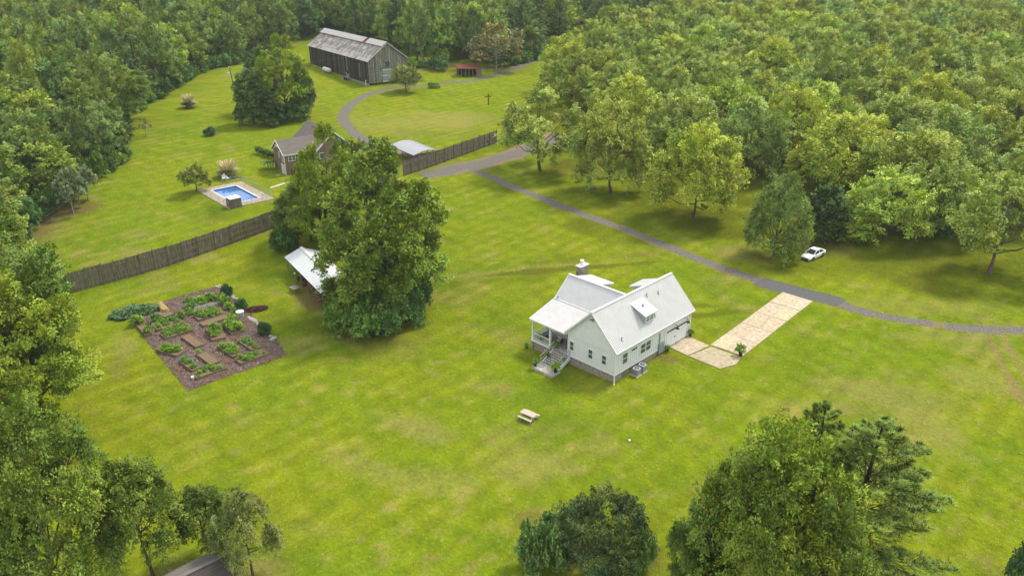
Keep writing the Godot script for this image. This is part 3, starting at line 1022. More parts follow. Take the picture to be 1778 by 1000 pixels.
func make_orchard() -> void:
	# the three trees of the first row that stand clear of the rest, and the one by the lane on the right
	tree_at("sparse0", "pecan_tree", "open-crowned pecan tree standing alone beside the fence end and the lane junction", 937, 297, 148, 162, "", "pecan trees of the orchard")
	tree_at("pecan1", "pecan_tree", "round pecan tree, second in the front row after the lone open-crowned one by the fence", 1060, 334, 166, 150, "leaf_warm", "pecan trees of the orchard")
	tree_at("pecan4", "pecan_tree", "yellow-green pecan tree in the front row just left of the dense privet", 1203, 380, 205, 175, "leaf_yellow", "pecan trees of the orchard")
	tree_at("sparse1", "pecan_tree", "pecan tree with a bare visible trunk on the grass right of the white car", 1717, 476, 296, 190, "", "pecan trees of the orchard")
	tree_at("privet", "privet_tree", "dense grey-green privet with foliage down to the grass beside the white car", 1346, 446, 296, 130)
	tree_at("cedar", "evergreen_bush", "dark evergreen bush behind the white car between privet and pecans", 1428, 418, 318, 95, "leaf_dark", "", "bush")
	tree_at("shrub0", "undergrowth_shrub", "small olive shrub under the orchard edge right of the white car", 1500, 424, 388, 44, "leaf_yellow", "", "shrub")
	tree_at("shrub1", "undergrowth_shrub", "grey-green low shrub at a pecan trunk near the right edge of the photo", 1640, 412, 390, 34, "", "", "shrub")
	tree_at("pecan3", "pecan_tree", "low-branched pecan tree on the orchard edge right of the dark bush", 1538, 414, 282, 176, "leaf_bright", "pecan trees of the orchard")
	tree_at("pecan5", "pecan_tree", "low-branched pecan tree on the orchard edge left of the bare-trunked one", 1622, 406, 272, 180, "", "pecan trees of the orchard")
	var o := gp(937, 297)
	var e1 := (gp(1203, 380) - o) * 0.5
	e1.y = 0
	var e2 := Vector3(e1.z, 0, -e1.x) * 0.94
	var left := px_poly([[972, 186], [985, 118], [1065, 86], [1170, 50], [1290, 24], [1370, 14], [1640, -10], [2300, -20], [2300, 430], [1790, 420], [1690, 398], [1560, 400], [1480, 408], [1440, 395], [1300, 350], [1225, 322], [1165, 300], [1090, 275], [1025, 230]])
	var spots := []
	for i in range(-5, 40):
		for j in range(0, 40):
			var p := o + e1 * i * 0.82 + e2 * j * 0.78
			p += Vector3(rng.randf_range(-1.6, 1.6), 0, rng.randf_range(-1.6, 1.6))
			if not inside(Vector2(p.x, p.z), left):
				continue
			p = ground(p)
			if in_view(p, 20.0, 14.0):
				spots.append(p)
	spots.sort_custom(func(a, b): return a.z > b.z)
	print("orchard trees ", spots.size())
	var tints := ["", "leaf_yellow", "leaf_bright", "leaf_warm", "leaf_grey", "", "leaf_olive", ""]
	for i in mini(spots.size(), 296):
		var p: Vector3 = spots[i]
		var tint: String = tints[pick(p) % 8]
		var back := "near the front edge" if p.z > -190.0 else ("in the middle rows" if p.z > -290.0 else "in the far rows")
		var side := "on the barn side" if column_of(p) < 1180.0 else ("beyond the white house" if column_of(p) < 1440.0 else "at the photo's right")
		var hue: String = {"": "olive-green", "leaf_yellow": "yellowish", "leaf_grey": "greyish-green", "leaf_warm": "brownish-green", "leaf_bright": "light green", "leaf_olive": "dull olive"}[tint]
		var lab := "%s pecan tree %s of the orchard %s" % [hue, back, side]
		plant("pecan%d" % ((pick(p) / 3) % 6), "pecan_tree", lab, "tree", p, rng.randf_range(15.5, 19.5), rng.randf_range(18.0, 22.5), rng.randf() * TAU, tint, "pecan trees of the orchard")

func make_woods() -> void:
	var wood := px_poly([[1085, 60], [1030, 68], [1000, 60], [965, 76], [915, 96], [870, 112], [800, 108], [745, 118], [700, 100], [640, 70], [560, 60], [520, 78], [440, 92], [415, 104], [380, 118], [330, 128], [285, 160], [240, 184], [196, 196], [205, 236], [190, 285], [150, 318], [95, 350], [45, 395], [0, 440], [-300, 520], [-2600, 200], [-1500, -60], [300, -112], [1000, -112], [2200, -112], [2400, -40], [1640, -26], [1370, 0], [1280, 10], [1160, 38]])
	var spots := []
	var step := 8.6
	var z := -70.0
	while z > -640.0:
		var x := -420.0
		while x < 420.0:
			var p := Vector3(x + rng.randf_range(-3.0, 3.0), 0, z + rng.randf_range(-3.0, 3.0))
			if inside(Vector2(p.x, p.z), wood):
				p = ground(p)
				if in_view(p, 22.0, 8.0):
					spots.append(p)
			x += step
		z -= step
	spots.sort_custom(func(a, b): return a.z > b.z)
	print("wood trees ", spots.size())
	var rest := {}
	var count := {b = 0, p = 0}
	var tints := ["", "leaf_dark", "leaf_yellow", "leaf_grey", "leaf_bright", "leaf_blue", "", "leaf_olive", "leaf_bright"]
	for p in spots:
		var pine := rng.randf() < (0.6 if p.x > 12.0 and noise_a.get_noise_2d(p.x * 0.8, p.z * 0.8) > -0.12 else 0.08)
		var wide := rng.randf_range(9.5, 16.0)
		var high := rng.randf_range(13.5, 24.0) * (0.8 if p.z > -190.0 else 1.0)
		var where := "at the left edge of the lawn" if p.z > -215.0 else ("behind the barn and the lane" if p.x > -70.0 else ("left of the barn, near the lawn" if p.z > -270.0 else "far left of the barn"))
		var key := ""
		if pine and count.p < 110:
			count.p += 1
			plant("pine%d" % (pick(p) % 3), "pine_tree", "tall dark pine in the woods " + where, "tree", p, high * 1.05, rng.randf_range(7.5, 10.0), rng.randf() * TAU, "needle_dark" if pick(p) % 3 == 0 else "", "pines in the woods " + where)
		elif not pine and count.b < 296:
			count.b += 1
			var tint: String = tints[pick(p) % 9]
			var adj: String = {"": "green", "leaf_dark": "dark green", "leaf_grey": "grey-green", "leaf_yellow": "yellow-green", "leaf_bright": "light green", "leaf_blue": "blue-green", "leaf_olive": "olive"}[tint]
			plant("broad%d" % ((pick(p) / 2) % 5), "broadleaf_tree", adj + " broadleaf tree in the woods " + where, "tree", p, high, wide, rng.randf() * TAU, tint, "broadleaf trees in the woods " + where)
		else:
			key = "pine%d" % (pick(p) % 2) if pine else "far_broad%d" % (pick(p) % 3)
			if not rest.has(key):
				rest[key] = []
			var s: float = (rng.randf_range(8.0, 10.0) if pine else wide) / kinds[key].wide
			rest[key].append(Transform3D(Basis(Vector3.UP, rng.randf() * TAU).scaled_local(Vector3(s, high / kinds[key].high, s)), p))
	# brushwood along the wood edges
	var edge := smooth_line(px_line([[985, 82], [930, 104], [870, 118]]), 3.6)
	edge.append_array(smooth_line(px_line([[772, 122], [716, 118]]), 3.6))
	edge.append_array(smooth_line(px_line([[440, 104], [400, 113], [330, 132], [285, 164], [240, 186], [222, 200]]), 3.4))
	edge.append_array(smooth_line(px_line([[196, 214], [207, 240], [190, 286], [150, 318], [95, 352], [45, 396], [0, 436]]), 3.2))
	for p in edge:
		var q := ground(p + Vector3(rng.randf_range(-1.5, 1.5), 0, rng.randf_range(-2.5, 0.8)))
		plant("shrub%d" % (pick(q) % 3), "edge_shrub", "shrub in the brushwood along the wood edge " + ("right of the barn" if q.x > -45.0 else ("left of the barn" if q.z < -215.0 else "on the left side of the lawn")), "shrub", q, rng.randf_range(2.5, 6.0), rng.randf_range(4.0, 6.5), rng.randf() * TAU, ["", "leaf_bright", "leaf_dark", "leaf_grey", "leaf_yellow"][pick(q) % 5], "brushwood along the wood edges")
	var far := root_node("distant_woods", "stuff", "mass of mixed woodland that closes the view behind the barn")
	for key in rest:
		for what in ["trunk", "crown"]:
			var mm := MultiMesh.new()
			mm.transform_format = MultiMesh.TRANSFORM_3D
			mm.mesh = kinds[key][what]
			mm.instance_count = rest[key].size()
			for i in rest[key].size():
				mm.set_instance_transform(i, rest[key][i])
			var o := MultiMeshInstance3D.new()
			o.multimesh = mm
			o.name = numbered("tree_trunks" if what == "trunk" else "tree_crowns", far)
			o.set_meta("kind", "stuff")
			far.add_child(o, true)
		print("far ", key, " ", rest[key].size())

func make_trees() -> void:
	# island of trees by the white-roofed shelter
	var g := "trees of the island beside the shelter"
	tree_at("big0", "broadleaf_tree", "large yellow-green broadleaf tree towering over the white-roofed shelter", 672, 545, 246, 236, "", g)
	tree_at("big0", "broadleaf_tree", "tall slim broadleaf tree in front of the brick house roof", 578, 432, 206, 122, "leaf_yellow", g)
	tree_at("near1", "broadleaf_tree", "mid green drooping broadleaf tree behind the left end of the shelter", 540, 418, 300, 125, "", g)
	tree_at("near2", "broadleaf_tree", "rounded green tree hiding the right part of the brick house", 618, 385, 236, 128, "leaf_dark", g)
	tree_at("big1", "broadleaf_tree", "dark green broadleaf tree between the brick house and the grey carport", 655, 400, 236, 96, "leaf_dark", g)
	tree_at("big0", "broadleaf_tree", "broadleaf tree on the right of the island leaning over the lawn", 700, 505, 300, 140, "", g)
	tree_at("big1", "broadleaf_tree", "shaded broadleaf tree rising just right of the shelter roof", 646, 540, 370, 110, "", g)
	tree_at("big1", "broadleaf_tree", "olive broadleaf tree at the back of the island, left of the tall yellow-green one", 590, 425, 330, 85, "leaf_yellow", g)
	var k := 0
	for q in [[600, 574, 508, 78, "shrub0", "leaf_yellow", "yellow-green shrub at the front tip of the tree island"], [640, 584, 522, 84, "shrub1", "leaf_bright", "green shrub at the very front of the tree island"], [676, 576, 505, 80, "shrub2", "", "dark shrub at the front right of the tree island"], [705, 560, 488, 78, "shrub0", "leaf_grey", "grey-green arching shrub at the right front of the tree island"], [722, 540, 462, 70, "shrub1", "leaf_dark", "dark broad-leaved shrub at the right edge of the tree island"], [716, 505, 430, 68, "shrub2", "leaf_dark", "dark shrub behind the right edge of the tree island"], [640, 555, 455, 90, "shrub2", "leaf_bright", "tall green shrub under the largest island tree"], [585, 553, 492, 50, "shrub1", "", "small shrub beside the near end of the shelter"], [500, 440, 392, 52, "shrub0", "leaf_dark", "dark shrub at the far left end of the shelter"], [488, 436, 388, 44, "shrub2", "", "loose shrub at the far corner of the tree island by the fence"], [668, 545, 440, 90, "shrub1", "leaf_yellow", "tall yellow-green thicket in the middle of the tree island"]]:
		tree_at(q[4], "island_shrub", q[6], q[0], q[1], q[2], q[3], q[5], "shrubs of the tree island", "shrub")
	# clump on the far lawn
	g = "clump of trees on the far lawn"
	tree_at("cedar", "cedar_tree", "dark cedar at the left of the clump beside the utility pole", 440, 216, 116, 74, "", g)
	tree_at("big0", "broadleaf_tree", "yellow-green tree in the clump that hides the barn's left end", 500, 206, 54, 98, "leaf_yellow", g)
	tree_at("big1", "broadleaf_tree", "rounded grey-green tree at the back of the clump near the barn", 466, 192, 72, 78, "leaf_grey", g)
	tree_at("cedar", "cedar_tree", "narrow cedar at the right of the clump on the far lawn", 528, 204, 112, 52, "", g)
	tree_at("cedar", "cedar_tree", "dark squat cedar at the front of the clump on the far lawn", 470, 217, 158, 66, "leaf_dark", g)
	tree_at("shrub2", "low_shrub", "dark low shrub at the foot of the far clump", 510, 210, 172, 62, "leaf_dark", "", "shrub")
	# single small trees and bushes
	tree_at("small", "crape_myrtle", "round crape myrtle with reddish blossom in front of the barn door", 705, 160, 110, 66, "leaf_warm")
	tree_at("mimosa", "mimosa_tree", "spreading tan-brown mimosa tree above the red-roofed shed", 862, 122, 38, 112)
	tree_at("small", "pool_tree", "small round tree at the left corner of the pool deck", 341, 331, 281, 60, "leaf_yellow")
	tree_at("bare", "young_tree", "thin nearly bare young tree alone on the left lawn", 253, 237, 202, 26)
	tree_at("round_bush", "lawn_bush", "dark low bush alone on the lawn left of the brick house", 364, 235, 219, 24, "", "", "bush")
	tree_at("near1", "broadleaf_tree", "large broadleaf tree with a visible trunk at the forest edge on the left lawn", 205, 219, 92, 150, "")
	tree_at("small", "edge_tree", "small reddish-grey tree at the tip of the left woods", 204, 268, 222, 56, "leaf_warm")
	for q in [[127, 373, 292, 56], [139, 362, 288, 50], [152, 348, 284, 46]]:
		tree_at("pale_tree", "pale_trunk_tree", ["pale-trunked small tree nearest the wires at the left lawn edge", "pale-trunked small tree between two others at the left lawn edge", "pale-trunked small tree farthest up the left lawn edge"][k], q[0], q[1], q[2], q[3], "", "pale trunked trees at the left lawn edge")
		k += 1
	tree_at("pine1", "young_pine", "young pine beside the lane where it meets the woods", 1010, 84, 50, 30)
	tree_at("pine2", "young_pine", "young pine just right of where the lane enters the woods", 1050, 76, 28, 42)
	tree_at("broad2", "broadleaf_tree", "grey-green tree beside the mimosa at the wood edge", 922, 100, 42, 58, "leaf_grey")
	# near trees along the left side
	g = "near trees at the left"
	tree_at("near0", "near_tree", "big dark green tree filling the bottom left corner of the photo", 118, 1075, 690, 255, "", g)
	tree_at("near2", "near_tree", "dark green tree cut by the left edge in the bottom left corner", -10, 1080, 735, 260, "", g)
	tree_at("near1", "near_tree", "yellow-green tree cut by the left edge, level with the vegetable garden", 22, 850, 578, 200, "leaf_yellow", g)
	tree_at("near0", "near_tree", "yellowish tree hanging over the left end of the board fence", 48, 768, 468, 300, "leaf_yellow", g)
	tree_at("near2", "near_tree", "grey-green tree at the left edge above the fence end", 40, 700, 358, 275, "leaf_grey", g)
	tree_at("near1", "near_tree", "grey-green tree at the left edge behind the fence", -28, 620, 330, 170, "", g)
	tree_at("near1", "near_tree", "dull green tree at the left edge just above the pale-trunked trees' bare ground", -20, 520, 318, 190, "leaf_olive", g)
	tree_at("near_open", "near_tree", "open-branched tree with a slim visible trunk behind the grey shingled roof", 268, 1010, 785, 178, "", g)
	tree_at("near_open", "near_tree", "small loose tree directly above the grey shingled roof", 366, 975, 838, 118, "leaf_dark", g)
	tree_at("near_willow", "near_tree", "drooping willow-like tree right of the grey shingled roof", 440, 1008, 852, 128, "", g)
	# near trees at the bottom right
	g = "near trees at the bottom right"
	tree_at("near_pine", "pine_tree", "tall pine whose tip rises behind the broadleaf trees at the bottom", 1375, 1010, 694, 190, "", g)
	tree_at("near_pine", "pine_tree", "spreading pine with a dark leaning trunk at the bottom right", 1462, 1055, 726, 330, "", g)
	tree_at("near1", "near_tree", "large yellow-green broadleaf tree in the middle of the bottom right group", 1330, 1085, 716, 300, "leaf_yellow", g)
	tree_at("near0", "near_tree", "green broadleaf tree at the front of the bottom right group", 1268, 1130, 792, 230, "", g)
	tree_at("near2", "near_tree", "dark slim broadleaf tree at the left of the bottom right group", 1205, 1075, 868, 130, "leaf_dark", g)
	tree_at("near0", "near_tree", "green broadleaf tree at the bottom edge between the pine and the yellow-green tree", 1400, 1160, 860, 200, "", g)
	tree_at("near_shrub", "round_thicket", "wide dark grey-green thicket on the lawn at the bottom centre", 1040, 955, 872, 196, "", "", "shrub")
	tree_at("near_bush", "leafy_bush", "pale leafy bush at the bottom left end of the dark thicket", 938, 992, 905, 92, "leaf_warm", "", "bush")
	tree_at("near_bush", "leafy_bush", "small green bush between the pale bush and the dark thicket", 972, 952, 890, 80, "", "", "bush")
	tree_at("near_bush", "leafy_bush", "upright green bush at the right foot of the dark thicket", 1110, 985, 930, 60, "leaf_yellow", "", "bush")
	tree_at("near_bush", "leafy_bush", "low pale bush cut by the bottom edge right of the pale leafy bush", 1040, 1020, 985, 50, "leaf_grey", "", "bush")
	tree_at("near_bush", "leafy_bush", "dark bush in the extreme bottom right corner", 1772, 1010, 945, 60, "leaf_dark", "", "bush")

# real tufts of grass over the near lawn: thin blades, tinted like the ground they stand on
func make_grass() -> void:
	var b := MB.new()
	var g := RandomNumberGenerator.new()
	g.seed = 4
	for i in 7:
		var a := g.randf() * TAU
		var p := Vector3(g.randf_range(-0.12, 0.12), -0.02, g.randf_range(-0.12, 0.12))
		var o := Vector3(cos(a) * 0.8, g.randf_range(0.35, 0.9), sin(a) * 0.8).normalized()
		var l := g.randf_range(0.09, 0.17)
		b.needle(p, p + o * l, o.cross(Vector3.UP).normalized() * 0.022, (Vector3.UP + rdir(g) * 0.45).normalized())
	var keep := []
	var cols := PackedColorArray()
	var bare := [px_poly([[325, 680], [494, 618], [447, 555], [380, 496], [232, 560]]), px_poly([[1360, 506], [1413, 523], [1280, 634], [1250, 642], [1158, 603], [1196, 585], [1233, 600]])]
	var ha := house_at.affine_inverse()
	for i in 340000:
		var z := -46.0 - pow(g.randf(), 1.25) * 160.0
		var half := 26.0 + absf(z) * 0.66
		var x := g.randf_range(-half, half)
		var q := Vector2(x, z)
		if inside(q, bare[0]) or inside(q, bare[1]):
			continue
		var hp := ha * Vector3(x, 0, z)
		if hp.x > -4.2 and hp.x < 16.2 and hp.z < 0.1 and hp.z > -13.6:
			continue
		var r := Vector3(x, 0, z) - Vector3(pool_centre.x, 0, pool_centre.z)
		if absf(r.dot(pool_x)) < pool_half.x and absf(r.dot(pool_z)) < pool_half.y:
			continue
		var c := ground_colour(x, z) * exp(g.randf_range(-0.42, 0.38))
		if g.randf() < 0.05:
			c = c.lerp(Color(0.38, 0.33, 0.16), 0.7)
		elif g.randf() < 0.06:
			c = c.lerp(Color(0.09, 0.16, 0.03), 0.6)
		c.a = 1.0
		cols.append(c)
		var s := g.randf_range(0.6, 1.5)
		keep.append(Transform3D(Basis(Vector3.UP, g.randf() * TAU).scaled_local(Vector3(s, s * g.randf_range(0.6, 1.1), s)), Vector3(x, hg(x, z), z)))
	var mm := MultiMesh.new()
	mm.transform_format = MultiMesh.TRANSFORM_3D
	mm.use_colors = true
	mm.mesh = b.mesh(M.grass)
	mm.instance_count = keep.size()
	for i in keep.size():
		mm.set_instance_transform(i, keep[i])
		mm.set_instance_color(i, cols[i])
	var o := MultiMeshInstance3D.new()
	o.multimesh = mm
	o.name = "grass"
	o.set_meta("kind", "stuff")
	o.set_meta("label", "short mown grass blades covering the lawns")
	o.set_meta("category", "grass")
	add_child(o, true)

# ---------------------------------------------------------------- building pieces
func sub(parent: Node3D, called: String, at: Vector3, bx: Basis) -> Node3D:
	var o := Node3D.new()
	o.name = numbered(called, parent)
	parent.add_child(o, true)
	o.transform = Transform3D(bx, at)
	return o

# at: bottom middle of the opening on the wall's face; the window looks along bx.z
func window(parent: Node3D, at: Vector3, bx: Basis, w: float, h: float, sashes := 1, frame := "trim") -> void:
	var t := 0.09
	var f := MB.new()
	f.box(Vector3(0, -t, 0.02), Vector3(w + 2 * t, t, 0.12))
	f.box(Vector3(0, h, 0.02), Vector3(w + 2 * t, t, 0.1))
	for s in [-1, 1]:
		f.box(Vector3(s * (w + t) * 0.5, 0, 0.02), Vector3(t, h, 0.1))
	for i in range(1, sashes):
		f.box(Vector3(-w * 0.5 + w * i / sashes, 0, 0.02), Vector3(0.12, h, 0.09))
	var o := part("window", f, M[frame], parent)
	o.transform = Transform3D(bx, at)
	for i in sashes:
		var cx := -w * 0.5 + w * (i + 0.5) / sashes
		for k in 2:
			var p := MB.new()
			p.box(Vector3(cx, k * h * 0.5 + 0.02, 0.0), Vector3(w / sashes - 0.02, h * 0.5 - 0.04, 0.03))
			part("pane", p, M.glass, o)
		var r := MB.new()
		r.box(Vector3(cx, h * 0.5 - 0.03, 0.01), Vector3(w / sashes - 0.02, 0.06, 0.05))
		part("sash", r, M[frame], o)

# raised seams from the top edge (a to b) to the bottom edge (d to c) of a roof plane
func seams(b: MB, a: Vector3, b2: Vector3, c: Vector3, d: Vector3, step: float, w := 0.05, h := 0.045) -> void:
	var nn := (d - a).cross(b2 - a).normalized()
	if nn.y < 0:
		nn = -nn
	var n := int((d - c).length() / step)
	for i in range(1, n):
		var t := i / float(n)
		var p := d.lerp(c, t)
		# run straight up the slope from the bottom edge
		var q := a.lerp(b2, t)
		b.bar(p + nn * h * 0.4, q + nn * h * 0.4, w, h, nn)

func W(u: float, v: float, h: float) -> Vector3:
	return Vector3(u, h, -v)

var house_at := Transform3D.IDENTITY

func make_house() -> void:
	var o := thing("white_farmhouse", "white farmhouse with white metal roof, porch and dormers in the middle of the lawn", "house", Vector3(12.301, 0, -82.787), 0.795)
	house_at = o.transform
	var E := 4.68     # eave height where the roof meets the wall
	var R := 8.362    # main ridge
	var D := 7.296    # width of the main wing
	var LN := 16.042
	var VE := 13.35   # far end of the cross wing
	var sl := (R - E) / (D * 0.5)
	# foundation
	var b := MB.new()
	b.box(W(LN * 0.5, D * 0.5, -1.2), Vector3(LN - 0.06, 2.24, D - 0.06))
	b.box(W(5.6, (D + VE) * 0.5, -1.2), Vector3(11.1, 2.24, VE - D))
	var fo := part("foundation", b, M.block, o)
	for u in [10.2, 5.1]:
		b = MB.new()
		b.box(W(u, -0.02, 0.35), Vector3(0.5, 0.4, 0.06))
		part("vent", b, M.dark_metal, fo)
	b = MB.new()
	b.box(W(2.0, 0.02, -0.1), Vector3(0.75, 1.0, 0.12))
	part("crawl_door", b, M.old_wood, fo)
	b = MB.new()
	b.box(W(-0.02, 2.6, 0.0), Vector3(0.12, 0.55, 0.8))
	part("foundation_patch", b, M.mortar, fo)
	b = MB.new()
	b.box(W(-0.02, 5.4, 0.0), Vector3(0.10, 0.9, 0.12))
	part("foundation_patch", b, M.mortar, fo)
	# walls: main wing, cross wing
	b = MB.new()
	b.poly_prism([W(0, D, 1.04), W(0, 0, 1.04), W(0, 0, E - 0.06), W(0, D * 0.5, R - 0.1), W(0, D, E - 0.06)], Vector3(LN, 0, 0))
	var wall := part("wall", b, M.siding, o)
	b = MB.new()
	b.poly_prism([W(3.0, VE, 1.04), W(3.0, VE, 4.84), W(4.42, VE, 5.2), W(7.3, VE, 7.78), W(11.4, VE, 4.18), W(11.4, VE, 1.04)], Vector3(0, 0, VE - D))
	part("wall", b, M.siding, o)
	# board and batten strips, lap boards of the gable
	b = MB.new()
	var v := 0.2
	while v < D:
		b.box(W(-0.02, v, 1.06), Vector3(0.045, 2.95, 0.06))
		v += 0.41
	var u := 0.2
	while u < LN:
		if not (u > 10.5 and u < 15.4):
			b.box(W(u, -0.02, 1.06), Vector3(0.06, E - 1.2, 0.045))
		u += 0.41
	part("battens", b, M.siding, wall, "stuff")
	b = MB.new()
	var h := 4.2
	while h < R - 0.3:
		var half := (R - 0.12 - h) / sl
		half = minf(half, D * 0.5)
		b.bar(W(-0.025, D * 0.5 - half, h), W(-0.025, D * 0.5 + half, h), 0.05, 0.03)
		h += 0.22
	part("lap_boards", b, M.siding, wall, "stuff")
	b = MB.new()
	b.box(W(-0.045, D * 0.5, 3.98), Vector3(0.08, 0.16, D + 0.02))
	for q in [[-0.03, -0.03], [-0.03, D + 0.03], [LN + 0.03, -0.03]]:
		b.box(W(q[0], q[1], 1.0), Vector3(0.16, E - 1.1, 0.16))
	b.box(W(LN * 0.5, -0.02, E - 0.28), Vector3(LN, 0.2, 0.05))
	b.box(W(LN * 0.5, -0.02, 1.0), Vector3(LN, 0.12, 0.06))
	b.box(W(-0.02, D * 0.5, 1.0), Vector3(0.06, 0.12, D))
	part("corner_trim", b, M.trim, wall)
	# windows: they look along -u on the front, along -v on the side
	var bf := Basis(Vector3.UP, -PI / 2)
	for q in [6.73, 3.73, 1.62]:
		window(o, W(-0.03, q, 1.98), bf, 0.62, 1.2)
	var bs := Basis.IDENTITY
	window(o, W(1.88, -0.03, 2.02), bs, 0.95, 1.4)
	window(o, W(6.1, -0.03, 1.98), bs, 2.1, 1.3, 2)
	b = MB.new()
	b.box(W(3.75, -0.04, 3.2), Vector3(1.05, 0.14, 0.09))
	part("dark_vent", b, M.black, wall)
	b = MB.new()
	b.box(W(9.5, -0.1, 0.55), Vector3(1.15, 1.35, 0.3))
	b.box(W(9.1, -0.09, 1.9), Vector3(0.1, 1.5, 0.1))
	part("meter_box", b, M.grey_metal, wall)
	# garage
	b = MB.new()
	b.box(W(13.0, -0.03, 0.62), Vector3(4.7, 2.3, 0.06))
	var gd := part("garage_door", b, M.white_metal, o)
	for k in 4:
		for j in 4:
			b = MB.new()
			b.box(W(11.22 + j * 1.18, -0.07, 0.7 + k * 0.56), Vector3(1.05, 0.42, 0.03))
			part("door_panel", b, M.trim, gd)
	b = MB.new()
	b.box(W(13.0, -0.09, 2.86), Vector3(4.6, 0.1, 0.1))
	part("header_bar", b, M.black, gd)
	b = MB.new()
	b.box(W(12.6, -0.1, 1.55), Vector3(0.1, 0.28, 0.06))
	part("door_handle", b, M.black, gd)
	b = MB.new()
	b.box(W(15.62, -0.05, 0.5), Vector3(0.3, 3.0, 0.1))
	part("door_surround", b, M.trim, gd)
	b = MB.new()
	b.box(W(10.42, -0.05, 0.5), Vector3(0.25, 2.9, 0.1))
	part("door_surround", b, M.trim, gd)
	# main roof
	var oh := 0.386
	var og := 0.344
	var eb := E - oh * sl
	var T := 0.14
	b = MB.new()
	var a := [W(-og, D * 0.5, R), W(LN + og, D * 0.5, R), W(LN + og, -oh, eb), W(-og, -oh, eb)]
	b.slab(a[3], a[2], a[1], a[0], T)
	var rf := part("roof", b, M.roof, o)
	b = MB.new()
	seams(b, a[0], a[1], a[2], a[3], 0.26)
	part("roof_seams", b, M.rib, rf, "stuff")
	b = MB.new()
	var c := [W(LN + og, D * 0.5, R), W(-og, D * 0.5, R), W(-og, D + oh, eb), W(LN + og, D + oh, eb)]
	b.slab(c[3], c[2], c[1], c[0], T)
	rf = part("roof", b, M.roof, o)
	b = MB.new()
	seams(b, c[0], c[1], c[2], c[3], 0.26)
	part("roof_seams", b, M.rib, rf, "stuff")
	b = MB.new()
	b.bar(W(-og - 0.03, D * 0.5, R + 0.03), W(LN + og + 0.03, D * 0.5, R + 0.03), 0.34, 0.05)
	part("ridge_cap", b, M.white_metal, rf)
	b = MB.new()
	for s in [0.0, 1.0]:
		for e in [-og - 0.02, LN + og + 0.02]:
			b.bar(W(e, D * 0.5, R - 0.06), W(e, -oh if s == 0.0 else D + oh, eb - 0.06), 0.05, 0.2)
	b.bar(W(-og, -oh - 0.05, eb - 0.06), W(LN + og, -oh - 0.05, eb - 0.06), 0.1, 0.13)
	part("fascia", b, M.white_metal, rf)
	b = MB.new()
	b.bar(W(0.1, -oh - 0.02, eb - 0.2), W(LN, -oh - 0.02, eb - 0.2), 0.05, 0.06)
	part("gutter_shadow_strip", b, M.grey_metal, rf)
	# cross wing roof: upper slope, porch slope, back slope
	var ri := 7.298
	var rh := 7.982
	var bu := 4.412
	var bh := 5.406
	var pu := -0.386
	var ph := 4.131
	var ve := 13.69
	var vl := func(hh: float) -> float: return D * 0.5 + (R - hh) / sl + 0.02
	b = MB.new()
	a = [W(ri, ve, rh), W(ri, vl.call(rh), rh), W(bu, vl.call(bh), bh), W(bu, ve, bh)]
	b.slab(a[3], a[2], a[1], a[0], T)
	rf = part("roof", b, M.roof, o)
	b = MB.new()
	var n := 27
	for i in range(1, n + 6):
		var vv := ve - i * 0.262
		var top_v := maxf(vv, vl.call(rh))
		if vv > vl.call(bh):
			b.bar(W(bu, vv, bh + 0.02), W(ri, top_v, rh + 0.02), 0.05, 0.045)
		elif vv > vl.call(rh):
			var hh: float = R - (vv - D * 0.5) * sl
			var uu := bu + (ri - bu) * (hh - bh) / (rh - bh)
			b.bar(W(uu, vv, hh + 0.02), W(ri, vv, rh + 0.02), 0.05, 0.045)
	part("roof_seams", b, M.rib, rf, "stuff")
	b = MB.new()
	b.bar(W(ri, ve + 0.03, rh + 0.03), W(ri, vl.call(rh), rh + 0.03), 0.34, 0.05)
	b.bar(W(ri, ve + 0.02, rh - 0.06), W(bu, ve + 0.02, bh - 0.06), 0.05, 0.18)
	part("ridge_cap", b, M.white_metal, rf)
	b = MB.new()
	a = [W(bu + 0.02, ve, bh - 0.02), W(bu + 0.02, vl.call(bh), bh - 0.02), W(pu, vl.call(ph) , ph), W(pu, ve, ph)]
	b.slab(a[3], a[2], a[1], a[0], T)
	rf = part("porch_roof", b, M.roof, o)
	b = MB.new()
	for i in range(1, 24):
		var vv := ve - i * 0.262
		if vv > vl.call(bh):
			b.bar(W(pu, vv, ph + 0.015), W(bu, vv, bh - 0.005), 0.05, 0.04)
	part("roof_seams", b, M.rib, rf, "stuff")
	b = MB.new()
	b.bar(W(bu, ve, bh + 0.03), W(bu, vl.call(bh), bh + 0.03), 0.14, 0.06)
	b.bar(W(pu - 0.03, ve, ph - 0.07), W(pu - 0.03, vl.call(ph) - 0.2, ph - 0.07), 0.06, 0.2)
	b.bar(W(pu, ve + 0.02, ph - 0.07), W(bu, ve + 0.02, bh - 0.07), 0.05, 0.2)
	part("roof_trim", b, M.white_metal, rf)
	b = MB.new()
	a = [W(11.85, ve, 4.0), W(11.85, D - 0.3, 4.0), W(ri, vl.call(rh), rh), W(ri, ve, rh)]
	b.slab(a[1], a[0], a[3], a[2], T)
	part("roof", b, M.roof, o)
	# porch
	b = MB.new()
	b.box(W(1.5, (D + VE) * 0.5 + 0.15, 0.98), Vector3(3.2, 0.12, VE - D + 0.3))
	var pd := part("porch_floor", b, M.deck_board, o)
	b = MB.new()
	b.box(W(-0.12, 11.95, 0.84), Vector3(0.05, 0.28, 3.3))
	part("rim_board", b, M.trim, pd)
	b = MB.new()
	b.box(W(0.05, (D + VE) * 0.5 + 0.1, 3.85), Vector3(0.2, 0.28, VE - D + 0.4))
	part("porch_beam", b, M.trim, o)
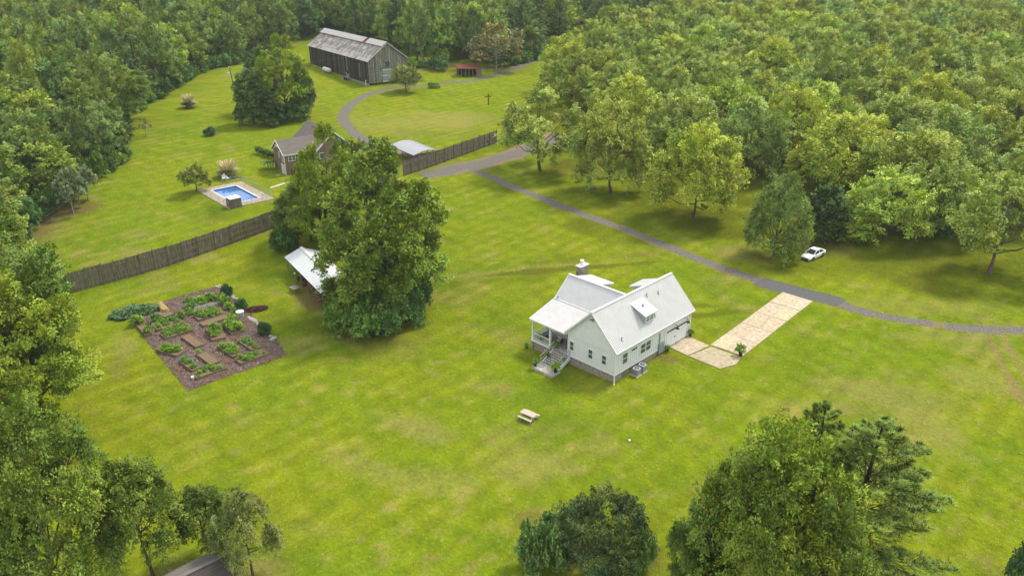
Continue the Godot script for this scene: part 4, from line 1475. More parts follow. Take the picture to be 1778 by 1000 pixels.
	for q in [[0.05, 13.45], [0.05, 10.42], [2.9, 13.45]]:
		b = MB.new()
		b.box(W(q[0], q[1], 1.1), Vector3(0.22, 2.78, 0.22))
		b.box(W(q[0], q[1], 1.1), Vector3(0.3, 0.25, 0.3))
		part("porch_post", b, M.trim, o)
	b = MB.new()
	b.box(W(0.05, 13.45, -0.9), Vector3(0.3, 1.9, 0.3))
	part("post_pier", b, M.block, o)
	for q in [[W(0.05, 13.3, 2.0), W(0.05, 10.55, 2.0)], [W(0.15, 13.45, 2.0), W(2.8, 13.45, 2.0)]]:
		b = MB.new()
		b.bar(q[0], q[1], 0.09, 0.07)
		b.bar(q[0] - Vector3.UP * 0.78, q[1] - Vector3.UP * 0.78, 0.06, 0.06)
		var m := int((q[1] - q[0]).length() / 0.14)
		for i in m:
			var p: Vector3 = q[0].lerp(q[1], (i + 0.5) / m)
			b.box(p - Vector3.UP * 0.78, Vector3(0.035, 0.76, 0.035))
		part("railing", b, M.trim, o)
	# front door in the porch wall
	b = MB.new()
	b.box(W(2.96, 9.0, 1.1), Vector3(0.08, 2.15, 1.1))
	var fd := part("front_door", b, M.dark_metal, o)
	b = MB.new()
	b.box(W(2.9, 8.6, 2.05), Vector3(0.08, 0.14, 0.06))
	part("door_handle", b, M.white_metal, fd)
	window(o, W(2.96, 11.8, 1.9), bf, 1.1, 1.3)
	# steps
	var st := 7
	for i in st:
		b = MB.new()
		var hh := 1.05 - (i + 1) * 0.155
		var uu := -0.15 - (i + 0.5) * 0.325
		b.box(W(uu, 8.4, hh - 0.06), Vector3(0.36, 0.06, 2.6))
		var tread := part("step", b, M.deck_board, o)
		b = MB.new()
		b.box(W(uu + 0.15, 8.4, hh - 0.22), Vector3(0.03, 0.16, 2.56))
		part("riser", b, M.trim, tread)
	for vv in [7.02, 9.78]:
		b = MB.new()
		b.bar(W(0.0, vv, 0.75), W(-2.5, vv, -0.42), 0.09, 0.5)
		part("stringer", b, M.trim, o)
		b = MB.new()
		b.bar(W(0.1, vv, 2.02), W(-2.42, vv, 0.95), 0.1, 0.09)
		b.box(W(-2.42, vv, -0.35), Vector3(0.12, 1.36, 0.12))
		b.box(W(0.05, vv, 1.05), Vector3(0.12, 1.0, 0.12))
		b.bar(W(0.1, vv, 1.45), W(-2.42, vv, 0.36), 0.05, 0.05)
		part("stair_rail", b, M.deck_board, o)
	# dormers
	dormer(o, [W(6.3, 3.3, 7.74), W(8.85, 3.3, 7.74), W(8.8, 0.36, 6.66), W(6.25, 0.36, 6.66)], W(6.5, 0.66, 5.2), W(8.5, 0.66, 5.2), W(8.5, 3.1, 7.5), W(6.5, 3.1, 7.5), true)
	dormer(o, [W(14.5, 3.75, 8.2), W(11.5, 3.75, 8.2), W(11.5, 6.75, 7.12), W(14.5, 6.75, 7.12)], W(14.25, 6.45, 5.3), W(11.75, 6.45, 5.3), W(11.75, 4.1, 7.8), W(14.25, 4.1, 7.8), false)
	dormer(o, [W(7.35, 8.8, 7.98), W(7.35, 12.75, 7.98), W(10.75, 12.75, 7.14), W(10.75, 8.8, 7.14)], W(10.4, 9.05, 4.9), W(10.4, 12.5, 4.9), W(7.6, 12.5, 7.7), W(7.6, 9.05, 7.7), false)
	# chimney
	b = MB.new()
	b.box(W(9.85, 13.55, 0.0), Vector3(1.56, 8.52, 0.76))
	var ch := part("chimney", b, M.mortar, o)
	b = MB.new()
	var gr := RandomNumberGenerator.new()
	gr.seed = 5
	var y := 0.4
	while y < 8.4:
		var rh2 := gr.randf_range(0.16, 0.26)
		for side in 4:
			var wl := 1.56 if side % 2 == 0 else 0.76
			var x := -wl * 0.5
			while x < wl * 0.5 - 0.05:
				var sw := minf(gr.randf_range(0.2, 0.5), wl * 0.5 - x)
				var g2 := gr.randf_range(0.6, 1.35)
				b.col = Color(g2, g2 * gr.randf_range(0.86, 1.0), g2 * gr.randf_range(0.72, 1.0))
				var bx := Basis(Vector3.UP, PI * 0.5 * side)
				var off := 0.38 if side % 2 == 0 else 0.78
				b.box(W(9.85, 13.55, y) + bx * Vector3(x + sw * 0.5, 0, off), Vector3(sw - 0.025, rh2 - 0.025, gr.randf_range(0.05, 0.1)), bx)
				x += sw
		y += rh2
	part("chimney_stones", b, M.stone, ch, "stuff")
	b = MB.new()
	b.box(W(9.85, 13.55, 8.53), Vector3(1.86, 0.08, 0.94))
	part("chimney_cap", b, M.galvanised_pale, ch)
	b = MB.new()
	b.lathe(W(9.75, 13.55, 8.6), [Vector2(0.001, 0), Vector2(0.22, 0), Vector2(0.22, 0.62), Vector2(0.28, 0.62), Vector2(0.28, 0.72), Vector2(0.001, 0.74)], 12)
	part("flue", b, M.white_metal, ch)
	# vents on the roof
	for q in [[1.62, 0.42, 5.1], [9.72, 2.8, 7.51], [11.86, 2.51, 7.22], [8.97, 0.89, 5.58]]:
		b = MB.new()
		b.lathe(W(q[0], q[1], q[2] - 0.1), [Vector2(0.2, 0), Vector2(0.14, 0.16), Vector2(0.075, 0.2), Vector2(0.075, 0.5), Vector2(0.001, 0.5)], 9)
		part("roof_vent", b, M.grey_metal, o)
	for q in [W(4.55, 13.2, 5.38), W(7.5, 1.75, 7.15)]:
		b = MB.new()
		b.lathe(q, [Vector2(0.2, 0), Vector2(0.13, 0.18), Vector2(0.08, 0.2), Vector2(0.08, 0.42), Vector2(0.001, 0.42)], 9)
		part("roof_vent", b, M.grey_metal, o)
	# downspouts
	b = MB.new()
	b.bar(W(-0.16, -0.14, E - 0.45), W(-0.16, -0.14, 0.05), 0.1, 0.1)
	b.bar(W(-0.16, -0.14, E - 0.45), W(-og, -oh, eb - 0.1), 0.1, 0.1)
	b.bar(W(-0.16, -0.14, 0.05), W(-0.5, -0.4, -0.05), 0.1, 0.1)
	part("downspout", b, M.trim, o)
	b = MB.new()
	b.bar(W(-0.08, D + 0.15, 4.0), W(-0.08, D + 0.15, 1.9), 0.12, 0.12)
	part("downspout", b, M.black, o)
	b = MB.new()
	b.bar(W(LN - 0.1, -0.12, E - 0.4), W(LN - 0.1, -0.12, 0.65), 0.1, 0.1)
	part("downspout", b, M.trim, o)
	# floodlight under the gable
	b = MB.new()
	b.box(W(-0.12, D * 0.5 - 0.05, R - 1.0), Vector3(0.2, 0.16, 0.14))
	b.box(W(-0.26, D * 0.5 + 0.12, R - 1.1), Vector3(0.22, 0.16, 0.16))
	b.box(W(-0.26, D * 0.5 - 0.22, R - 1.12), Vector3(0.22, 0.16, 0.16))
	part("floodlight", b, M.grey_metal, o)
	# two gooseneck lamps over the garage
	for q in [12.34, 14.83]:
		b = MB.new()
		b.bar(W(q, -0.05, 3.5), W(q, -0.4, 3.6), 0.05, 0.05)
		b.bar(W(q, -0.4, 3.6), W(q, -0.55, 3.3), 0.05, 0.05)
		b.lathe(W(q, -0.55, 3.05), [Vector2(0.24, 0), Vector2(0.2, 0.12), Vector2(0.06, 0.24), Vector2(0.001, 0.26)], 10)
		part("wall_lamp", b, M.black, o)
	house_things()

func dormer(o: Node3D, r: Array, f0: Vector3, f1: Vector3, b1: Vector3, b0: Vector3, glazed: bool) -> void:
	# r: the roof's four corners (high left, high right, low right, low left as seen from outside); f0 f1: foot of its front
	var b := MB.new()
	var top := func(p: Vector3) -> Vector3:
		var nn: Vector3 = (r[1] - r[0]).cross(r[3] - r[0]).normalized()
		var hh: float = r[0].y - ((p.x - r[0].x) * nn.x + (p.z - r[0].z) * nn.z) / nn.y
		return Vector3(p.x, hh - 0.08, p.z)
	var low := minf(f0.y, b0.y)
	var q := [Vector3(f0.x, low, f0.z), Vector3(f1.x, low, f1.z), Vector3(b1.x, low, b1.z), Vector3(b0.x, low, b0.z), top.call(f0), top.call(f1), top.call(b1), top.call(b0)]
	b.hexa(q)
	var d := part("dormer", b, M.grey_siding, o)
	b = MB.new()
	b.slab(r[3], r[2], r[1], r[0], 0.1)
	var rr := part("dormer_roof", b, M.roof, d)
	b = MB.new()
	seams(b, r[0], r[1], r[2], r[3], 0.3, 0.04, 0.03)
	part("roof_seams", b, M.white_metal, rr, "stuff")
	b = MB.new()
	b.bar(r[3] + Vector3.DOWN * 0.08, r[2] + Vector3.DOWN * 0.08, 0.06, 0.16)
	b.bar(r[3] + Vector3.DOWN * 0.08, r[0] + Vector3.DOWN * 0.08, 0.05, 0.14)
	b.bar(r[2] + Vector3.DOWN * 0.08, r[1] + Vector3.DOWN * 0.08, 0.05, 0.14)
	part("dormer_trim", b, M.white_metal, d)
	if glazed:
		var m := (f0 + f1) * 0.5
		window(d, Vector3(m.x, 5.62, m.z + 0.03), Basis.IDENTITY, 1.5, 0.72, 2)

func at_house(u: float, v: float, h: float) -> Vector3:
	return house_at * W(u, v, h)

func house_things() -> void:
	var yaw := 0.795
	# landing and the air conditioners
	var b := MB.new()
	b.box(W(0, 0, -0.45), Vector3(1.55, 0.5, 3.4))
	var l := thing("concrete_landing", "pale concrete landing slab at the foot of the porch steps", "landing slab", at_house(-3.2, 8.15, -0.05), yaw)
	part("slab", b, M.pale_concrete, l)
	var first: Node3D = null
	for k in 2:
		var u := 3.2 + k * 1.2
		var p := at_house(u, -0.95, 0)
		p.y = hg(p.x, p.z)
		var lab: String = ["grey air conditioner beside the house wall, the one nearer the porch corner", "grey air conditioner beside the house wall, the one nearer the garage"][k]
		if k == 0:
			first = thing("air_conditioner", lab, "air conditioner", p, yaw, "air conditioners by the house")
			b = MB.new()
			b.box(Vector3(0, 0, 0), Vector3(1.05, 0.12, 1.05))
			part("pad", b, M.pale_concrete, first)
			b = MB.new()
			b.box(Vector3(0, 0.12, 0), Vector3(0.8, 0.86, 0.8))
			for i in 8:
				b.box(Vector3(0, 0.17 + i * 0.1, 0), Vector3(0.84, 0.05, 0.84))
			part("cabinet", b, M.grey_metal, first)
			b = MB.new()
			b.lathe(Vector3(0, 0.985, 0), [Vector2(0.34, 0), Vector2(0.34, 0.03), Vector2(0.001, 0.03)], 14)
			var fan := part("fan_opening", b, M.black, first)
			b = MB.new()
			for i in 6:
				b.bar(Vector3(0, 1.03, 0), Vector3(cos(i * TAU / 6) * 0.36, 1.03, sin(i * TAU / 6) * 0.36), 0.02, 0.02)
			b.lathe(Vector3(0, 1.02, 0), [Vector2(0.12, 0), Vector2(0.12, 0.03), Vector2(0.001, 0.03)], 10)
			part("fan_guard", b, M.grey_metal, fan)
			b = MB.new()
			b.lathe(Vector3(0, 0.98, 0), [Vector2(0.42, 0), Vector2(0.42, 0.04), Vector2(0.35, 0.045)], 16)
			part("top_ring", b, M.white_metal, first)
		else:
			var c := first.duplicate()
			c.name = numbered("air_conditioner", self)
			add_child(c, true)
			c.position = p
			c.set_meta("label", lab)
	# potted plants
	pot("potted_plant", "potted green plant at the outer left corner of the landing slab", at_house(-3.6, 9.6, 0.05), 0.9, "black", "leaf")
	pot("potted_plant", "potted green plant in a tall dark pot at the right corner of the landing slab", at_house(-3.0, 6.75, 0.05), 1.25, "black", "leaf_yellow")
	pot("potted_plant", "potted plant at the top of the porch steps on the left", at_house(0.15, 9.55, 1.1), 0.8, "terracotta", "leaf")
	pot("potted_plant", "small potted plant on the right edge of the porch steps", at_house(-1.0, 7.2, 0.6), 0.5, "black", "leaf")
	pot("potted_plant", "potted plant on the left edge of the porch steps halfway down", at_house(-1.35, 9.5, 0.45), 0.6, "black", "leaf_dark")
	for k in 5:
		pot("railing_plant", "potted plant on the porch behind the front railing, %s counted from the outer corner" % ["first", "second", "third", "fourth", "fifth"][k], at_house(0.4, 13.0 - k * 0.55, 1.1), 0.65 + 0.12 * (k % 3), ["terracotta", "black", "black", "terracotta", "black"][k], ["leaf_warm", "leaf", "leaf_dark", "leaf_yellow", "leaf"][k])
	var p := at_house(-0.4, 14.1, 0)
	pot("potted_plant", "small white-flowered plant in a pot on the grass beside the outer porch post", ground(p), 0.7, "black", "leaf_grey")
	p = gp(1286, 618) + Vector3.UP * 0.12
	pot("potted_plant", "large potted shrub in a black pot on the edge of the concrete driveway", p, 1.35, "black", "leaf")
	pot("potted_plant", "small potted plant at the left foot of the garage door", ground(at_house(10.5, -0.5, 0)) + Vector3.UP * 0.05, 0.8, "black", "leaf")
	pot("potted_plant", "small dark potted plant at the right corner of the garage", ground(at_house(15.9, -0.4, 0)) + Vector3.UP * 0.05, 0.9, "black", "leaf_dark")
	# porch seats
	var s := thing("porch_armchair", "beige cushioned wicker armchair on the porch near the steps", "armchair", at_house(1.5, 10.2, 1.1), yaw + 0.3)
	armchair(s, "cream_cloth")
	s = thing("porch_armchair", "dark wicker armchair with blue cushions on the porch behind the railing", "armchair", at_house(1.5, 12.3, 1.1), yaw - 0.4)
	armchair(s, "blue_cloth")
	var tb := thing("porch_table", "low dark table between the porch armchairs", "table", at_house(0.9, 11.3, 1.1), yaw)
	b = MB.new()
	b.box(Vector3(0, 0.42, 0), Vector3(0.6, 0.05, 0.6))
	part("table_top", b, M.dark_metal, tb)
	for q in [[-1, -1], [1, -1], [1, 1], [-1, 1]]:
		b = MB.new()
		b.box(Vector3(q[0] * 0.25, 0, q[1] * 0.25), Vector3(0.05, 0.42, 0.05))
		part("leg", b, M.dark_metal, tb)

func armchair(o: Node3D, cloth: String) -> void:
	var b := MB.new()
	b.box(Vector3(0, 0.1, 0), Vector3(0.85, 0.28, 0.85))
	part("frame", b, M.dark_metal, o)
	b = MB.new()
	b.box(Vector3(-0.04, 0.38, 0), Vector3(0.66, 0.14, 0.62))
	part("seat", b, M[cloth], o)
	b = MB.new()
	b.box(Vector3(0.36, 0.38, 0), Vector3(0.14, 0.55, 0.8))
	part("backrest", b, M[cloth], o)
	for s in [-1, 1]:
		b = MB.new()
		b.box(Vector3(0, 0.36, s * 0.38), Vector3(0.8, 0.26, 0.12))
		part("armrest", b, M.dark_metal, o)

func pot(called: String, label: String, p: Vector3, h: float, vessel: String, tint: String) -> void:
	var o := thing(called, label, "potted plant", p, fposmod(p.x * 3.0, TAU))
	var b := MB.new()
	var r := h * 0.22
	b.lathe(Vector3.ZERO, [Vector2(0.001, 0), Vector2(r * 0.7, 0), Vector2(r, h * 0.4), Vector2(r * 1.1, h * 0.42), Vector2(r * 0.9, h * 0.42), Vector2(0.001, h * 0.38)], 10)
	part("pot", b, M[vessel], o)
	var f := put("foliage", kinds.kale.crown, o, M[tint])
	f.position = Vector3(0, h * 0.34, 0)
	f.scale = Vector3(1, 1.1, 1) * h * 0.62

func yaw_of(d: Vector3) -> float:
	# the turn that brings +x onto d
	return atan2(-d.z, d.x)

# ---------------------------------------------------------------- fences
func board_fence(label: String, pts: Array, high: float, first: int) -> void:
	var o := thing("board_fence", label, "fence", pts[0])
	var org: Vector3 = pts[0]
	var boards := MB.new()
	var line := smooth_line(pts, 0.2)
	var total := 0.0
	for i in line.size() - 1:
		total += line[i].distance_to(line[i + 1])
	var n := int(round(total / 2.44))
	var posts := []
	for i in n + 1:
		var q := line[int(round(float(i) / n * (line.size() - 1)))]
		posts.append(ground(q))
	var g := RandomNumberGenerator.new()
	g.seed = first
	for i in n + 1:
		var p: Vector3 = posts[i] - org
		var nx: Vector3 = (posts[mini(i + 1, n)] - posts[maxi(i - 1, 0)])
		nx.y = 0
		var bx := Basis(Vector3.UP, yaw_of(nx))
		var side := bx * Vector3(0, 0, 0.09)
		var b := MB.new()
		b.box(p + side - Vector3.UP * 0.4, Vector3(0.13, high + 0.4 + g.randf_range(0.22, 0.38), 0.13), bx)
		part("post", b, M.fence_rail if i % 3 else M.fence_wood, o)
		if i == n:
			break
		var e: Vector3 = posts[i + 1] - org
		var bay_h := high + g.randf_range(-0.07, 0.07)
		for r in 3:
			if r == 1 and g.randf() < 0.55 or r == 2 and g.randf() < 0.3:
				continue
			b = MB.new()
			var hh: float = [0.45, 0.5, 0.82][r] * high
			if r == 0:
				hh = 0.2 * high
			b.bar(p + side + Vector3.UP * hh, e + side + Vector3.UP * hh, 0.05, 0.1)
			part("rail", b, M.fence_rail, o)
		var m := int(round((e - p).length() / 0.152))
		for k in m:
			var q := p.lerp(e, (k + 0.5) / m)
			var t := exp(g.randf_range(-0.28, 0.25))
			boards.col = Color(t, t * g.randf_range(0.94, 1.04), t * g.randf_range(0.9, 1.08))
			boards.box(q + Vector3.UP * (0.03 + g.randf_range(0, 0.03)), Vector3(0.138, bay_h + g.randf_range(-0.05, 0.04), 0.02), bx * Basis(Vector3.RIGHT, g.randf_range(-0.01, 0.01)))
	part("boards", boards, M.fence_wood, o, "stuff")

# ---------------------------------------------------------------- pool
func plan_pool() -> void:
	deck_height = 3.6
	for k in 3:
		# the ground under the pool decides its height
		var m := level(414, 338, deck_height)
		deck_height = 0.035 * 15.0 * sp((-m.z - 125.0) / 15.0) + 0.75
	var a := level(367.5, 330.5, deck_height)
	var b := level(410, 321.5, deck_height)
	var c := level(449, 344, deck_height)
	pool_centre = (a + c) * 0.5
	var long := (c - b).normalized()
	var short := (b - a).normalized()
	# square the two directions up
	var mid := (long + Vector3(short.z, 0, -short.x) * signf(long.dot(Vector3(short.z, 0, -short.x)))).normalized()
	pool_z = mid
	pool_x = Vector3(mid.z, 0, -mid.x)
	pool_half = Vector2((b - a).length() * 0.5 + 2.1, (c - b).length() * 0.5 + 2.2)

func pool_pt(x: float, z: float, y: float) -> Vector3:
	return pool_centre + pool_x * x + pool_z * z + Vector3.UP * (y - pool_centre.y + deck_height)

func make_pool() -> void:
	var hx := pool_half.x - 2.1
	var hz := pool_half.y - 2.2
	var o := root_node("swimming_pool", "structure", "rectangular blue swimming pool with pale coping and a concrete deck")
	o.set_meta("kind", "structure")
	var b := MB.new()
	var fl := -1.15
	b.quad(pool_pt(-hx, hz, fl), pool_pt(hx, hz, fl), pool_pt(hx, -hz, fl), pool_pt(-hx, -hz, fl))
	for q in [[-hx, -hz, hx, -hz], [hx, -hz, hx, hz], [hx, hz, -hx, hz], [-hx, hz, -hx, -hz]]:
		b.quad(pool_pt(q[0], q[1], fl), pool_pt(q[2], q[3], fl), pool_pt(q[2], q[3], -0.02), pool_pt(q[0], q[1], -0.02))
	part("pool_liner", b, M.liner, o)
	b = MB.new()
	b.quad(pool_pt(-hx, hz, -0.2), pool_pt(hx, hz, -0.2), pool_pt(hx, -hz, -0.2), pool_pt(-hx, -hz, -0.2))
	part("pool_water", b, M.water, o)
	# deck slabs round the pool
	var X := pool_half.x
	var Z := pool_half.y
	var zs := [-Z, -hz, -hz * 0.34, hz * 0.34, hz, Z]
	for i in 5:
		for s in [-1, 0, 1]:
			if s == 0 and i > 0 and i < 4:
				continue
			var x0: float = [-X, -hx, hx][s + 1]
			var x1: float = [-hx, hx, X][s + 1]
			b = MB.new()
			var t := rng.randf_range(0.9, 1.08)
			b.col = Color(t, t, t)
			var g := 0.015
			var c := [pool_pt(x0 + g, zs[i + 1] - g, 0), pool_pt(x1 - g, zs[i + 1] - g, 0), pool_pt(x1 - g, zs[i] + g, 0), pool_pt(x0 + g, zs[i] + g, 0)]
			b.slab(c[0], c[1], c[2], c[3], 0.22)
			part("deck_slab", b, M.pool_deck, o)
	for q in [[-hx, -hz, hx, -hz], [hx, -hz, hx, hz], [hx, hz, -hx, hz], [-hx, hz, -hx, -hz]]:
		b = MB.new()
		b.bar(pool_pt(q[0], q[1], 0.02), pool_pt(q[2], q[3], 0.02), 0.28, 0.07)
		part("coping", b, M.coping, o)
	b = MB.new()
	for k in 3:
		b.box(pool_pt(hx * 0.5, hz - 0.3 - k * 0.3, -0.75 + 0.0) + Vector3.UP * (0.4 - k * 0.2), Vector3(1.6, 0.3, 0.35), Basis(Vector3.UP, yaw_of(pool_x)))
	part("pool_steps", b, M.coping, o)
	# pump house: a box of boards with a pale lid
	var bx := yaw_of(pool_x)
	var p := level(407, 362, deck_height - 0.5)
	p.y = deck_height - 0.55
	var s := thing("pump_shed", "small square weathered pump shed with a pale lid beside the pool", "shed", p, bx)
	var wide := 2.1
	for k in 4:
		var turn := Basis(Vector3.UP, k * PI / 2)
		b = MB.new()
		for i in 7:
			var t := rng.randf_range(0.75, 1.2)
			b.col = Color(t, t * 1.02, t * 0.95)
			b.box(turn * Vector3(-wide * 0.5 + (i + 0.5) * wide / 7, 0, wide * 0.5), Vector3(wide / 7 - 0.02, 2.25, 0.06), turn)
		part("board_wall", b, M.old_wood, s)
	b = MB.new()
	b.box(Vector3(0, 0, 0), Vector3(wide - 0.1, 2.2, wide - 0.1))
	part("core", b, M.dark_bark, s)
	b = MB.new()
	b.box(Vector3(0, 2.26, 0), Vector3(wide + 0.16, 0.08, wide + 0.16))
	part("lid", b, M.coping, s)
	# chain link fence on three sides
	var f := thing("chain_link_fence", "thin grey chain link fence around the pool deck", "fence", pool_pt(0, 0, 0))
	var org := pool_pt(0, 0, 0)
	var run := [[-X + 0.1, Z - 0.1, X - 0.1, Z - 0.1], [X - 0.1, Z - 0.1, X - 0.1, -Z + 0.1], [-X + 0.1, -Z + 0.3, -X + 0.1, Z - 0.1], [X - 0.1, -Z + 0.1, 0.5, -Z + 0.1]]
	var wire := MB.new()
	for q in run:
		var a := pool_pt(q[0], q[1], 0) - org
		var e := pool_pt(q[2], q[3], 0) - org
		var n := int(round(a.distance_to(e) / 2.3))
		for i in n + 1:
			b = MB.new()
			var at := a.lerp(e, i / float(n))
			b.tube(at, at + Vector3.UP * 1.35, 0.035, 0.035, 6, true)
			part("post", b, M.galvanised, f)
		b = MB.new()
		b.tube(a + Vector3.UP * 1.3, e + Vector3.UP * 1.3, 0.022, 0.022, 5)
		part("top_rail", b, M.galvanised, f)
		var m := int(a.distance_to(e) / 0.16)
		var st := (e - a) / m
		for i in m:
			var k0 := a + st * i
			for sgn in [-1, 1]:
				var p0 := k0 + (Vector3.UP * 0.05 if sgn > 0 else Vector3.UP * 1.28)
				var p1 := k0 + st * 7 + (Vector3.UP * 1.28 if sgn > 0 else Vector3.UP * 0.05)
				if i + 7 > m:
					continue
				var sd := st.normalized() * 0.006
				wire.quad(p0 - sd, p0 + sd, p1 + sd, p1 - sd)
	part("wire_mesh", wire, M.galvanised, f, "stuff")
	# white garden chairs at the back
	var first: Node3D = null
	for k in 3:
		var at := pool_pt(-hx + 1.3 + k * 0.9, -Z + 0.2 - (k % 2) * 0.55, 0)
		at = level(388.0 + k * 3.2, 313.0 - (k % 2) * 3.0, deck_height)
		var lab: String = ["white garden chair at the back of the pool deck, the one nearest the round tree", "white garden chair at the back of the pool deck, the middle one", "white garden chair at the back of the pool deck, the one nearest the pool corner"][k]
		if k == 0:
			first = thing("garden_chair", lab, "chair", at, 0.6, "white chairs by the pool")
			b = MB.new()
			b.box(Vector3(0, 0.42, 0), Vector3(0.56, 0.06, 0.56))
			part("seat", b, M.trim, first)
			b = MB.new()
			for i in 5:
				b.box(Vector3(-0.22 + i * 0.11, 0.48, -0.26), Vector3(0.07, 0.55, 0.04))
			b.box(Vector3(0, 1.0, -0.26), Vector3(0.56, 0.08, 0.05))
			part("backrest", b, M.trim, first)
			for q in [[-1, -1], [1, -1], [1, 1], [-1, 1]]:
				b = MB.new()
				b.box(Vector3(q[0] * 0.25, 0, q[1] * 0.25), Vector3(0.05, 0.42, 0.05))
				part("leg", b, M.trim, first)
			for q in [-1, 1]:
				b = MB.new()
				b.box(Vector3(q * 0.27, 0.64, 0.02), Vector3(0.06, 0.04, 0.5))
				part("armrest", b, M.trim, first)
		else:
			var c := first.duplicate()
			c.name = numbered("garden_chair", self)
			add_child(c, true)
			c.position = at
			c.rotation.y = 0.6 + k * 0.9
			c.set_meta("label", lab)
	# pampas grass
	pampas("pampas_clump", "wide pampas grass clump with tan plumes behind the pool", gp(396, 307), 3.4, 3.1)
	pampas("pampas_clump", "small pampas grass clump alone on the far left lawn", gp(328, 187), 3.6, 1.8)
	b = MB.new()
	var w := thing("stone_border", "low stone border in front of the wide pampas clump", "stone border", gp(408, 308.5))
	for i in 8:
		b = MB.new()
		b.rock(Vector3(-2.2 + i * 0.6, 0.12, sin(i * 2.0) * 0.1), Vector3(0.34, 0.2, 0.24), rng, 3, 6)
		part("stone", b, M.stone, w)
	# pale walk from the house towards the pool, pale slab on the deck
	b = MB.new()
	var l := strip(smooth_line(px_line([[468, 326], [484, 321], [498, 316]]), 0.8), 0.42, 0.05, 0.05, Color(1, 1, 1), 55)
	struct("path", l, M.pale_concrete, "short pale concrete walk on the lawn between the pool and the brick house")

func pampas(called: String, label: String, p: Vector3, h: float, r: float) -> void:
	var o := thing(called, label, "pampas grass", p)
	var g := RandomNumberGenerator.new()
	g.seed = int(absf(p.z * 10.0))
	var b := MB.new()
	for i in 2200:
		var a := g.randf() * TAU
		var out := Vector3(cos(a), 0, sin(a))
		var lean := sqrt(g.randf())
		var s := out * lean * r * 0.25
		var l := h * g.randf_range(0.55, 0.85)
		var md := s + (out * lean * 0.75 + Vector3.UP).normalized() * l * 0.65
		var tip := md + (out * (0.5 + lean) + Vector3(0, 0.35 - lean * 0.6, 0)).normalized() * l * 0.5
		b.col = shade(Color(0.24, 0.25, 0.10), g, 0.35, 0.1)
		var sd := out.cross(Vector3.UP) * 0.045
		b.needle(s, md, sd, (out + Vector3.UP).normalized())
		b.needle(md - (md - s) * 0.3, tip, sd, (out * 0.5 + Vector3.UP).normalized())
	part("leaves", b, M.leaf, o)
	b = MB.new()
	for i in 120:
		var a := g.randf() * TAU
		var out := Vector3(cos(a), 0, sin(a))
		var lean := sqrt(g.randf())
		var s := out * lean * r * 0.3 + Vector3(0, h * 0.35, 0)
		var e := s + (out * lean * 0.7 + Vector3.UP).normalized() * h * g.randf_range(0.5, 0.72)
		var t := exp(g.randf_range(-0.25, 0.25))
		b.col = Color(t, t * 0.97, t * 0.9)
		b.tube(s, e, 0.02, 0.02, 3)
		b.tube(s.lerp(e, 0.55), s.lerp(e, 0.82), 0.04, 0.14, 5)
		b.tube(s.lerp(e, 0.82), s.lerp(e, 1.12), 0.14, 0.02, 5)
	part("plumes", b, M.plume, o)

# ---------------------------------------------------------------- vegetable garden
func gz(x: float, y: float) -> Vector3:
	return gp(190.0 + x * 0.21, 480.0 + y * 0.21)

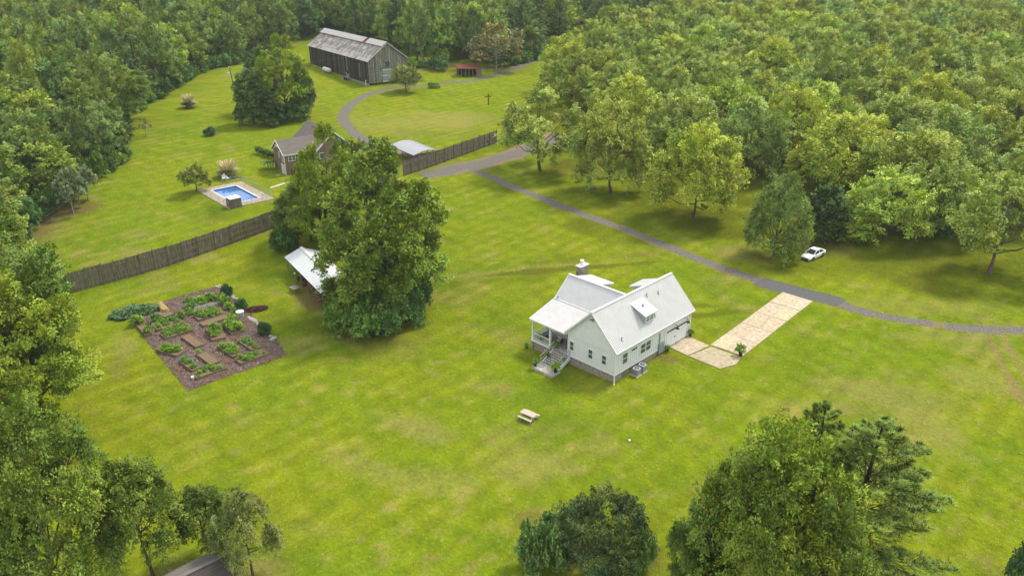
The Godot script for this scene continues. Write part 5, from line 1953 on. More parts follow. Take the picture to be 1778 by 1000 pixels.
func make_garden() -> void:
	var ring := [[645, 945], [1450, 655], [1385, 535], [1230, 372], [1130, 285], [1040, 190], [985, 110], [905, 78], [850, 92], [720, 128], [600, 160], [480, 200], [345, 238], [260, 330], [205, 382], [300, 520], [420, 660], [520, 780]]
	var poly := PackedVector2Array()
	for q in ring:
		var p := gz(q[0], q[1])
		poly.append(Vector2(p.x, p.z))
	# mulch sheet: a grid clipped to the outline, with scattered chips
	var b := MB.new()
	var idx := {}
	var mn := poly[0]
	var mx := poly[0]
	for q in poly:
		mn = mn.min(q)
		mx = mx.max(q)
	var rough := Geometry2D.offset_polygon(poly, 0.1)
	b.col = Color(0.285, 0.245, 0.22)
	var cell := 0.3
	var gx := int((mx.x - mn.x) / cell) + 2
	var gy := int((mx.y - mn.y) / cell) + 2
	for iy in gy:
		for jx in gx:
			var q := mn + Vector2(jx, iy) * cell
			if not inside(q + Vector2(cell, cell) * 0.5, rough[0]):
				continue
			var c4 := []
			for w in [[0, 1], [1, 1], [1, 0], [0, 0]]:
				var r := q + Vector2(w[0], w[1]) * cell
				c4.append(Vector3(r.x, hg(r.x, r.y) + 0.05, r.y))
			b.quad(c4[0], c4[1], c4[2], c4[3])
	struct("mulch_bed", b, M.mulch, "dark mulched ground of the vegetable garden")
	b = MB.new()
	for i in 26000:
		var q := Vector2(rng.randf_range(mn.x, mx.x), rng.randf_range(mn.y, mx.y))
		if not inside(q, rough[0]):
			continue
		var n := noise_b.get_noise_2d(q.x * 2.0, q.y * 2.0)
		var n8 := noise_b.get_noise_2d(q.x * 9.0 + 40.0, q.y * 9.0)
		var t := exp(rng.randf_range(-0.7, 0.6))
		b.col = Color(0.335, 0.305, 0.285).lerp(Color(0.36, 0.24, 0.175), clampf(0.4 + n * 1.8 + n8 * 0.9 + rng.randf_range(-0.3, 0.3), 0, 1)) * t * (1.0 + n8 * 0.9)
		var p := Vector3(q.x, hg(q.x, q.y) + 0.07 + rng.randf() * 0.03, q.y)
		var d := Vector3(rng.randf_range(-1, 1), rng.randf_range(-0.2, 0.2), rng.randf_range(-1, 1)).normalized()
		var nn := (Vector3.UP + rdir(rng) * 0.5).normalized()
		b.leaf(p, (d - nn * d.dot(nn)).normalized(), nn, rng.randf_range(0.12, 0.34), rng.randf_range(0.08, 0.16), nn)
	var chips := put("mulch_chips", b.mesh(M.mulch), self, null, "stuff")
	chips.set_meta("label", "loose bark chips spread over the vegetable garden ground")
	chips.set_meta("category", "mulch")
	var lb := func(s: String) -> String: return s
	# a: near left corner, b: near right corner, c: far left corner; plants: kind of crop
	var beds := [
		[[722, 862], [968, 775], [698, 815], "sparse", "at the front edge, the long one on the left"],
		[[682, 798], [756, 770], [608, 700], "pale", "left of the bare bed with sticks"],
		[[836, 748], [916, 718], [764, 650], "bare", "with thin pale sticks laid across it"],
		[[1084, 738], [1320, 655], [1060, 692], "sparse", "with tall stakes at the front right corner"],
		[[1176, 628], [1252, 600], [1092, 535], "sparse", "between ground sticks near the right corner"],
		[[1020, 682], [1092, 655], [938, 578], "lush", "left of the two beds with stakes"],
		[[552, 672], [630, 628], [496, 560], "lush", "alone on the left, short and full"],
		[[712, 602], [786, 575], [640, 500], "bare", "of dry soil in the garden middle"],
		[[460, 530], [690, 455], [434, 482], "lush", "on the left, long, behind the short one"],
		[[392, 458], [605, 396], [366, 402], "sparse", "second long one from the left front"],
		[[298, 506], [352, 490], [212, 388], "shrubby", "on the outer left edge"],
		[[780, 426], [1000, 350], [758, 394], "bare", "that is long, narrow and right of centre"],
		[[736, 378], [950, 318], [672, 338], "lush", "just in front of the white trough"],
		[[1006, 492], [1116, 462], [934, 404], "bushy", "by the rocks on the right"],
		[[456, 354], [540, 322], [412, 312], "bare", "small, beside the straw mound"],
		[[846, 545], [960, 520], [790, 440], "bushy", "in the centre right, overgrown"]]
	for e in beds:
		bed(gz(e[0][0], e[0][1]), gz(e[1][0], e[1][1]), gz(e[2][0], e[2][1]), e[3], e[4])
	# white trough with beans behind it
	var a := gz(698, 280)
	var c := gz(912, 218)
	var t := thing("white_trough", "long pale metal trough in front of the tall plants in the garden", "trough", a, yaw_of(c - a))
	var tl := a.distance_to(c)
	b = MB.new()
	b.box(Vector3(tl * 0.5, 0, 0), Vector3(tl, 0.42, 0.45))
	part("trough_side", b, M.galvanised_pale, t)
	b = MB.new()
	b.box(Vector3(tl * 0.5, 0.4, 0), Vector3(tl - 0.1, 0.05, 0.36))
	part("soil", b, M.soil, t)
	for i in 3:
		b = MB.new()
		b.box(Vector3(tl * (0.1 + 0.4 * i), 0, 0), Vector3(0.1, 0.5, 0.5))
		part("band", b, M.grey_metal, t)
	var k := 0
	for q in [[690, 232, 1.7, 2.3, "leaf"], [760, 205, 1.5, 2.4, "leaf_yellow"], [830, 190, 1.7, 2.5, ""], [910, 192, 1.6, 2.2, "leaf_yellow"], [965, 215, 1.7, 1.9, "leaf"], [660, 290, 1.1, 1.6, ""], [985, 250, 1.3, 1.5, "leaf_yellow"], [1025, 290, 1.2, 1.4, "leaf_warm"], [650, 190, 1.0, 1.3, "leaf_grey"]]:
		plant("kale", "tall_vegetable_plant", ["bushy bean plant left of the white trough", "bean plant behind the left half of the white trough", "bean plant behind the middle of the white trough", "bean plant behind the right end of the white trough", "leafy plant right of the white trough", "dark plant at the near left end of the white trough", "yellowish plant between the white trough and the grey barrel", "warm green plant just left of the grey barrel", "pale thin plant at the back left of the white trough"][k], "vegetable plant", gz(q[0], q[1] + 20), q[2], q[3], k * 1.3, q[4], "tall plants at the back of the garden")
		k += 1
	# shrubs, mounds, pots
	plant("round_bush", "round_shrub", "dark round clipped shrub at the right edge of the garden", "shrub", gz(1280, 478), 2.0, 2.2, 0.3)
	plant("round_bush", "round_shrub", "round shrub behind the grey barrel", "shrub", gz(1090, 280), 2.0, 2.0, 1.3, "leaf_yellow")
	plant("round_bush", "round_shrub", "dark shrub at the back corner of the garden by the rocks", "shrub", gz(968, 158), 2.0, 2.1, 2.3, "leaf_dark")
	plant("kale", "feathery_bush", "grey-green feathery bush in the left part of the garden", "bush", gz(385, 378), 1.5, 1.9, 0.4, "leaf_dark")
	plant("kale", "feathery_bush", "tall thin feathery plant right of the straw mound", "bush", gz(588, 352), 1.5, 1.4, 2.4, "leaf_warm")
	plant("kale", "ground_plant", "blue pot's small green plant in the garden middle", "plant", gz(738, 648) + Vector3.UP * 0.35, 0.6, 0.9, 1.0, "leaf_yellow")
	b = MB.new()
	b.lathe(Vector3.ZERO, [Vector2(0.001, 0), Vector2(0.22, 0), Vector2(0.33, 0.3), Vector2(0.3, 0.42), Vector2(0.001, 0.36)], 12)
	var pt := thing("blue_pot", "round dark blue glazed pot standing in the middle of the garden", "pot", gz(738, 650))
	part("pot", b, M.blue_glaze, pt)
	var br := thing("rain_barrel", "grey-green square rain barrel with a flat lid at the right of the garden", "barrel", gz(1080, 330), 0.4)
	b = MB.new()
	b.lathe(Vector3.ZERO, [Vector2(0.001, 0), Vector2(0.5, 0), Vector2(0.56, 0.75), Vector2(0.001, 0.75)], 8)
	part("body", b, M.green_plastic, br)
	b = MB.new()
	b.lathe(Vector3(0, 0.752, 0), [Vector2(0.62, 0), Vector2(0.62, 0.06), Vector2(0.3, 0.14), Vector2(0.001, 0.16)], 8)
	part("lid", b, M.coping, br)
	var bk := thing("white_bucket", "white bucket at the front left corner of the front raised bed", "bucket", gz(690, 850))
	b = MB.new()
	b.lathe(Vector3.ZERO, [Vector2(0.001, 0), Vector2(0.2, 0), Vector2(0.25, 0.42), Vector2(0.23, 0.42), Vector2(0.001, 0.1)], 10)
	part("body", b, M.trim, bk)
	# straw mound
	a = gz(408, 242)
	c = gz(470, 308)
	var sm := thing("straw_mound", "tan straw-covered mound at the back left of the garden", "straw mound", a, yaw_of(c - a))
	b = MB.new()
	var L := a.distance_to(c)
	for i in 7:
		var t1 := exp(rng.randf_range(-0.2, 0.2))
		b.col = Color(t1, t1, t1)
		b.rock(Vector3(L * (i + 0.3) / 7.0, 0.22, 0), Vector3(0.42, 0.55, 0.62), rng, 4, 8)
	part("straw", b, M.straw, sm)
	# green mound of ground cover at the left
	var gc := thing("pumpkin_patch", "low blue-green mound of sprawling leaves left of the garden", "pumpkin vines", gz(215, 300))
	var mb := MB.new()
	for i in 5200:
		var an := rng.randf() * TAU
		var q := sqrt(rng.randf())
		var lob := 1.0 + 0.14 * sin(an * 3.0 + 1.0) + 0.1 * sin(an * 7.0)
		var p := Vector3(cos(an) * q * 3.6 * lob, 0, sin(an) * q * 1.9 * lob).rotated(Vector3.UP, 0.45)
		p.y = (1.0 - q * q) * 0.75 + 0.1 + rng.randf() * 0.25 + noise_b.get_noise_2d(p.x * 9.0, p.z * 9.0) * 0.25
		mb.col = shade(Color(0.10, 0.165, 0.075), rng, 0.3, 0.1)
		var nn := (Vector3.UP + rdir(rng) * 0.7).normalized()
		var d := rdir(rng)
		mb.leaf(p, (d - nn * d.dot(nn)).normalized(), nn, 0.34, 0.26, nn)
	part("leaves", mb, M.leaf, gc)
	gc = thing("purple_groundcover", "dark purple-leaved ground cover spilling onto the lawn right of the barrel", "ground cover", gz(1205, 275))
	mb = MB.new()
	for i in 1500:
		var an := rng.randf() * TAU
		var q := sqrt(rng.randf())
		var p := Vector3(cos(an) * q * 1.8, 0.05 + (1.0 - q) * 0.25 + rng.randf() * 0.12, sin(an) * q * 1.0).rotated(Vector3.UP, 0.4)
		mb.col = shade(Color(0.075, 0.03, 0.035), rng, 0.4, 0.1)
		var nn := (Vector3.UP + rdir(rng) * 0.8).normalized()
		var d := rdir(rng)
		mb.leaf(p, (d - nn * d.dot(nn)).normalized(), nn, 0.24, 0.14, nn)
	part("leaves", mb, M.leaf, gc)
	# rocks along the right edge
	k = 0
	for q in [[1150, 345], [1172, 362], [1196, 372], [1216, 390], [1228, 405], [1330, 500], [1350, 520], [1365, 512], [1340, 528], [885, 92], [905, 80], [918, 95], [1040, 190], [1020, 172]]:
		var big := rng.randf_range(0.3, 0.55)
		var rk := thing("edge_rock", "flat grey rock along the right edge of the garden", "rock", gz(q[0], q[1]), rng.randf() * TAU, "rocks along the garden edge")
		b = MB.new()
		b.rock(Vector3(0, 0.1, 0), Vector3(big, big * 0.5, big * 0.75), rng, 4, 7)
		part("rock", b, M.pale_rock, rk)
		k += 1
	# sticks on the ground and standing stakes
	k = 0
	for q in [[712, 692, 730, 720], [738, 684, 760, 712], [765, 672, 790, 702], [888, 640, 902, 665], [910, 632, 925, 658], [930, 626, 942, 650], [1075, 560, 1098, 595], [1095, 545, 1120, 580], [1115, 538, 1145, 575], [1205, 530, 1222, 552], [1228, 520, 1248, 545], [1250, 510, 1272, 535]]:
		a = gz(q[0], q[1]) + Vector3.UP * 0.12
		c = gz(q[2], q[3]) + Vector3.UP * 0.1
		var st := thing("stick", "thin pale wooden stick lying across the mulch between the raised beds", "stick", a, 0.0, "sticks laid between the beds")
		b = MB.new()
		b.bar(Vector3.ZERO, c - a, 0.09, 0.06)
		part("stick", b, M.old_wood, st)
		k += 1
	for q in [[708, 855, 770], [958, 770, 640], [1062, 700, 590], [1180, 660, 600], [1292, 620, 525]]:
		var p := gz(q[0], q[1])
		var st := thing("garden_stake", "upright wooden stake at a corner of a front raised bed", "stake", p, 0.0, "stakes at the front beds")
		b = MB.new()
		b.box(Vector3(0, -0.1, 0), Vector3(0.08, tall(p, 480.0 + q[2] * 0.21) + 0.1, 0.08))
		part("stake", b, M.wood, st)

func bed(a: Vector3, c: Vector3, d: Vector3, crop: String, label: String) -> void:
	var ux := c - a
	ux.y = 0
	var uz := d - a
	uz.y = 0
	var w := ux.length()
	ux = ux / w
	var back := Vector3(ux.z, 0, -ux.x)
	if back.dot(uz) < 0:
		back = -back
	var dp := maxf(absf(uz.dot(back)), 0.9)
	var o := thing("raised_bed", ("bare soil raised bed " if crop == "bare" else "planted wooden raised bed ") + label, "raised bed", a, yaw_of(ux), "raised beds of the vegetable garden")
	var hh := 0.4
	var sgn := 1.0 if back.dot(Basis(Vector3.UP, yaw_of(ux)) * Vector3(0, 0, -1)) > 0 else -1.0
	var zz := -sgn
	var b: MB
	for q in [[w * 0.5, 0.0, w, 0.07], [w * 0.5, dp, w, 0.07], [0.0, dp * 0.5, 0.07, dp - 0.07], [w, dp * 0.5, 0.07, dp - 0.07]]:
		b = MB.new()
		var t := rng.randf_range(0.8, 1.25)
		b.col = Color(t, t, t)
		b.box(Vector3(q[0], -0.1, q[1] * zz), Vector3(q[2], hh + 0.1, q[3]))
		part("plank", b, M.wood, o)
	b = MB.new()
	b.box(Vector3(w * 0.5, 0, dp * 0.5 * zz), Vector3(w - 0.07, hh - 0.07, dp - 0.07))
	part("soil", b, M.soil, o)
	var n := {"bare": 0, "sparse": int(w * dp * 2.3), "pale": int(w * dp * 1.7), "lush": int(w * dp * 3.2), "bushy": int(w * dp * 0.9), "shrubby": 2}
	if n[crop] == 0:
		return
	var words := {"sparse": "scattered plants", "pale": "pale-leaved plants", "lush": "dense leafy plants", "bushy": "loose yellowish bushes", "shrubby": "bushy plants"}
	var cr := thing("garden_crop", words[crop] + " in the raised bed " + label, "vegetable plants", o.position, o.rotation.y, "crops in the raised beds")
	for i in n[crop]:
		var p := Vector3(rng.randf_range(0.1, 0.9) * w, hh - 0.08, rng.randf_range(0.1, 0.9) * dp * zz)
		var s: float = {"sparse": 0.40, "pale": 0.45, "lush": 0.55, "bushy": 0.95, "shrubby": 1.1}[crop] * rng.randf_range(0.65, 1.25)
		var tint: String = {"sparse": ["leaf", "leaf_yellow", "leaf_grey"][i % 3], "pale": "leaf_grey", "lush": ["leaf", "leaf_yellow"][i % 2], "bushy": "leaf_warm" if i % 3 == 0 else "leaf_yellow", "shrubby": "leaf_warm"}[crop]
		var m := put("plant", kinds.kale.crown, cr, M[tint])
		m.position = p
		m.rotation.y = rng.randf() * TAU
		m.scale = Vector3(s, s * rng.randf_range(0.8, 1.15), s)

# ---------------------------------------------------------------- shelter among the trees
func make_shelter() -> void:
	var y := gp(530, 520).y
	var A := level(493, 446.4, y + 2.7)
	var B := level(555.6, 509, y + 2.7)
	var d := (A - B).normalized()
	# local x runs from the near end to the far end, local -z towards the island trees
	var o := thing("open_shelter", "open pole shelter with a white metal gable roof at the edge of the tree island", "shelter", Vector3(B.x, y - 0.1, B.z), yaw_of(d))
	var L := A.distance_to(B)
	var hw := 2.87
	# decide on which side the trees stand
	var s := 1.0
	if (o.transform.basis * Vector3(0, 0, 1)).dot(Vector3(1, 0, -0.4)) < 0.0:
		s = -1.0
	var b := MB.new()
	var e := 2.8
	var r := 3.9
	if s > 0:
		b.slab(Vector3(0, r, hw), Vector3(L, r, hw), Vector3(L, e, 0), Vector3(0, e, 0), 0.06)
	else:
		b.slab(Vector3(0, e, 0), Vector3(L, e, 0), Vector3(L, r, -hw), Vector3(0, r, -hw), 0.06)
	var rf := part("roof", b, M.shed_roof, o)
	b = MB.new()
	var n := int(L / 0.3)
	for i in range(1, n):
		b.bar(Vector3(L * i / n, e + 0.02, 0), Vector3(L * i / n, r + 0.02, s * hw), 0.04, 0.03)
	part("roof_seams", b, M.shed_roof, rf, "stuff")
	b = MB.new()
	if s > 0:
		b.slab(Vector3(0, e - 0.1, 2 * hw), Vector3(L, e - 0.1, 2 * hw), Vector3(L, r - 0.02, hw), Vector3(0, r - 0.02, hw), 0.06)
	else:
		b.slab(Vector3(0, r - 0.02, -hw), Vector3(L, r - 0.02, -hw), Vector3(L, e - 0.1, -2 * hw), Vector3(0, e - 0.1, -2 * hw), 0.06)
	part("roof", b, M.shed_roof, o)
	b = MB.new()
	b.bar(Vector3(-0.05, r + 0.04, s * hw), Vector3(L + 0.05, r + 0.04, s * hw), 0.5, 0.05)
	part("ridge_cap", b, M.white_metal, rf)
	for i in 6:
		for k in [0.12, 1.0, 1.94]:
			b = MB.new()
			var hh: float = (e if k != 1.0 else r) - 0.12
			b.box(Vector3(0.2 + (L - 0.4) * i / 5.0, -0.5, s * hw * k), Vector3(0.15, hh + 0.5, 0.15))
			part("post", b, M.wood, o)
	for k in [0.12, 1.94]:
		b = MB.new()
		b.bar(Vector3(0, e - 0.12, s * hw * k), Vector3(L, e - 0.12, s * hw * k), 0.08, 0.18)
		part("beam", b, M.wood, o)
	var bx := o.transform
	# firewood stacks below the roof
	var lab := ["stack of split firewood under the near part of the shelter", "pile of pale split logs under the middle of the shelter", "dark stack of old firewood under the far part of the shelter"]
	for k in 3:
		var f := thing("firewood_stack", lab[k], "firewood", bx * Vector3(3.4 + k * 3.6, 0, s * (1.0 + 0.5 * (k % 2))), o.rotation.y, "firewood under the shelter")
		var body := MB.new()
		var ends := MB.new()
		for i in 130:
			var x := rng.randf_range(-1.6, 1.6)
			var lev := rng.randf()
			var h := 0.1 + lev * (1.5 - absf(x) * 0.4)
			var p := Vector3(x, h, rng.randf_range(-0.5, 0.5) * s)
			var ax := Vector3(rng.randf_range(-0.4, 0.4), rng.randf_range(-0.25, 0.25), 1.0).normalized() * 0.24
			var rr := rng.randf_range(0.07, 0.13)
			var t: float = exp(rng.randf_range(-0.5, 0.3)) * [1.0, 1.25, 0.6][k]
			body.col = Color(t, t, t)
			body.tube(p - ax, p + ax, rr, rr, 6)
			ends.col = Color(t, t, t)
			for q in [[p - ax, -1.0], [p + ax, 1.0]]:
				ends.tube(q[0] - ax * 0.02 * q[1], q[0] + ax * 0.01 * q[1], rr, rr, 6, true)
		part("logs", body, M.log, f, "stuff")
		part("log_ends", ends, M.log_end, f, "stuff")
	# a work bench outside, a dark bin at the near end
	var t := thing("wooden_bench", "small brown wooden table with a slatted top standing in front of the shelter", "table", gp(512, 507), o.rotation.y + 0.3)
	for i in 6:
		b = MB.new()
		b.box(Vector3(0, 0.75, -0.5 + i * 0.2), Vector3(1.5, 0.06, 0.17))
		part("plank", b, M.old_wood, t)
	for q in [[-1, -1], [1, -1], [1, 1], [-1, 1]]:
		b = MB.new()
		b.box(Vector3(q[0] * 0.65, 0, q[1] * 0.45), Vector3(0.1, 0.75, 0.1))
		part("leg", b, M.wood, t)
	var bin := thing("dark_bin", "black bin on the bare ground at the near end of the shelter", "bin", gp(567, 551))
	b = MB.new()
	b.lathe(Vector3.ZERO, [Vector2(0.001, 0), Vector2(0.36, 0), Vector2(0.45, 0.85), Vector2(0.4, 0.85), Vector2(0.001, 0.3)], 12)
	part("body", b, M.black, bin)
	b = MB.new()
	b.lathe(Vector3(0, 0.8, 0), [Vector2(0.45, 0), Vector2(0.5, 0.02), Vector2(0.5, 0.07), Vector2(0.45, 0.07)], 12)
	part("rim", b, M.dark_metal, bin)
	var gl := thing("garden_lantern", "small white-topped post light in front of the shelter's far bushes", "post light", gp(513, 491))
	b = MB.new()
	b.tube(Vector3(0, -0.2, 0), Vector3(0, 1.5, 0), 0.04, 0.04, 6)
	part("post", b, M.grey_metal, gl)
	b = MB.new()
	b.lathe(Vector3(0, 1.5, 0), [Vector2(0.001, 0), Vector2(0.14, 0.02), Vector2(0.16, 0.22), Vector2(0.001, 0.34)], 8)
	part("lamp_cap", b, M.trim, gl)

# ---------------------------------------------------------------- brick house
func make_brick_house() -> void:
	var p := gp(497, 304)
	var o := thing("brick_house", "two storey brick house with brown shingle roof half hidden by the island trees", "house", Vector3(p.x, p.y - 0.1, p.z), 0.62)
	var E := 4.9
	var R := 7.15
	var Dp := 6.6
	var LA := 8.5
	var b := MB.new()
	b.poly_prism([W(0, Dp, -0.5), W(0, 0, -0.5), W(0, 0, E), W(0, Dp * 0.5, R - 0.1), W(0, Dp, E)], Vector3(LA, 0, 0))
	var wall := part("wall", b, M.brick, o)
	var B0 := 6.4
	var B1 := 15.0
	var BV := -1.6
	var BB := 11.5
	var RB := 8.6
	var mid := (B0 + B1) * 0.5
	b = MB.new()
	b.poly_prism([W(B0, BV, -0.5), W(B1, BV, -0.5), W(B1, BV, E), W(mid, BV, RB - 0.1), W(B0, BV, E)], Vector3(0, 0, -(BB - BV)))
	part("wall", b, M.brick, o)
	b = MB.new()
	b.bar(W(-0.04, 0.4, E - 0.1), W(-0.04, Dp * 0.5, R - 0.3), 0.05, 0.5)
	b.bar(W(-0.04, Dp - 0.4, E - 0.1), W(-0.04, Dp * 0.5, R - 0.3), 0.05, 0.5)
	b.poly_prism([W(-0.05, Dp * 0.5 + 1.9, E + 0.55), W(-0.05, Dp * 0.5 - 1.9, E + 0.55), W(-0.05, Dp * 0.5, R - 0.2)], Vector3(0.04, 0, 0))
	part("gable_boards", b, M.trim, wall)
	# courses of brick stand a little proud of the joints
	b = MB.new()
	var y := 0.0
	while y < E - 0.05:
		b.box(W(-0.006, Dp * 0.5, y), Vector3(0.02, 0.065, Dp))
		b.box(W(3.2, -0.006, y), Vector3(6.4, 0.065, 0.02))
		y += 0.085
	part("brick_courses", b, M.brick, wall, "stuff")
	# roofs
	var oh := 0.45
	var sl := (R - E) / (Dp * 0.5)
	b = MB.new()
	b.slab(W(-oh, -oh, E - oh * sl), W(LA + 1.0, -oh, E - oh * sl), W(LA + 1.0, Dp * 0.5, R), W(-oh, Dp * 0.5, R), 0.14)
	var rf := part("roof", b, M.shingle, o)
	courses(rf, W(-oh, -oh, E - oh * sl), W(LA - 1.6, -oh, E - oh * sl), W(LA + 0.4, Dp * 0.5, R), W(-oh, Dp * 0.5, R), 16)
	b = MB.new()
	b.slab(W(LA, Dp + oh, E - oh * sl), W(-oh, Dp + oh, E - oh * sl), W(-oh, Dp * 0.5, R), W(LA, Dp * 0.5, R), 0.14)
	part("roof", b, M.shingle, o)
	b = MB.new()
	b.bar(W(-oh - 0.03, -oh, E - oh * sl - 0.1), W(-oh - 0.03, Dp * 0.5, R - 0.1), 0.06, 0.24)
	b.bar(W(-oh - 0.03, Dp + oh, E - oh * sl - 0.1), W(-oh - 0.03, Dp * 0.5, R - 0.1), 0.06, 0.24)
	b.bar(W(-oh, -oh - 0.05, E - oh * sl - 0.1), W(B0 - 0.4, -oh - 0.05, E - oh * sl - 0.1), 0.12, 0.14)
	part("fascia", b, M.trim, rf)
	var sb := (RB - E) / (mid - B0)
	b = MB.new()
	b.slab(W(B0 - oh, BB + oh, E - oh * sb), W(B0 - oh, BV - oh, E - oh * sb), W(mid, BV - oh, RB), W(mid, BB + oh, RB), 0.14)
	rf = part("roof", b, M.shingle, o)
	courses(rf, W(B0 - oh, BB + oh, E - oh * sb), W(B0 - oh, BV - oh, E - oh * sb), W(mid, BV - oh, RB), W(mid, BB + oh, RB), 24)
	b = MB.new()
	b.slab(W(B1 + oh, BV - oh, E - oh * sb), W(B1 + oh, BB + oh, E - oh * sb), W(mid, BB + oh, RB), W(mid, BV - oh, RB), 0.14)
	part("roof", b, M.shingle, o)
	b = MB.new()
	b.bar(W(B0 - oh, BV - oh - 0.03, E - oh * sb - 0.12), W(mid, BV - oh - 0.03, RB - 0.12), 0.06, 0.3)
	b.bar(W(B1 + oh, BV - oh - 0.03, E - oh * sb - 0.12), W(mid, BV - oh - 0.03, RB - 0.12), 0.06, 0.3)
	part("fascia", b, M.trim, rf)
	# openings
	var bf := Basis(Vector3.UP, -PI / 2)
	window(o, W(-0.03, 0.95, 2.9), bf, 0.7, 1.3)
	window(o, W(-0.03, 3.0, 3.4), bf, 0.5, 1.2)
	window(o, W(1.6, -0.03, 3.1), Basis.IDENTITY, 1.5, 1.1, 2)
	b = MB.new()
	b.tube(W(3.7, 0.02, 3.9), W(3.7, -0.05, 3.9), 0.42, 0.42, 14, true)
	var rw := part("round_window", b, M.trim, o)
	b = MB.new()
	b.tube(W(3.7, 0.0, 3.9), W(3.7, -0.08, 3.9), 0.27, 0.27, 14, true)
	part("pane", b, M.glass, rw)
	b = MB.new()
	b.box(W(-0.05, 1.5, 0.0), Vector3(0.08, 2.2, 1.7))
	var dr := part("door", b, M.trim, o)
	for k in 2:
		b = MB.new()
		b.box(W(-0.1, 1.1 + k * 0.8, 0.25), Vector3(0.03, 1.75, 0.62))
		part("pane", b, M.lamp_glass, dr)
	window(o, W(B0 + 1.4, BV - 0.03, 1.7), Basis.IDENTITY, 1.0, 2.4)
	b = MB.new()
	b.box(W(mid + 1.6, BV - 0.05, 0.9), Vector3(2.0, 2.4, 0.1))
	dr = part("french_door", b, M.trim, o)
	for k in 2:
		b = MB.new()
		b.box(W(mid + 1.12 + k * 0.96, BV - 0.1, 1.1), Vector3(0.7, 2.0, 0.03))
		part("pane", b, M.glass, dr)
	b = MB.new()
	b.bar(W(-0.12, -0.12, E - 0.3), W(-0.12, -0.12, 0.0), 0.12, 0.12)
	part("downspout", b, M.trim, o)
	# small fenced step in front of the door
	b = MB.new()
	b.box(W(-1.0, 1.6, -0.2), Vector3(1.6, 0.3, 1.8))
	part("door_step", b, M.pale_concrete, o)
	var rl := thing("iron_railing", "dark iron railing in front of the brick house wall beside the drain pipe", "railing", o.transform * W(0.8, -1.2, 0), 0.62)
	b = MB.new()
	b.bar(Vector3(0, 1.1, 0), Vector3(4.6, 1.1, 0), 0.06, 0.06)
	b.bar(Vector3(0, 0.2, 0), Vector3(4.6, 0.2, 0), 0.05, 0.05)
	for i in 24:
		b.box(Vector3(i * 0.2, 0, 0), Vector3(0.03, 1.1, 0.03))
	part("bars", b, M.black, rl)
	for i in 3:
		b = MB.new()
		b.box(Vector3(i * 2.3, -0.3, 0), Vector3(0.12, 2.0, 0.12))
		part("post", b, M.black, rl)
	# banana plant and the vine row
	var ban := thing("banana_plant", "banana plant with broad drooping leaves at the corner of the brick house", "banana plant", gp(470, 293))
	b = MB.new()
	for i in 3:
		b.tube(Vector3(i * 0.5 - 0.5, -0.2, 0), Vector3(i * 0.7 - 0.7, 1.7, 0.1 * i), 0.13, 0.09, 6)
	part("stem", b, M.pale_bark, ban)
	b = MB.new()
	for i in 30:
		var a := rng.randf() * TAU
		var s := Vector3((i % 3) * 0.7 - 0.7, rng.randf_range(1.2, 1.8), 0)
		var out := Vector3(cos(a), 0, sin(a))
		var pr := s
		var l := rng.randf_range(1.3, 2.1)
		b.col = shade(Color(0.075, 0.15, 0.03), rng, 0.25)
		for k in 4:
			var t := (k + 1) / 4.0
			var q := s + out * l * t + Vector3.UP * l * (0.75 * t - 0.95 * t * t)
			var sd := out.cross(Vector3.UP) * 0.28
			var w0: Vector3 = sd * [0.4, 1.0, 1.0, 0.7][k]
			var w1: Vector3 = sd * [1.0, 1.0, 0.7, 0.05][k]
			b.quad(pr - w0, pr + w0, q + w1, q - w1)
			pr = q
	part("leaves", b, M.leaf, ban)
	var vine := thing("grape_row", "row of grape vines on a low trellis left of the brick house", "vine row", gp(445, 266))
	var d := gp(477, 277) - gp(445, 266)
	for i in 4:
		b = MB.new()
		b.box(d * (i / 3.0) - Vector3.UP * 0.3, Vector3(0.1, 1.9, 0.1))
		part("post", b, M.old_wood, vine)
	b = MB.new()
	b.tube(Vector3(0, 1.5, 0), d + Vector3(0, 1.5, 0), 0.015, 0.015, 4)
	part("wire", b, M.grey_metal, vine)
	b = MB.new()
	for i in 1700:
		var t := rng.randf()
		var c := d * t + Vector3(rng.randf_range(-0.55, 0.55), 1.55 - pow(rng.randf(), 1.6) * 1.2, rng.randf_range(-0.55, 0.55))
		c.y += 0.25 * noise_b.get_noise_2d(t * 60.0, 4.0)
		b.col = shade(Color(0.07, 0.115, 0.03), rng, 0.35)
		var nn := (Vector3.UP + rdir(rng) * 0.8).normalized()
		var dd := rdir(rng)
		b.leaf(c, (dd - nn * dd.dot(nn)).normalized(), nn, 0.32, 0.26, nn)
	part("vines", b, M.leaf, vine)

# overlapping rows of shingles on a roof plane: a b along the eave, c d along the ridge
func courses(parent: Node, a: Vector3, b2: Vector3, c: Vector3, d: Vector3, n: int, m := "shingle") -> void:
	var b := MB.new()
	var nn := (b2 - a).cross(d - a).normalized()
	for i in n:
		var t0 := i / float(n)
		var t1 := (i + 1.15) / float(n)
		var l := a.lerp(d, t0)
		var r := b2.lerp(c, t0)
		var l1 := a.lerp(d, minf(t1, 1.0))
		var r1 := b2.lerp(c, minf(t1, 1.0))
		var k := int(maxf(l.distance_to(r) / 0.9, 1.0))
		for j in k:
			var q := exp(rng.randf_range(-0.16, 0.16))
			b.col = Color(q, q * rng.randf_range(0.97, 1.03), q)
			var u0 := j / float(k)
			var u1 := (j + 1) / float(k)
			b.slab(l.lerp(r, u0) + nn * 0.035, l.lerp(r, u1) + nn * 0.035, l1.lerp(r1, u1) + nn * 0.006, l1.lerp(r1, u0) + nn * 0.006, 0.02)
	part("shingle_rows", b, M[m], parent, "stuff")

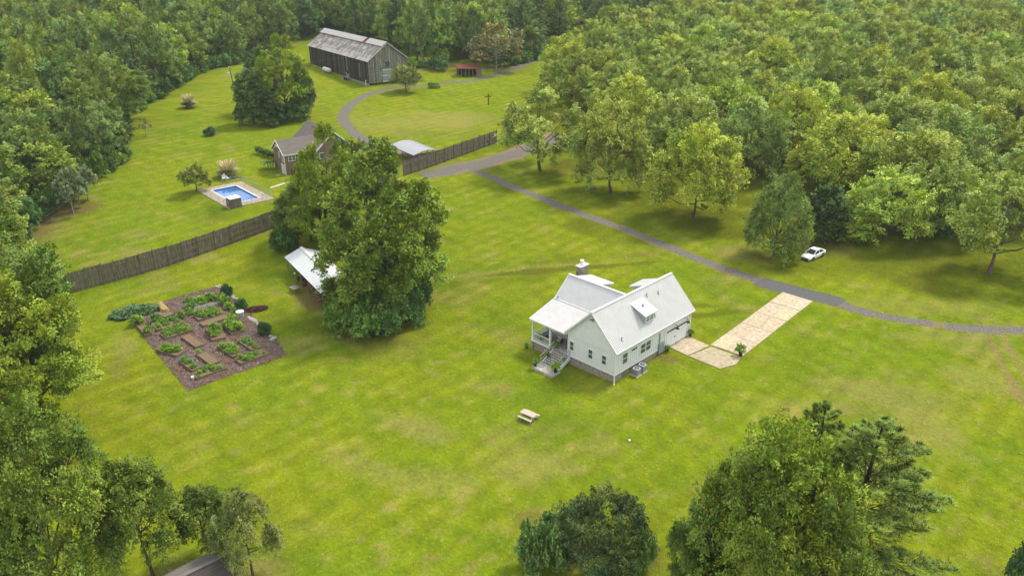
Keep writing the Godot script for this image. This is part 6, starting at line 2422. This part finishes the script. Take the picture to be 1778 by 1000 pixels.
func make_carport() -> void:
	var y := gp(728, 272).y
	var c := Vector3(-22.2, y, -178.7)
	var o := thing("metal_carport", "low grey metal carport with a shallow arched roof behind the right board fence", "carport", c, yaw_of(Vector3(0.59, 0, 0.81)))
	var b := MB.new()
	var L := 11.0
	var hw := 3.4
	var pr := []
	for i in 9:
		var t := i / 8.0 * 2.0 - 1.0
		pr.append(Vector2(t * hw, 2.35 + 0.75 * (1.0 - t * t)))
	for i in 8:
		b.slab(Vector3(-L * 0.5, pr[i + 1].y, pr[i + 1].x), Vector3(L * 0.5, pr[i + 1].y, pr[i + 1].x), Vector3(L * 0.5, pr[i].y, pr[i].x), Vector3(-L * 0.5, pr[i].y, pr[i].x), 0.05)
	var rf := part("roof", b, M.roof_grey, o)
	b = MB.new()
	for k in 30:
		var x := -L * 0.5 + L * (k + 0.5) / 30
		for i in 8:
			b.bar(Vector3(x, pr[i].y + 0.01, pr[i].x), Vector3(x, pr[i + 1].y + 0.01, pr[i + 1].x), 0.05, 0.03)
	part("roof_seams", b, M.roof_grey, rf, "stuff")
	for s in [-1, 1]:
		for i in 5:
			b = MB.new()
			b.box(Vector3(-L * 0.5 + 0.3 + i * (L - 0.6) / 4.0, -0.4, s * (hw - 0.15)), Vector3(0.12, 2.75, 0.12))
			part("post", b, M.dark_metal, o)
		b = MB.new()
		b.box(Vector3(0, 2.15, s * (hw - 0.05)), Vector3(L, 0.22, 0.05))
		part("side_rail", b, M.dark_metal, o)
	b = MB.new()
	b.box(Vector3(L * 0.5 - 0.05, 1.6, 0), Vector3(0.05, 0.9, hw * 2 - 0.3))
	part("end_panel", b, M.dark_metal, o)

# ---------------------------------------------------------------- barn
func make_barn() -> void:
	var o := thing("old_barn", "long weathered grey-brown tobacco barn with stained white tin roof at the wood edge", "barn", Vector3(-45.126, 5.1, -255.772), 0.629)
	var L := 46.0
	var D := 13.545
	var E := 7.223
	var R := 12.065
	var b := MB.new()
	b.poly_prism([W(0.05, 0.05, 0.0), W(D - 0.05, 0.05, 0.0), W(D - 0.05, 0.05, E - 0.05), W(D * 0.5, 0.05, R - 0.15), W(0.05, 0.05, E - 0.05)], Vector3(0, 0, -(L - 0.1)))
	b.col = Color(1, 1, 1)
	var core := part("wall", b, M.dark_bark, o)
	# boards: the gable end pale grey green, the long side dark brown
	b = MB.new()
	var g := RandomNumberGenerator.new()
	g.seed = 77
	var u := 0.0
	while u < D:
		var w := g.randf_range(0.17, 0.3)
		w = minf(w, D - u)
		if w < 0.05:
			break
		var top := E + (R - E) * (1.0 - absf(u + w * 0.5 - D * 0.5) / (D * 0.5)) - 0.2
		var t := exp(g.randf_range(-0.32, 0.25))
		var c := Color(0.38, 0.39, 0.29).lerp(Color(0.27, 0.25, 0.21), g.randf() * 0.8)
		b.col = Color(c.r * t, c.g * t, c.b * t)
		if u + w * 0.5 > 4.8 and u + w * 0.5 < 9.0:
			b.box(W(u + w * 0.5, 0, 4.45), Vector3(w - 0.02, top - 4.45, 0.05))
		else:
			var cut := g.randf_range(3.6, 5.6)
			b.box(W(u + w * 0.5, 0, g.randf_range(0.02, 0.25)), Vector3(w - 0.02, cut - 0.25, 0.05 + g.randf() * 0.03))
			t *= g.randf_range(0.8, 1.2)
			b.col = Color(c.r * t, c.g * t, c.b * t)
			b.box(W(u + w * 0.5, 0, cut), Vector3(w - 0.02, top - cut, 0.05 + g.randf() * 0.03))
		u += w
	part("gable_boards", b, M.barn_wood, core, "stuff")
	b = MB.new()
	var v := 0.0
	while v < L:
		var w := g.randf_range(0.2, 0.36)
		var t := exp(g.randf_range(-0.55, 0.4))
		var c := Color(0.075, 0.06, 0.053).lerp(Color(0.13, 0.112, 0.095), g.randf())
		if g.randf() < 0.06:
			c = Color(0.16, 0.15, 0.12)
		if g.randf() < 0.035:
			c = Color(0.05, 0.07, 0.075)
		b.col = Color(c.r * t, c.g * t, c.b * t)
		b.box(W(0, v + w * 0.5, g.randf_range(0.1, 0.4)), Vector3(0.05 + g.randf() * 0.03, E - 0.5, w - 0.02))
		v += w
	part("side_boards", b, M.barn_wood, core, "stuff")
	for q in [[6.3, 0.9, 4.3, 1.5], [15.5, 1.0, 4.6, 2.2]]:
		b = MB.new()
		b.col = Color(0.27, 0.25, 0.2)
		b.box(W(-0.06, q[0], q[3]), Vector3(0.05, q[2], q[1]))
		part("patch_board", b, M.barn_wood, core)
	b = MB.new()
	b.box(W(-0.25, L * 0.5, -0.9), Vector3(0.5, 1.05, L))
	part("foundation", b, M.block, o)
	# doors and the wreath
	for k in 2:
		b = MB.new()
		b.box(W(5.85 + k * 2.1, -0.06, 0.1), Vector3(2.05, 4.2, 0.08))
		var dr := part("door", b, M.barn_door, o)
		b = MB.new()
		for i in 3:
			b.box(W(5.85 + k * 2.1, -0.13, 0.3 + i * 1.8), Vector3(2.0, 0.18, 0.05))
		part("door_batten", b, M.trim, dr)
	b = MB.new()
	b.box(W(6.9, -0.1, 4.32), Vector3(4.6, 0.14, 0.12))
	part("door_track", b, M.dark_metal, o)
	b = MB.new()
	for i in 14:
		var a0 := TAU * i / 14
		var a1 := TAU * (i + 1) / 14
		b.bar(W(6.9 + cos(a0) * 0.5, -0.12, 5.7 + sin(a0) * 0.6), W(6.9 + cos(a1) * 0.5, -0.12, 5.7 + sin(a1) * 0.6), 0.2, 0.2)
	part("wreath", b, M.dark_bark, o)
	# roof: sheets of tin, each with its own weathering
	var sl := (R - E) / (D * 0.5)
	var oh := 0.55
	for side in 2:
		b = MB.new()
		var rows := 6
		var cols := 46
		for r in rows:
			for c2 in cols:
				var t0 := r / float(rows)
				var t1 := (r + 1.0) / rows
				var n := noise_b.get_noise_2d(c2 * 7.0, r * 9.0 + side * 100.0)
				var band := 0.75 if r == 2 or r == 3 else (0.55 if r == 1 or r == 4 else 0.15)
				var st := clampf(band + n * 0.8 + g.randf_range(-0.25, 0.25), 0.0, 1.0)
				if g.randf() < 0.08:
					st = 0.0
				var c := Color(0.46, 0.445, 0.43).lerp(Color(0.20, 0.165, 0.145), st)
				if g.randf() < 0.015:
					c = Color(0.30, 0.15, 0.09)
				b.col = c
				var u0 := -oh + (D * 0.5 + oh) * t0
				var u1 := -oh + (D * 0.5 + oh) * t1 + 0.12
				var v0 := -0.6 + (L + 1.2) * c2 / cols
				var v1 := -0.6 + (L + 1.2) * (c2 + 1) / cols + 0.06
				var lift := 0.02 * (rows - r) + 0.012 * (c2 % 2)
				if side == 0:
					b.slab(W(u0, v1, E + u0 * sl + lift + 0.05), W(u0, v0, E + u0 * sl + lift + 0.05), W(minf(u1, D * 0.5), v0, E + minf(u1, D * 0.5) * sl + lift), W(minf(u1, D * 0.5), v1, E + minf(u1, D * 0.5) * sl + lift), 0.03)
				else:
					b.slab(W(D - u0, v0, E + u0 * sl + lift + 0.05), W(D - u0, v1, E + u0 * sl + lift + 0.05), W(D - minf(u1, D * 0.5), v1, E + minf(u1, D * 0.5) * sl + lift), W(D - minf(u1, D * 0.5), v0, E + minf(u1, D * 0.5) * sl + lift), 0.03)
		var rf := part("roof", b, M.barn_roof, o)
		# ventilator hood along the ridge
		b = MB.new()
		b.col = Color(0.5, 0.48, 0.46)
		var s := 1.0 if side == 0 else -1.0
		var m := D * 0.5
		for q in [[-0.7, 11.0], [13.0, L + 0.7]]:
			if side == 0:
				b.slab(W(m - 1.9, q[1], R - 1.9 * sl + 0.55), W(m - 1.9, q[0], R - 1.9 * sl + 0.55), W(m, q[0], R + 0.5), W(m, q[1], R + 0.5), 0.06)
			else:
				b.slab(W(m + 1.9, q[0], R - 1.9 * sl + 0.55), W(m + 1.9, q[1], R - 1.9 * sl + 0.55), W(m, q[1], R + 0.5), W(m, q[0], R + 0.5), 0.06)
		part("ridge_hood", b, M.barn_roof, rf)
		b = MB.new()
		b.col = Color(0.62, 0.6, 0.58)
		b.bar(W(m - s * (m + oh), -0.66, E - oh * sl + 0.1), W(m, -0.66, R + 0.1), 0.1, 0.25)
		part("barge_board", b, M.barn_roof, rf)
	b = MB.new()
	b.slab(W(D * 0.5 - 1.9, 13.0, R - 1.9 * sl + 0.3), W(D * 0.5 - 1.9, 11.0, R - 1.9 * sl + 0.3), W(D * 0.5, 11.0, R + 0.3), W(D * 0.5, 13.0, R + 0.3), 0.05)
	part("rusty_sheet", b, M.rust, o)
	# things that stand along the long side
	var at := o.transform
	var tk := thing("fuel_tank", "white cylindrical fuel tank lying beside the barn's long side", "tank", ground(at * W(-2.2, 27.0, 0)), 0.629)
	b = MB.new()
	b.tube(Vector3(0, 1.0, -2.2), Vector3(0, 1.0, 2.2), 0.75, 0.75, 14, true)
	b.tube(Vector3(0, 1.0, 2.2), Vector3(0, 1.0, 2.5), 0.75, 0.4, 14, true)
	b.tube(Vector3(0, 1.0, -2.2), Vector3(0, 1.0, -2.5), 0.75, 0.4, 14, true)
	part("tank", b, M.coping, tk)
	for s in [-1.5, 1.5]:
		b = MB.new()
		b.box(Vector3(0, -0.2, s), Vector3(1.1, 0.6, 0.25))
		part("leg", b, M.block, tk)
	var mc := thing("old_machine", "heap of old dark farm machinery against the barn's long side", "farm machinery", ground(at * W(-1.6, 12.5, 0)), 0.629)
	b = MB.new()
	b.box(Vector3(0, 0.3, 0), Vector3(1.2, 0.7, 1.6))
	b.box(Vector3(0.1, 1.0, 0.3), Vector3(0.8, 0.9, 0.7))
	b.bar(Vector3(0, 1.6, 0.3), Vector3(-0.6, 2.6, 0.2), 0.25, 0.2)
	b.bar(Vector3(0, 0.5, 0), Vector3(-1.2, 0.4, -2.0), 0.12, 0.12)
	part("body", b, M.grey_metal, mc)
	for s in [-1, 1]:
		b = MB.new()
		b.tube(Vector3(-0.55, 0.45, s * 0.75), Vector3(-0.8, 0.45, s * 0.75), 0.5, 0.5, 12, true)
		part("wheel", b, M.tyre, mc)
	var pi := thing("white_pipe", "short bent white pipe standing at the barn's front corner", "pipe", ground(at * W(-0.8, 0.9, 0)))
	b = MB.new()
	b.tube(Vector3(0, -0.2, 0), Vector3(0, 1.3, 0), 0.12, 0.12, 8)
	b.tube(Vector3(0, 1.3, 0), Vector3(0.3, 1.75, 0.1), 0.12, 0.12, 8, true)
	part("pipe", b, M.trim, pi)
	# red-roofed shed
	var sp0 := gp(790, 134)
	var sh := thing("red_roof_shed", "small open shed with a rusty red tin roof under the mimosa", "shed", Vector3(sp0.x + 4.6, sp0.y + 0.1, sp0.z - 2.6), 0.15)
	b = MB.new()
	b.slab(Vector3(-4.2, 2.75, 2.4), Vector3(4.0, 2.5, 2.4), Vector3(4.0, 3.3, -2.2), Vector3(-4.2, 3.6, -2.2), 0.08)
	rf_sheets(sh, b)
	for i in 6:
		b = MB.new()
		b.box(Vector3(-4.0 + i * 1.25, -0.4, 2.2), Vector3(0.18, 3.05, 0.18))
		part("post", b, M.old_wood, sh)
	b = MB.new()
	for i in 9:
		b.box(Vector3(3.1, 0.05 + i * 0.26, 2.15), Vector3(1.8, 0.22, 0.08))
	part("plank_wall", b, M.old_wood, sh)
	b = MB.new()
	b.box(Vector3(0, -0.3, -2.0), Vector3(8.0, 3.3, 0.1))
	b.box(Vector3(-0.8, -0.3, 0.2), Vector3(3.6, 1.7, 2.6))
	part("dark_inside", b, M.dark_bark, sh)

func rf_sheets(sh: Node3D, b: MB) -> void:
	var rf := part("roof", b, M.rust, sh)
	b = MB.new()
	for i in 9:
		b.bar(Vector3(-4.0 + i * 0.98, 2.78 - i * 0.03, 2.4), Vector3(-4.0 + i * 0.98, 3.6 - i * 0.036, -2.2), 0.06, 0.05)
	part("roof_seams", b, M.rust, rf, "stuff")

# ---------------------------------------------------------------- small things
func make_small_things() -> void:
	# utility pole and its wires
	var foot := gp(415, 196)
	var top := foot + Vector3(-0.9, tall(foot, 117), 0.2)
	var o := thing("utility_pole", "leaning wooden utility pole with a grey transformer beside the far clump of trees", "utility pole", foot)
	var b := MB.new()
	b.tube(Vector3(0, -0.5, 0), top - foot, 0.17, 0.11, 8, true)
	part("pole", b, M.bark, o)
	b = MB.new()
	var m := (top - foot) * 0.86
	b.tube(m + Vector3(-0.45, -0.6, 0.2), m + Vector3(-0.45, 0.5, 0.2), 0.32, 0.32, 10, true)
	part("transformer", b, M.galvanised_pale, o)
	b = MB.new()
	b.tube(top - foot + Vector3(-0.25, -0.1, 0), top - foot + Vector3(-0.25, 0.3, 0), 0.07, 0.05, 6, true)
	b.tube(top - foot, top - foot + Vector3(0, 0.35, 0), 0.07, 0.05, 6, true)
	part("insulator", b, M.trim, o)
	var ends := [level(60, 380, 9.5), level(40, 412, 8.2)]
	var away := top + Vector3(26, -1.0, -26)
	for k in 2:
		var w := thing("overhead_wire", ["upper thin wire from the utility pole down over the left woods", "lower thin wire from the utility pole down over the left woods"][k], "wire", top, 0.0, "wires from the utility pole")
		b = MB.new()
		var e: Vector3 = ends[k] + (ends[k] - top) * 0.25 - top
		var pr := Vector3(0, -0.1 - k * 1.5, 0)
		var s0 := pr
		for i in 14:
			var t := (i + 1) / 14.0
			var q := s0.lerp(e, t) - Vector3.UP * 6.0 * t * (1 - t) * 0.8
			b.tube(pr, q, 0.013, 0.013, 4)
			pr = q
		part("wire", b, M.dark_metal, w)
	var w2 := thing("overhead_wire", "thin wire from the utility pole away over the clump towards the barn", "wire", top, 0.0, "wires from the utility pole")
	b = MB.new()
	var pv := Vector3.ZERO
	for i in 8:
		var t := (i + 1) / 8.0
		var q := (away - top) * t - Vector3.UP * 2.5 * t * (1 - t)
		b.tube(pv, q, 0.013, 0.013, 4)
		pv = q
	part("wire", b, M.dark_metal, w2)
	# T-shaped pole in the meadow
	var tp := gp(848, 182)
	var hh := tall(tp, 163)
	o = thing("clothesline_post", "dark T-shaped wooden post alone in the far meadow", "post", tp, 0.3)
	b = MB.new()
	b.box(Vector3(0, -0.4, 0), Vector3(0.22, hh + 0.4, 0.22))
	part("post", b, M.dark_bark, o)
	b = MB.new()
	b.box(Vector3(0, hh * 0.74, 0), Vector3(1.9, 0.2, 0.16))
	part("crossbar", b, M.dark_bark, o)
	# two planters by the lane
	for k in 2:
		var p := gp(749 + k * 9, 152.5)
		o = thing("lane_planter", ["small dark plant beside the barn lane, the left one of two", "small reddish plant beside the barn lane, the right one of two"][k], "plant", p, 0.0, "two small plants beside the barn lane")
		put("foliage", kinds.kale.crown, o, M[["leaf_dark", "leaf_warm"][k]]).scale = Vector3.ONE * 1.5
	picnic()
	car()
	# pale stump on the lawn behind the island
	o = thing("pale_stump", "pale weathered stump on the lawn right of the tree island", "stump", gp(751, 391))
	b = MB.new()
	b.rock(Vector3(0, 0.25, 0), Vector3(0.9, 0.45, 0.55), rng, 5, 9)
	part("stump", b, M.pale_rock, o)
	o = thing("white_stone", "tiny white stone on the open lawn right of the picnic table", "stone", gp(1093, 766))
	b = MB.new()
	b.rock(Vector3(0, 0.1, 0), Vector3(0.16, 0.13, 0.14), rng, 4, 7)
	part("stone", b, M.trim, o)
	for k in 2:
		o = thing("pale_rock", ["pale rock in the grass behind the lone pecan, the nearer one", "pale rock under the orchard edge by the junction, the farther one"][k], "rock", gp(1030 - k * 38, 327 - k * 96))
		b = MB.new()
		b.rock(Vector3(0, 0.2, 0), Vector3(0.8, 0.5, 0.6), rng, 4, 8)
		part("rock", b, M.stone, o)
	shingled_roof()

func picnic() -> void:
	var y := gp(915, 728).y
	var a := level(904.5, 716, y + 0.78)
	var c := level(924, 724.5, y + 0.78)
	var d := (c - a).normalized()
	var o := thing("picnic_table", "weathered grey wooden picnic table alone on the open lawn", "picnic table", Vector3((a.x + c.x) * 0.5, y, (a.z + c.z) * 0.5) + Vector3(d.z, 0, -d.x) * 0.4, yaw_of(d))
	var L := 1.9
	for i in 5:
		var b := MB.new()
		var t := rng.randf_range(0.95, 1.5)
		b.col = Color(t, t * 0.99, t)
		b.box(Vector3(0, 0.75, -0.34 + i * 0.17), Vector3(L, 0.05, 0.155))
		part("plank", b, M.picnic_wood, o)
	for s in [-1, 1]:
		for i in 2:
			var b := MB.new()
			b.box(Vector3(0, 0.43, s * (0.66 + i * 0.16)), Vector3(L, 0.05, 0.145))
			part("seat_plank", b, M.picnic_wood, o)
		var b2 := MB.new()
		b2.bar(Vector3(s * 0.68, 0.0, -0.62), Vector3(s * 0.68, 0.75, -0.22), 0.05, 0.11)
		part("leg", b2, M.picnic_wood, o)
		b2 = MB.new()
		b2.bar(Vector3(s * 0.68, 0.0, 0.62), Vector3(s * 0.68, 0.75, 0.22), 0.05, 0.11)
		part("leg", b2, M.picnic_wood, o)
		b2 = MB.new()
		b2.box(Vector3(s * 0.74, 0.34, 0), Vector3(0.05, 0.09, 1.6))
		part("crossbeam", b2, M.picnic_wood, o)

func car() -> void:
	var a := gp(1410.5, 453.5)
	var c := gp(1430, 445.5)
	var d := (a - c)
	d.y = 0
	d = d.normalized()
	var side := Vector3(d.z, 0, -d.x)
	if side.z < 0:
		side = -side
	var mid := (a + c) * 0.5 - side * 0.85
	# local +x is the nose
	var o := thing("white_car", "white four-door car parked on the grass beside the dense privet", "car", Vector3(mid.x, hg(mid.x, mid.z), mid.z), yaw_of(d))
	# body: rings across the car at stations along x: [x, half width, sill, waist, top]
	var st := [[-2.42, 0.72, 0.42, 0.78, 0.92], [-2.36, 0.84, 0.3, 0.82, 0.99], [-1.9, 0.9, 0.22, 0.86, 1.03], [-1.2, 0.92, 0.2, 0.88, 0.99], [0.2, 0.92, 0.2, 0.85, 0.96], [1.0, 0.92, 0.2, 0.82, 0.95], [1.7, 0.9, 0.2, 0.76, 0.86], [2.25, 0.84, 0.22, 0.66, 0.74], [2.45, 0.7, 0.3, 0.56, 0.62]]
	var b := MB.new()
	var ring := func(q: Array) -> Array:
		return [Vector3(q[0], q[2], q[1] * 0.86), Vector3(q[0], (q[2] + q[3]) * 0.5, q[1]), Vector3(q[0], q[3], q[1] * 0.97), Vector3(q[0], q[4] - 0.02, q[1] * 0.78), Vector3(q[0], q[4], 0.0), Vector3(q[0], q[4] - 0.02, -q[1] * 0.78), Vector3(q[0], q[3], -q[1] * 0.97), Vector3(q[0], (q[2] + q[3]) * 0.5, -q[1]), Vector3(q[0], q[2], -q[1] * 0.86)]
	for i in st.size() - 1:
		var p: Array = ring.call(st[i])
		var q: Array = ring.call(st[i + 1])
		for k in 8:
			b.quad(p[k], q[k], q[k + 1], p[k + 1])
		b.quad(p[8], q[8], q[0], p[0])
	for e in [0, st.size() - 1]:
		var p: Array = ring.call(st[e])
		for k in range(1, 8):
			if e == 0:
				b.tri(p[0], p[k], p[k + 1])
			else:
				b.tri(p[0], p[k + 1], p[k])
	var body := part("body", b, M.car_paint, o)
	# cabin: glass house with a painted roof
	var cab := [[-1.75, 0.74, 1.0, 1.03], [-1.0, 0.62, 1.0, 1.42], [0.15, 0.62, 0.95, 1.46], [1.12, 0.74, 0.93, 0.97]]
	b = MB.new()
	for i in 3:
		var p: Array = cab[i]
		var q: Array = cab[i + 1]
		for s in [-1.0, 1.0]:
			var A := Vector3(p[0], p[2] - 0.04, 0.8 * s)
			var B := Vector3(q[0], q[2] - 0.04, 0.8 * s)
			var C2 := Vector3(q[0], q[3], q[1] * s)
			var D := Vector3(p[0], p[3], p[1] * s)
			if s > 0:
				b.quad(A, B, C2, D)
			else:
				b.quad(B, A, D, C2)
		if i != 1:
			b.quad(Vector3(p[0], p[3], p[1]), Vector3(q[0], q[3], q[1]), Vector3(q[0], q[3], -q[1]), Vector3(p[0], p[3], -p[1]))
	part("windows", b, M.car_glass, o)
	b = MB.new()
	b.hexa([Vector3(-1.1, 1.4, 0.63), Vector3(0.2, 1.44, 0.63), Vector3(0.2, 1.44, -0.63), Vector3(-1.1, 1.4, -0.63), Vector3(-0.95, 1.48, 0.55), Vector3(0.1, 1.5, 0.55), Vector3(0.1, 1.5, -0.55), Vector3(-0.95, 1.48, -0.55)])
	for s in [-1.0, 1.0]:
		b.bar(Vector3(1.12, 0.96, 0.76 * s), Vector3(0.17, 1.46, 0.62 * s), 0.09, 0.06)
		b.bar(Vector3(-1.75, 1.02, 0.76 * s), Vector3(-1.0, 1.43, 0.62 * s), 0.16, 0.07)
		b.bar(Vector3(-0.35, 0.96, 0.83 * s), Vector3(-0.38, 1.45, 0.63 * s), 0.07, 0.04)
		b.bar(Vector3(-1.02, 1.43, 0.64 * s), Vector3(0.17, 1.46, 0.64 * s), 0.05, 0.07)
		b.bar(Vector3(0.85, 0.98, 0.9 * s), Vector3(0.85, 0.98, 1.04 * s), 0.16, 0.13)
	part("roof", b, M.car_paint, o)
	for x in [-1.42, 1.42]:
		for s in [-1.0, 1.0]:
			b = MB.new()
			b.tube(Vector3(x, 0.34, 0.7 * s), Vector3(x, 0.34, 0.925 * s), 0.34, 0.34, 18, true)
			var wh := part("wheel", b, M.tyre, o)
			b = MB.new()
			b.tube(Vector3(x, 0.34, 0.9 * s), Vector3(x, 0.34, 0.935 * s), 0.22, 0.2, 14, true)
			part("rim", b, M.dark_metal, wh)
			b = MB.new()
			b.tube(Vector3(x, 0.37, 0.55 * s), Vector3(x, 0.37, 0.915 * s), 0.42, 0.42, 18, true)
			part("wheel_arch", b, M.black, body)
	b = MB.new()
	b.hexa([Vector3(2.36, 0.34, 0.66), Vector3(2.5, 0.34, 0.6), Vector3(2.5, 0.34, -0.6), Vector3(2.36, 0.34, -0.66), Vector3(2.36, 0.55, 0.66), Vector3(2.475, 0.55, 0.6), Vector3(2.475, 0.55, -0.6), Vector3(2.36, 0.55, -0.66)])
	part("grille", b, M.black, o)
	for s in [-1.0, 1.0]:
		b = MB.new()
		b.bar(Vector3(2.1, 0.66, 0.83 * s), Vector3(2.43, 0.58, 0.62 * s), 0.08, 0.1)
		part("headlight", b, M.lamp_glass, o)
		b = MB.new()
		b.bar(Vector3(-2.38, 0.82, 0.82 * s), Vector3(-2.44, 0.82, 0.5 * s), 0.06, 0.13)
		part("tail_light", b, M.red_lamp, o)
	b = MB.new()
	b.box(Vector3(0.0, 0.12, 0), Vector3(4.2, 0.14, 1.5))
	part("underside", b, M.black, o)
	for s in [-1.0, 1.0]:
		for x in [-0.62, 0.42]:
			b = MB.new()
			b.box(Vector3(x, 0.74, 0.915 * s), Vector3(0.2, 0.03, 0.03))
			part("door_handle", b, M.grey_metal, o)

func shingled_roof() -> void:
	var h := 3.7
	var r0 := level(385, 966, h)
	var r1 := level(317, 1000, h)
	var d := (r1 - r0)
	d.y = 0
	d = d.normalized()
	var o := thing("shingled_outbuilding", "small outbuilding with a grey-brown shingled roof cut by the bottom edge", "outbuilding", Vector3(r0.x, 0, r0.z), yaw_of(d))
	o.position.y = hg(r0.x, r0.z)
	h -= o.position.y
	# local x runs along the ridge away from the visible gable; which side is the right slope?
	var s := 1.0 if (o.transform.basis * Vector3(0, 0, 1)).x > 0.0 else -1.0
	var L := 9.0
	var b := MB.new()
	var w1 := 3.6
	var w2 := 1.7
	var e1 := h - 1.7
	var e2 := h - 0.55
	var lo := [Vector3(0, e1, s * w1), Vector3(L, e1, s * w1), Vector3(L, h, 0), Vector3(0, h, 0)]
	var hi := [Vector3(L, e2, -s * w2), Vector3(0, e2, -s * w2), Vector3(0, h, 0), Vector3(L, h, 0)]
	if s < 0:
		lo = [lo[1], lo[0], lo[3], lo[2]]
		hi = [hi[1], hi[0], hi[3], hi[2]]
	b.slab(lo[0], lo[1], lo[2], lo[3], 0.14)
	var rf := part("roof", b, M.dark_shingle, o)
	courses(rf, lo[0], lo[1], lo[2], lo[3], 15, "dark_shingle")
	b = MB.new()
	b.slab(hi[0], hi[1], hi[2], hi[3], 0.14)
	rf = part("roof", b, M.dark_shingle, o)
	courses(rf, hi[0], hi[1], hi[2], hi[3], 7, "pale_shingle")
	b = MB.new()
	b.bar(Vector3(-0.02, h + 0.04, 0), Vector3(L, h + 0.04, 0), 0.34, 0.05)
	part("ridge_cap", b, M.pale_shingle, rf)
	b = MB.new()
	b.box(Vector3(L * 0.5 + 0.3, -0.5, s * 0.9), Vector3(L - 0.4, e1 + 0.3, 4.6))
	part("wall", b, M.old_wood, o)
	b = MB.new()
	b.bar(Vector3(-0.04, e1 - 0.1, s * w1), Vector3(-0.04, h - 0.1, 0), 0.06, 0.2)
	b.bar(Vector3(-0.04, e2 - 0.1, -s * w2), Vector3(-0.04, h - 0.1, 0), 0.06, 0.2)
	part("fascia", b, M.old_wood, rf)

func land_patches() -> void:
	# bare and dry places, px column, px row, radii in metres, turn, colour, strength
	patch(640, 560, 9, 7, 0.9, DIRT, 0.6)
	patch(740, 520, 2.5, 4, 0.5, TAN, 0.7)
	patch(540, 520, 2.5, 7, -0.6, DIRT, 0.7)
	patch(600, 580, 3, 2, 0.0, TAN, 0.5)
	patch(560, 565, 5, 3, 0.3, MOSS, 0.6)
	patch(470, 545, 4, 3, 0.4, MOSS, 0.45)
	patch(350, 445, 4, 3, 0.3, TAN, 0.5)
	patch(240, 445, 6, 2.5, 0.6, TAN, 0.45)
	patch(215, 605, 2.2, 5.5, -0.5, TAN, 0.5)
	patch(205, 640, 1.4, 5, -0.6, DIRT, 0.35)
	patch(150, 620, 2, 3, 0.2, TAN, 0.3)
	patch(720, 740, 6, 2.4, 0.5, TAN, 0.45)
	patch(610, 800, 5, 2, 0.5, TAN, 0.3)
	patch(900, 815, 4, 3, 0.3, TAN, 0.4)
	patch(960, 800, 4, 2, 0.3, TAN, 0.4)
	patch(760, 840, 5, 2, 0.2, TAN, 0.3)
	patch(920, 900, 2, 1.2, 0.2, DIRT, 0.45)
	patch(1030, 965, 3, 2.2, 0.1, DIRT, 0.5)
	patch(1120, 960, 2, 2.5, 0.1, DIRT, 0.45)
	patch(450, 985, 3, 2, 0.1, TAN, 0.5)
	patch(470, 870, 5, 3, 0.3, YELLOW, 0.5)
	patch(1560, 690, 9, 4, 0.2, TAN, 0.45)
	patch(1600, 740, 5, 6, 0.4, TAN, 0.4)
	patch(1500, 715, 5, 3, 0.4, DEEP, 0.4)
	patch(1620, 700, 6, 3, 0.1, DEEP, 0.3)
	patch(1700, 660, 5, 4, 0.1, TAN, 0.35)
	patch(1440, 705, 4, 2, 0.2, TAN, 0.35)
	patch(1737, 625, 0.6, 14, 0.28, DIRT.lerp(TAN, 0.5), 1.0)
	patch(1766, 625, 0.6, 14, 0.28, DIRT.lerp(TAN, 0.6), 0.9)
	patch(1680, 590, 3, 1, 0.0, TAN, 0.5)
	patch(1600, 585, 4, 1.3, 0.0, TAN, 0.3)
	patch(1600, 530, 14, 3, 0.1, TAN, 0.25)
	patch(1290, 440, 5, 4, 0.3, TAN, 0.6)
	patch(1490, 420, 6, 3, 0.3, DIRT, 0.5)
	patch(1440, 432, 7, 5, 0.3, DIRT, 0.55)
	patch(1000, 250, 4, 10, -0.4, TAN, 0.7)
	patch(1000, 290, 7, 9, -0.3, TAN, 0.35)
	# ground under the orchard edge is mossier than the lawn
	patch(1130, 360, 9, 24, 0.75, MOSS, 0.7)
	patch(1260, 380, 8, 14, 0.75, MOSS, 0.75)
	patch(1560, 450, 26, 9, -0.15, MOSS, 0.55)
	patch(1700, 470, 18, 9, 0.0, MOSS, 0.6)
	patch(1330, 250, 60, 60, 0.0, MOSS, 0.85)
	patch(1600, 250, 80, 80, 0.0, MOSS, 0.85)
	# swale behind the white house
	patch(900, 472, 26, 1.4, -0.12, TAN, 0.4)
	patch(1000, 466, 20, 0.9, -0.12, MOSS, 0.9)
	patch(800, 492, 14, 1.2, -0.1, MOSS, 0.4)
	patch(1110, 443, 6, 1.2, -0.1, DIRT, 0.5)
	patch(1035, 640, 4, 1.0, -0.6, TAN, 0.45)
	patch(1010, 645, 6, 2, -0.6, MOSS, 0.5)
	patch(1155, 620, 2, 1.0, 0.6, DIRT, 0.6)
	patch(1240, 545, 8, 0.8, -0.15, MOSS, 0.8)
	patch(1195, 530, 6, 0.8, 0.2, MOSS, 0.7)
	# meadow behind the carport is dry
	patch(700, 215, 20, 14, 0.2, TAN, 0.35)
	patch(800, 205, 14, 8, 0.2, TAN, 0.4)
	patch(760, 232, 14, 3, 0.2, DEEP, 0.3)
	patch(520, 160, 10, 5, 0.2, TAN, 0.25)
	patch(480, 235, 24, 10, 0.1, GREEN, 0.5)
	# wood edges: leaf litter
	patch(100, 370, 5, 8, 0.6, DIRT, 0.8)
	patch(60, 400, 8, 8, 0.6, DIRT, 0.7)
	patch(760, 118, 14, 5, 0.0, DIRT, 0.7)
	patch(860, 118, 12, 5, 0.3, DIRT, 0.6)
	patch(640, 30, 70, 60, 0.0, MOSS, 0.8)
	patch(200, 60, 90, 70, 0.0, MOSS, 0.8)
	patch(360, 375, 8, 3, 0.5, DEEP, 0.4)
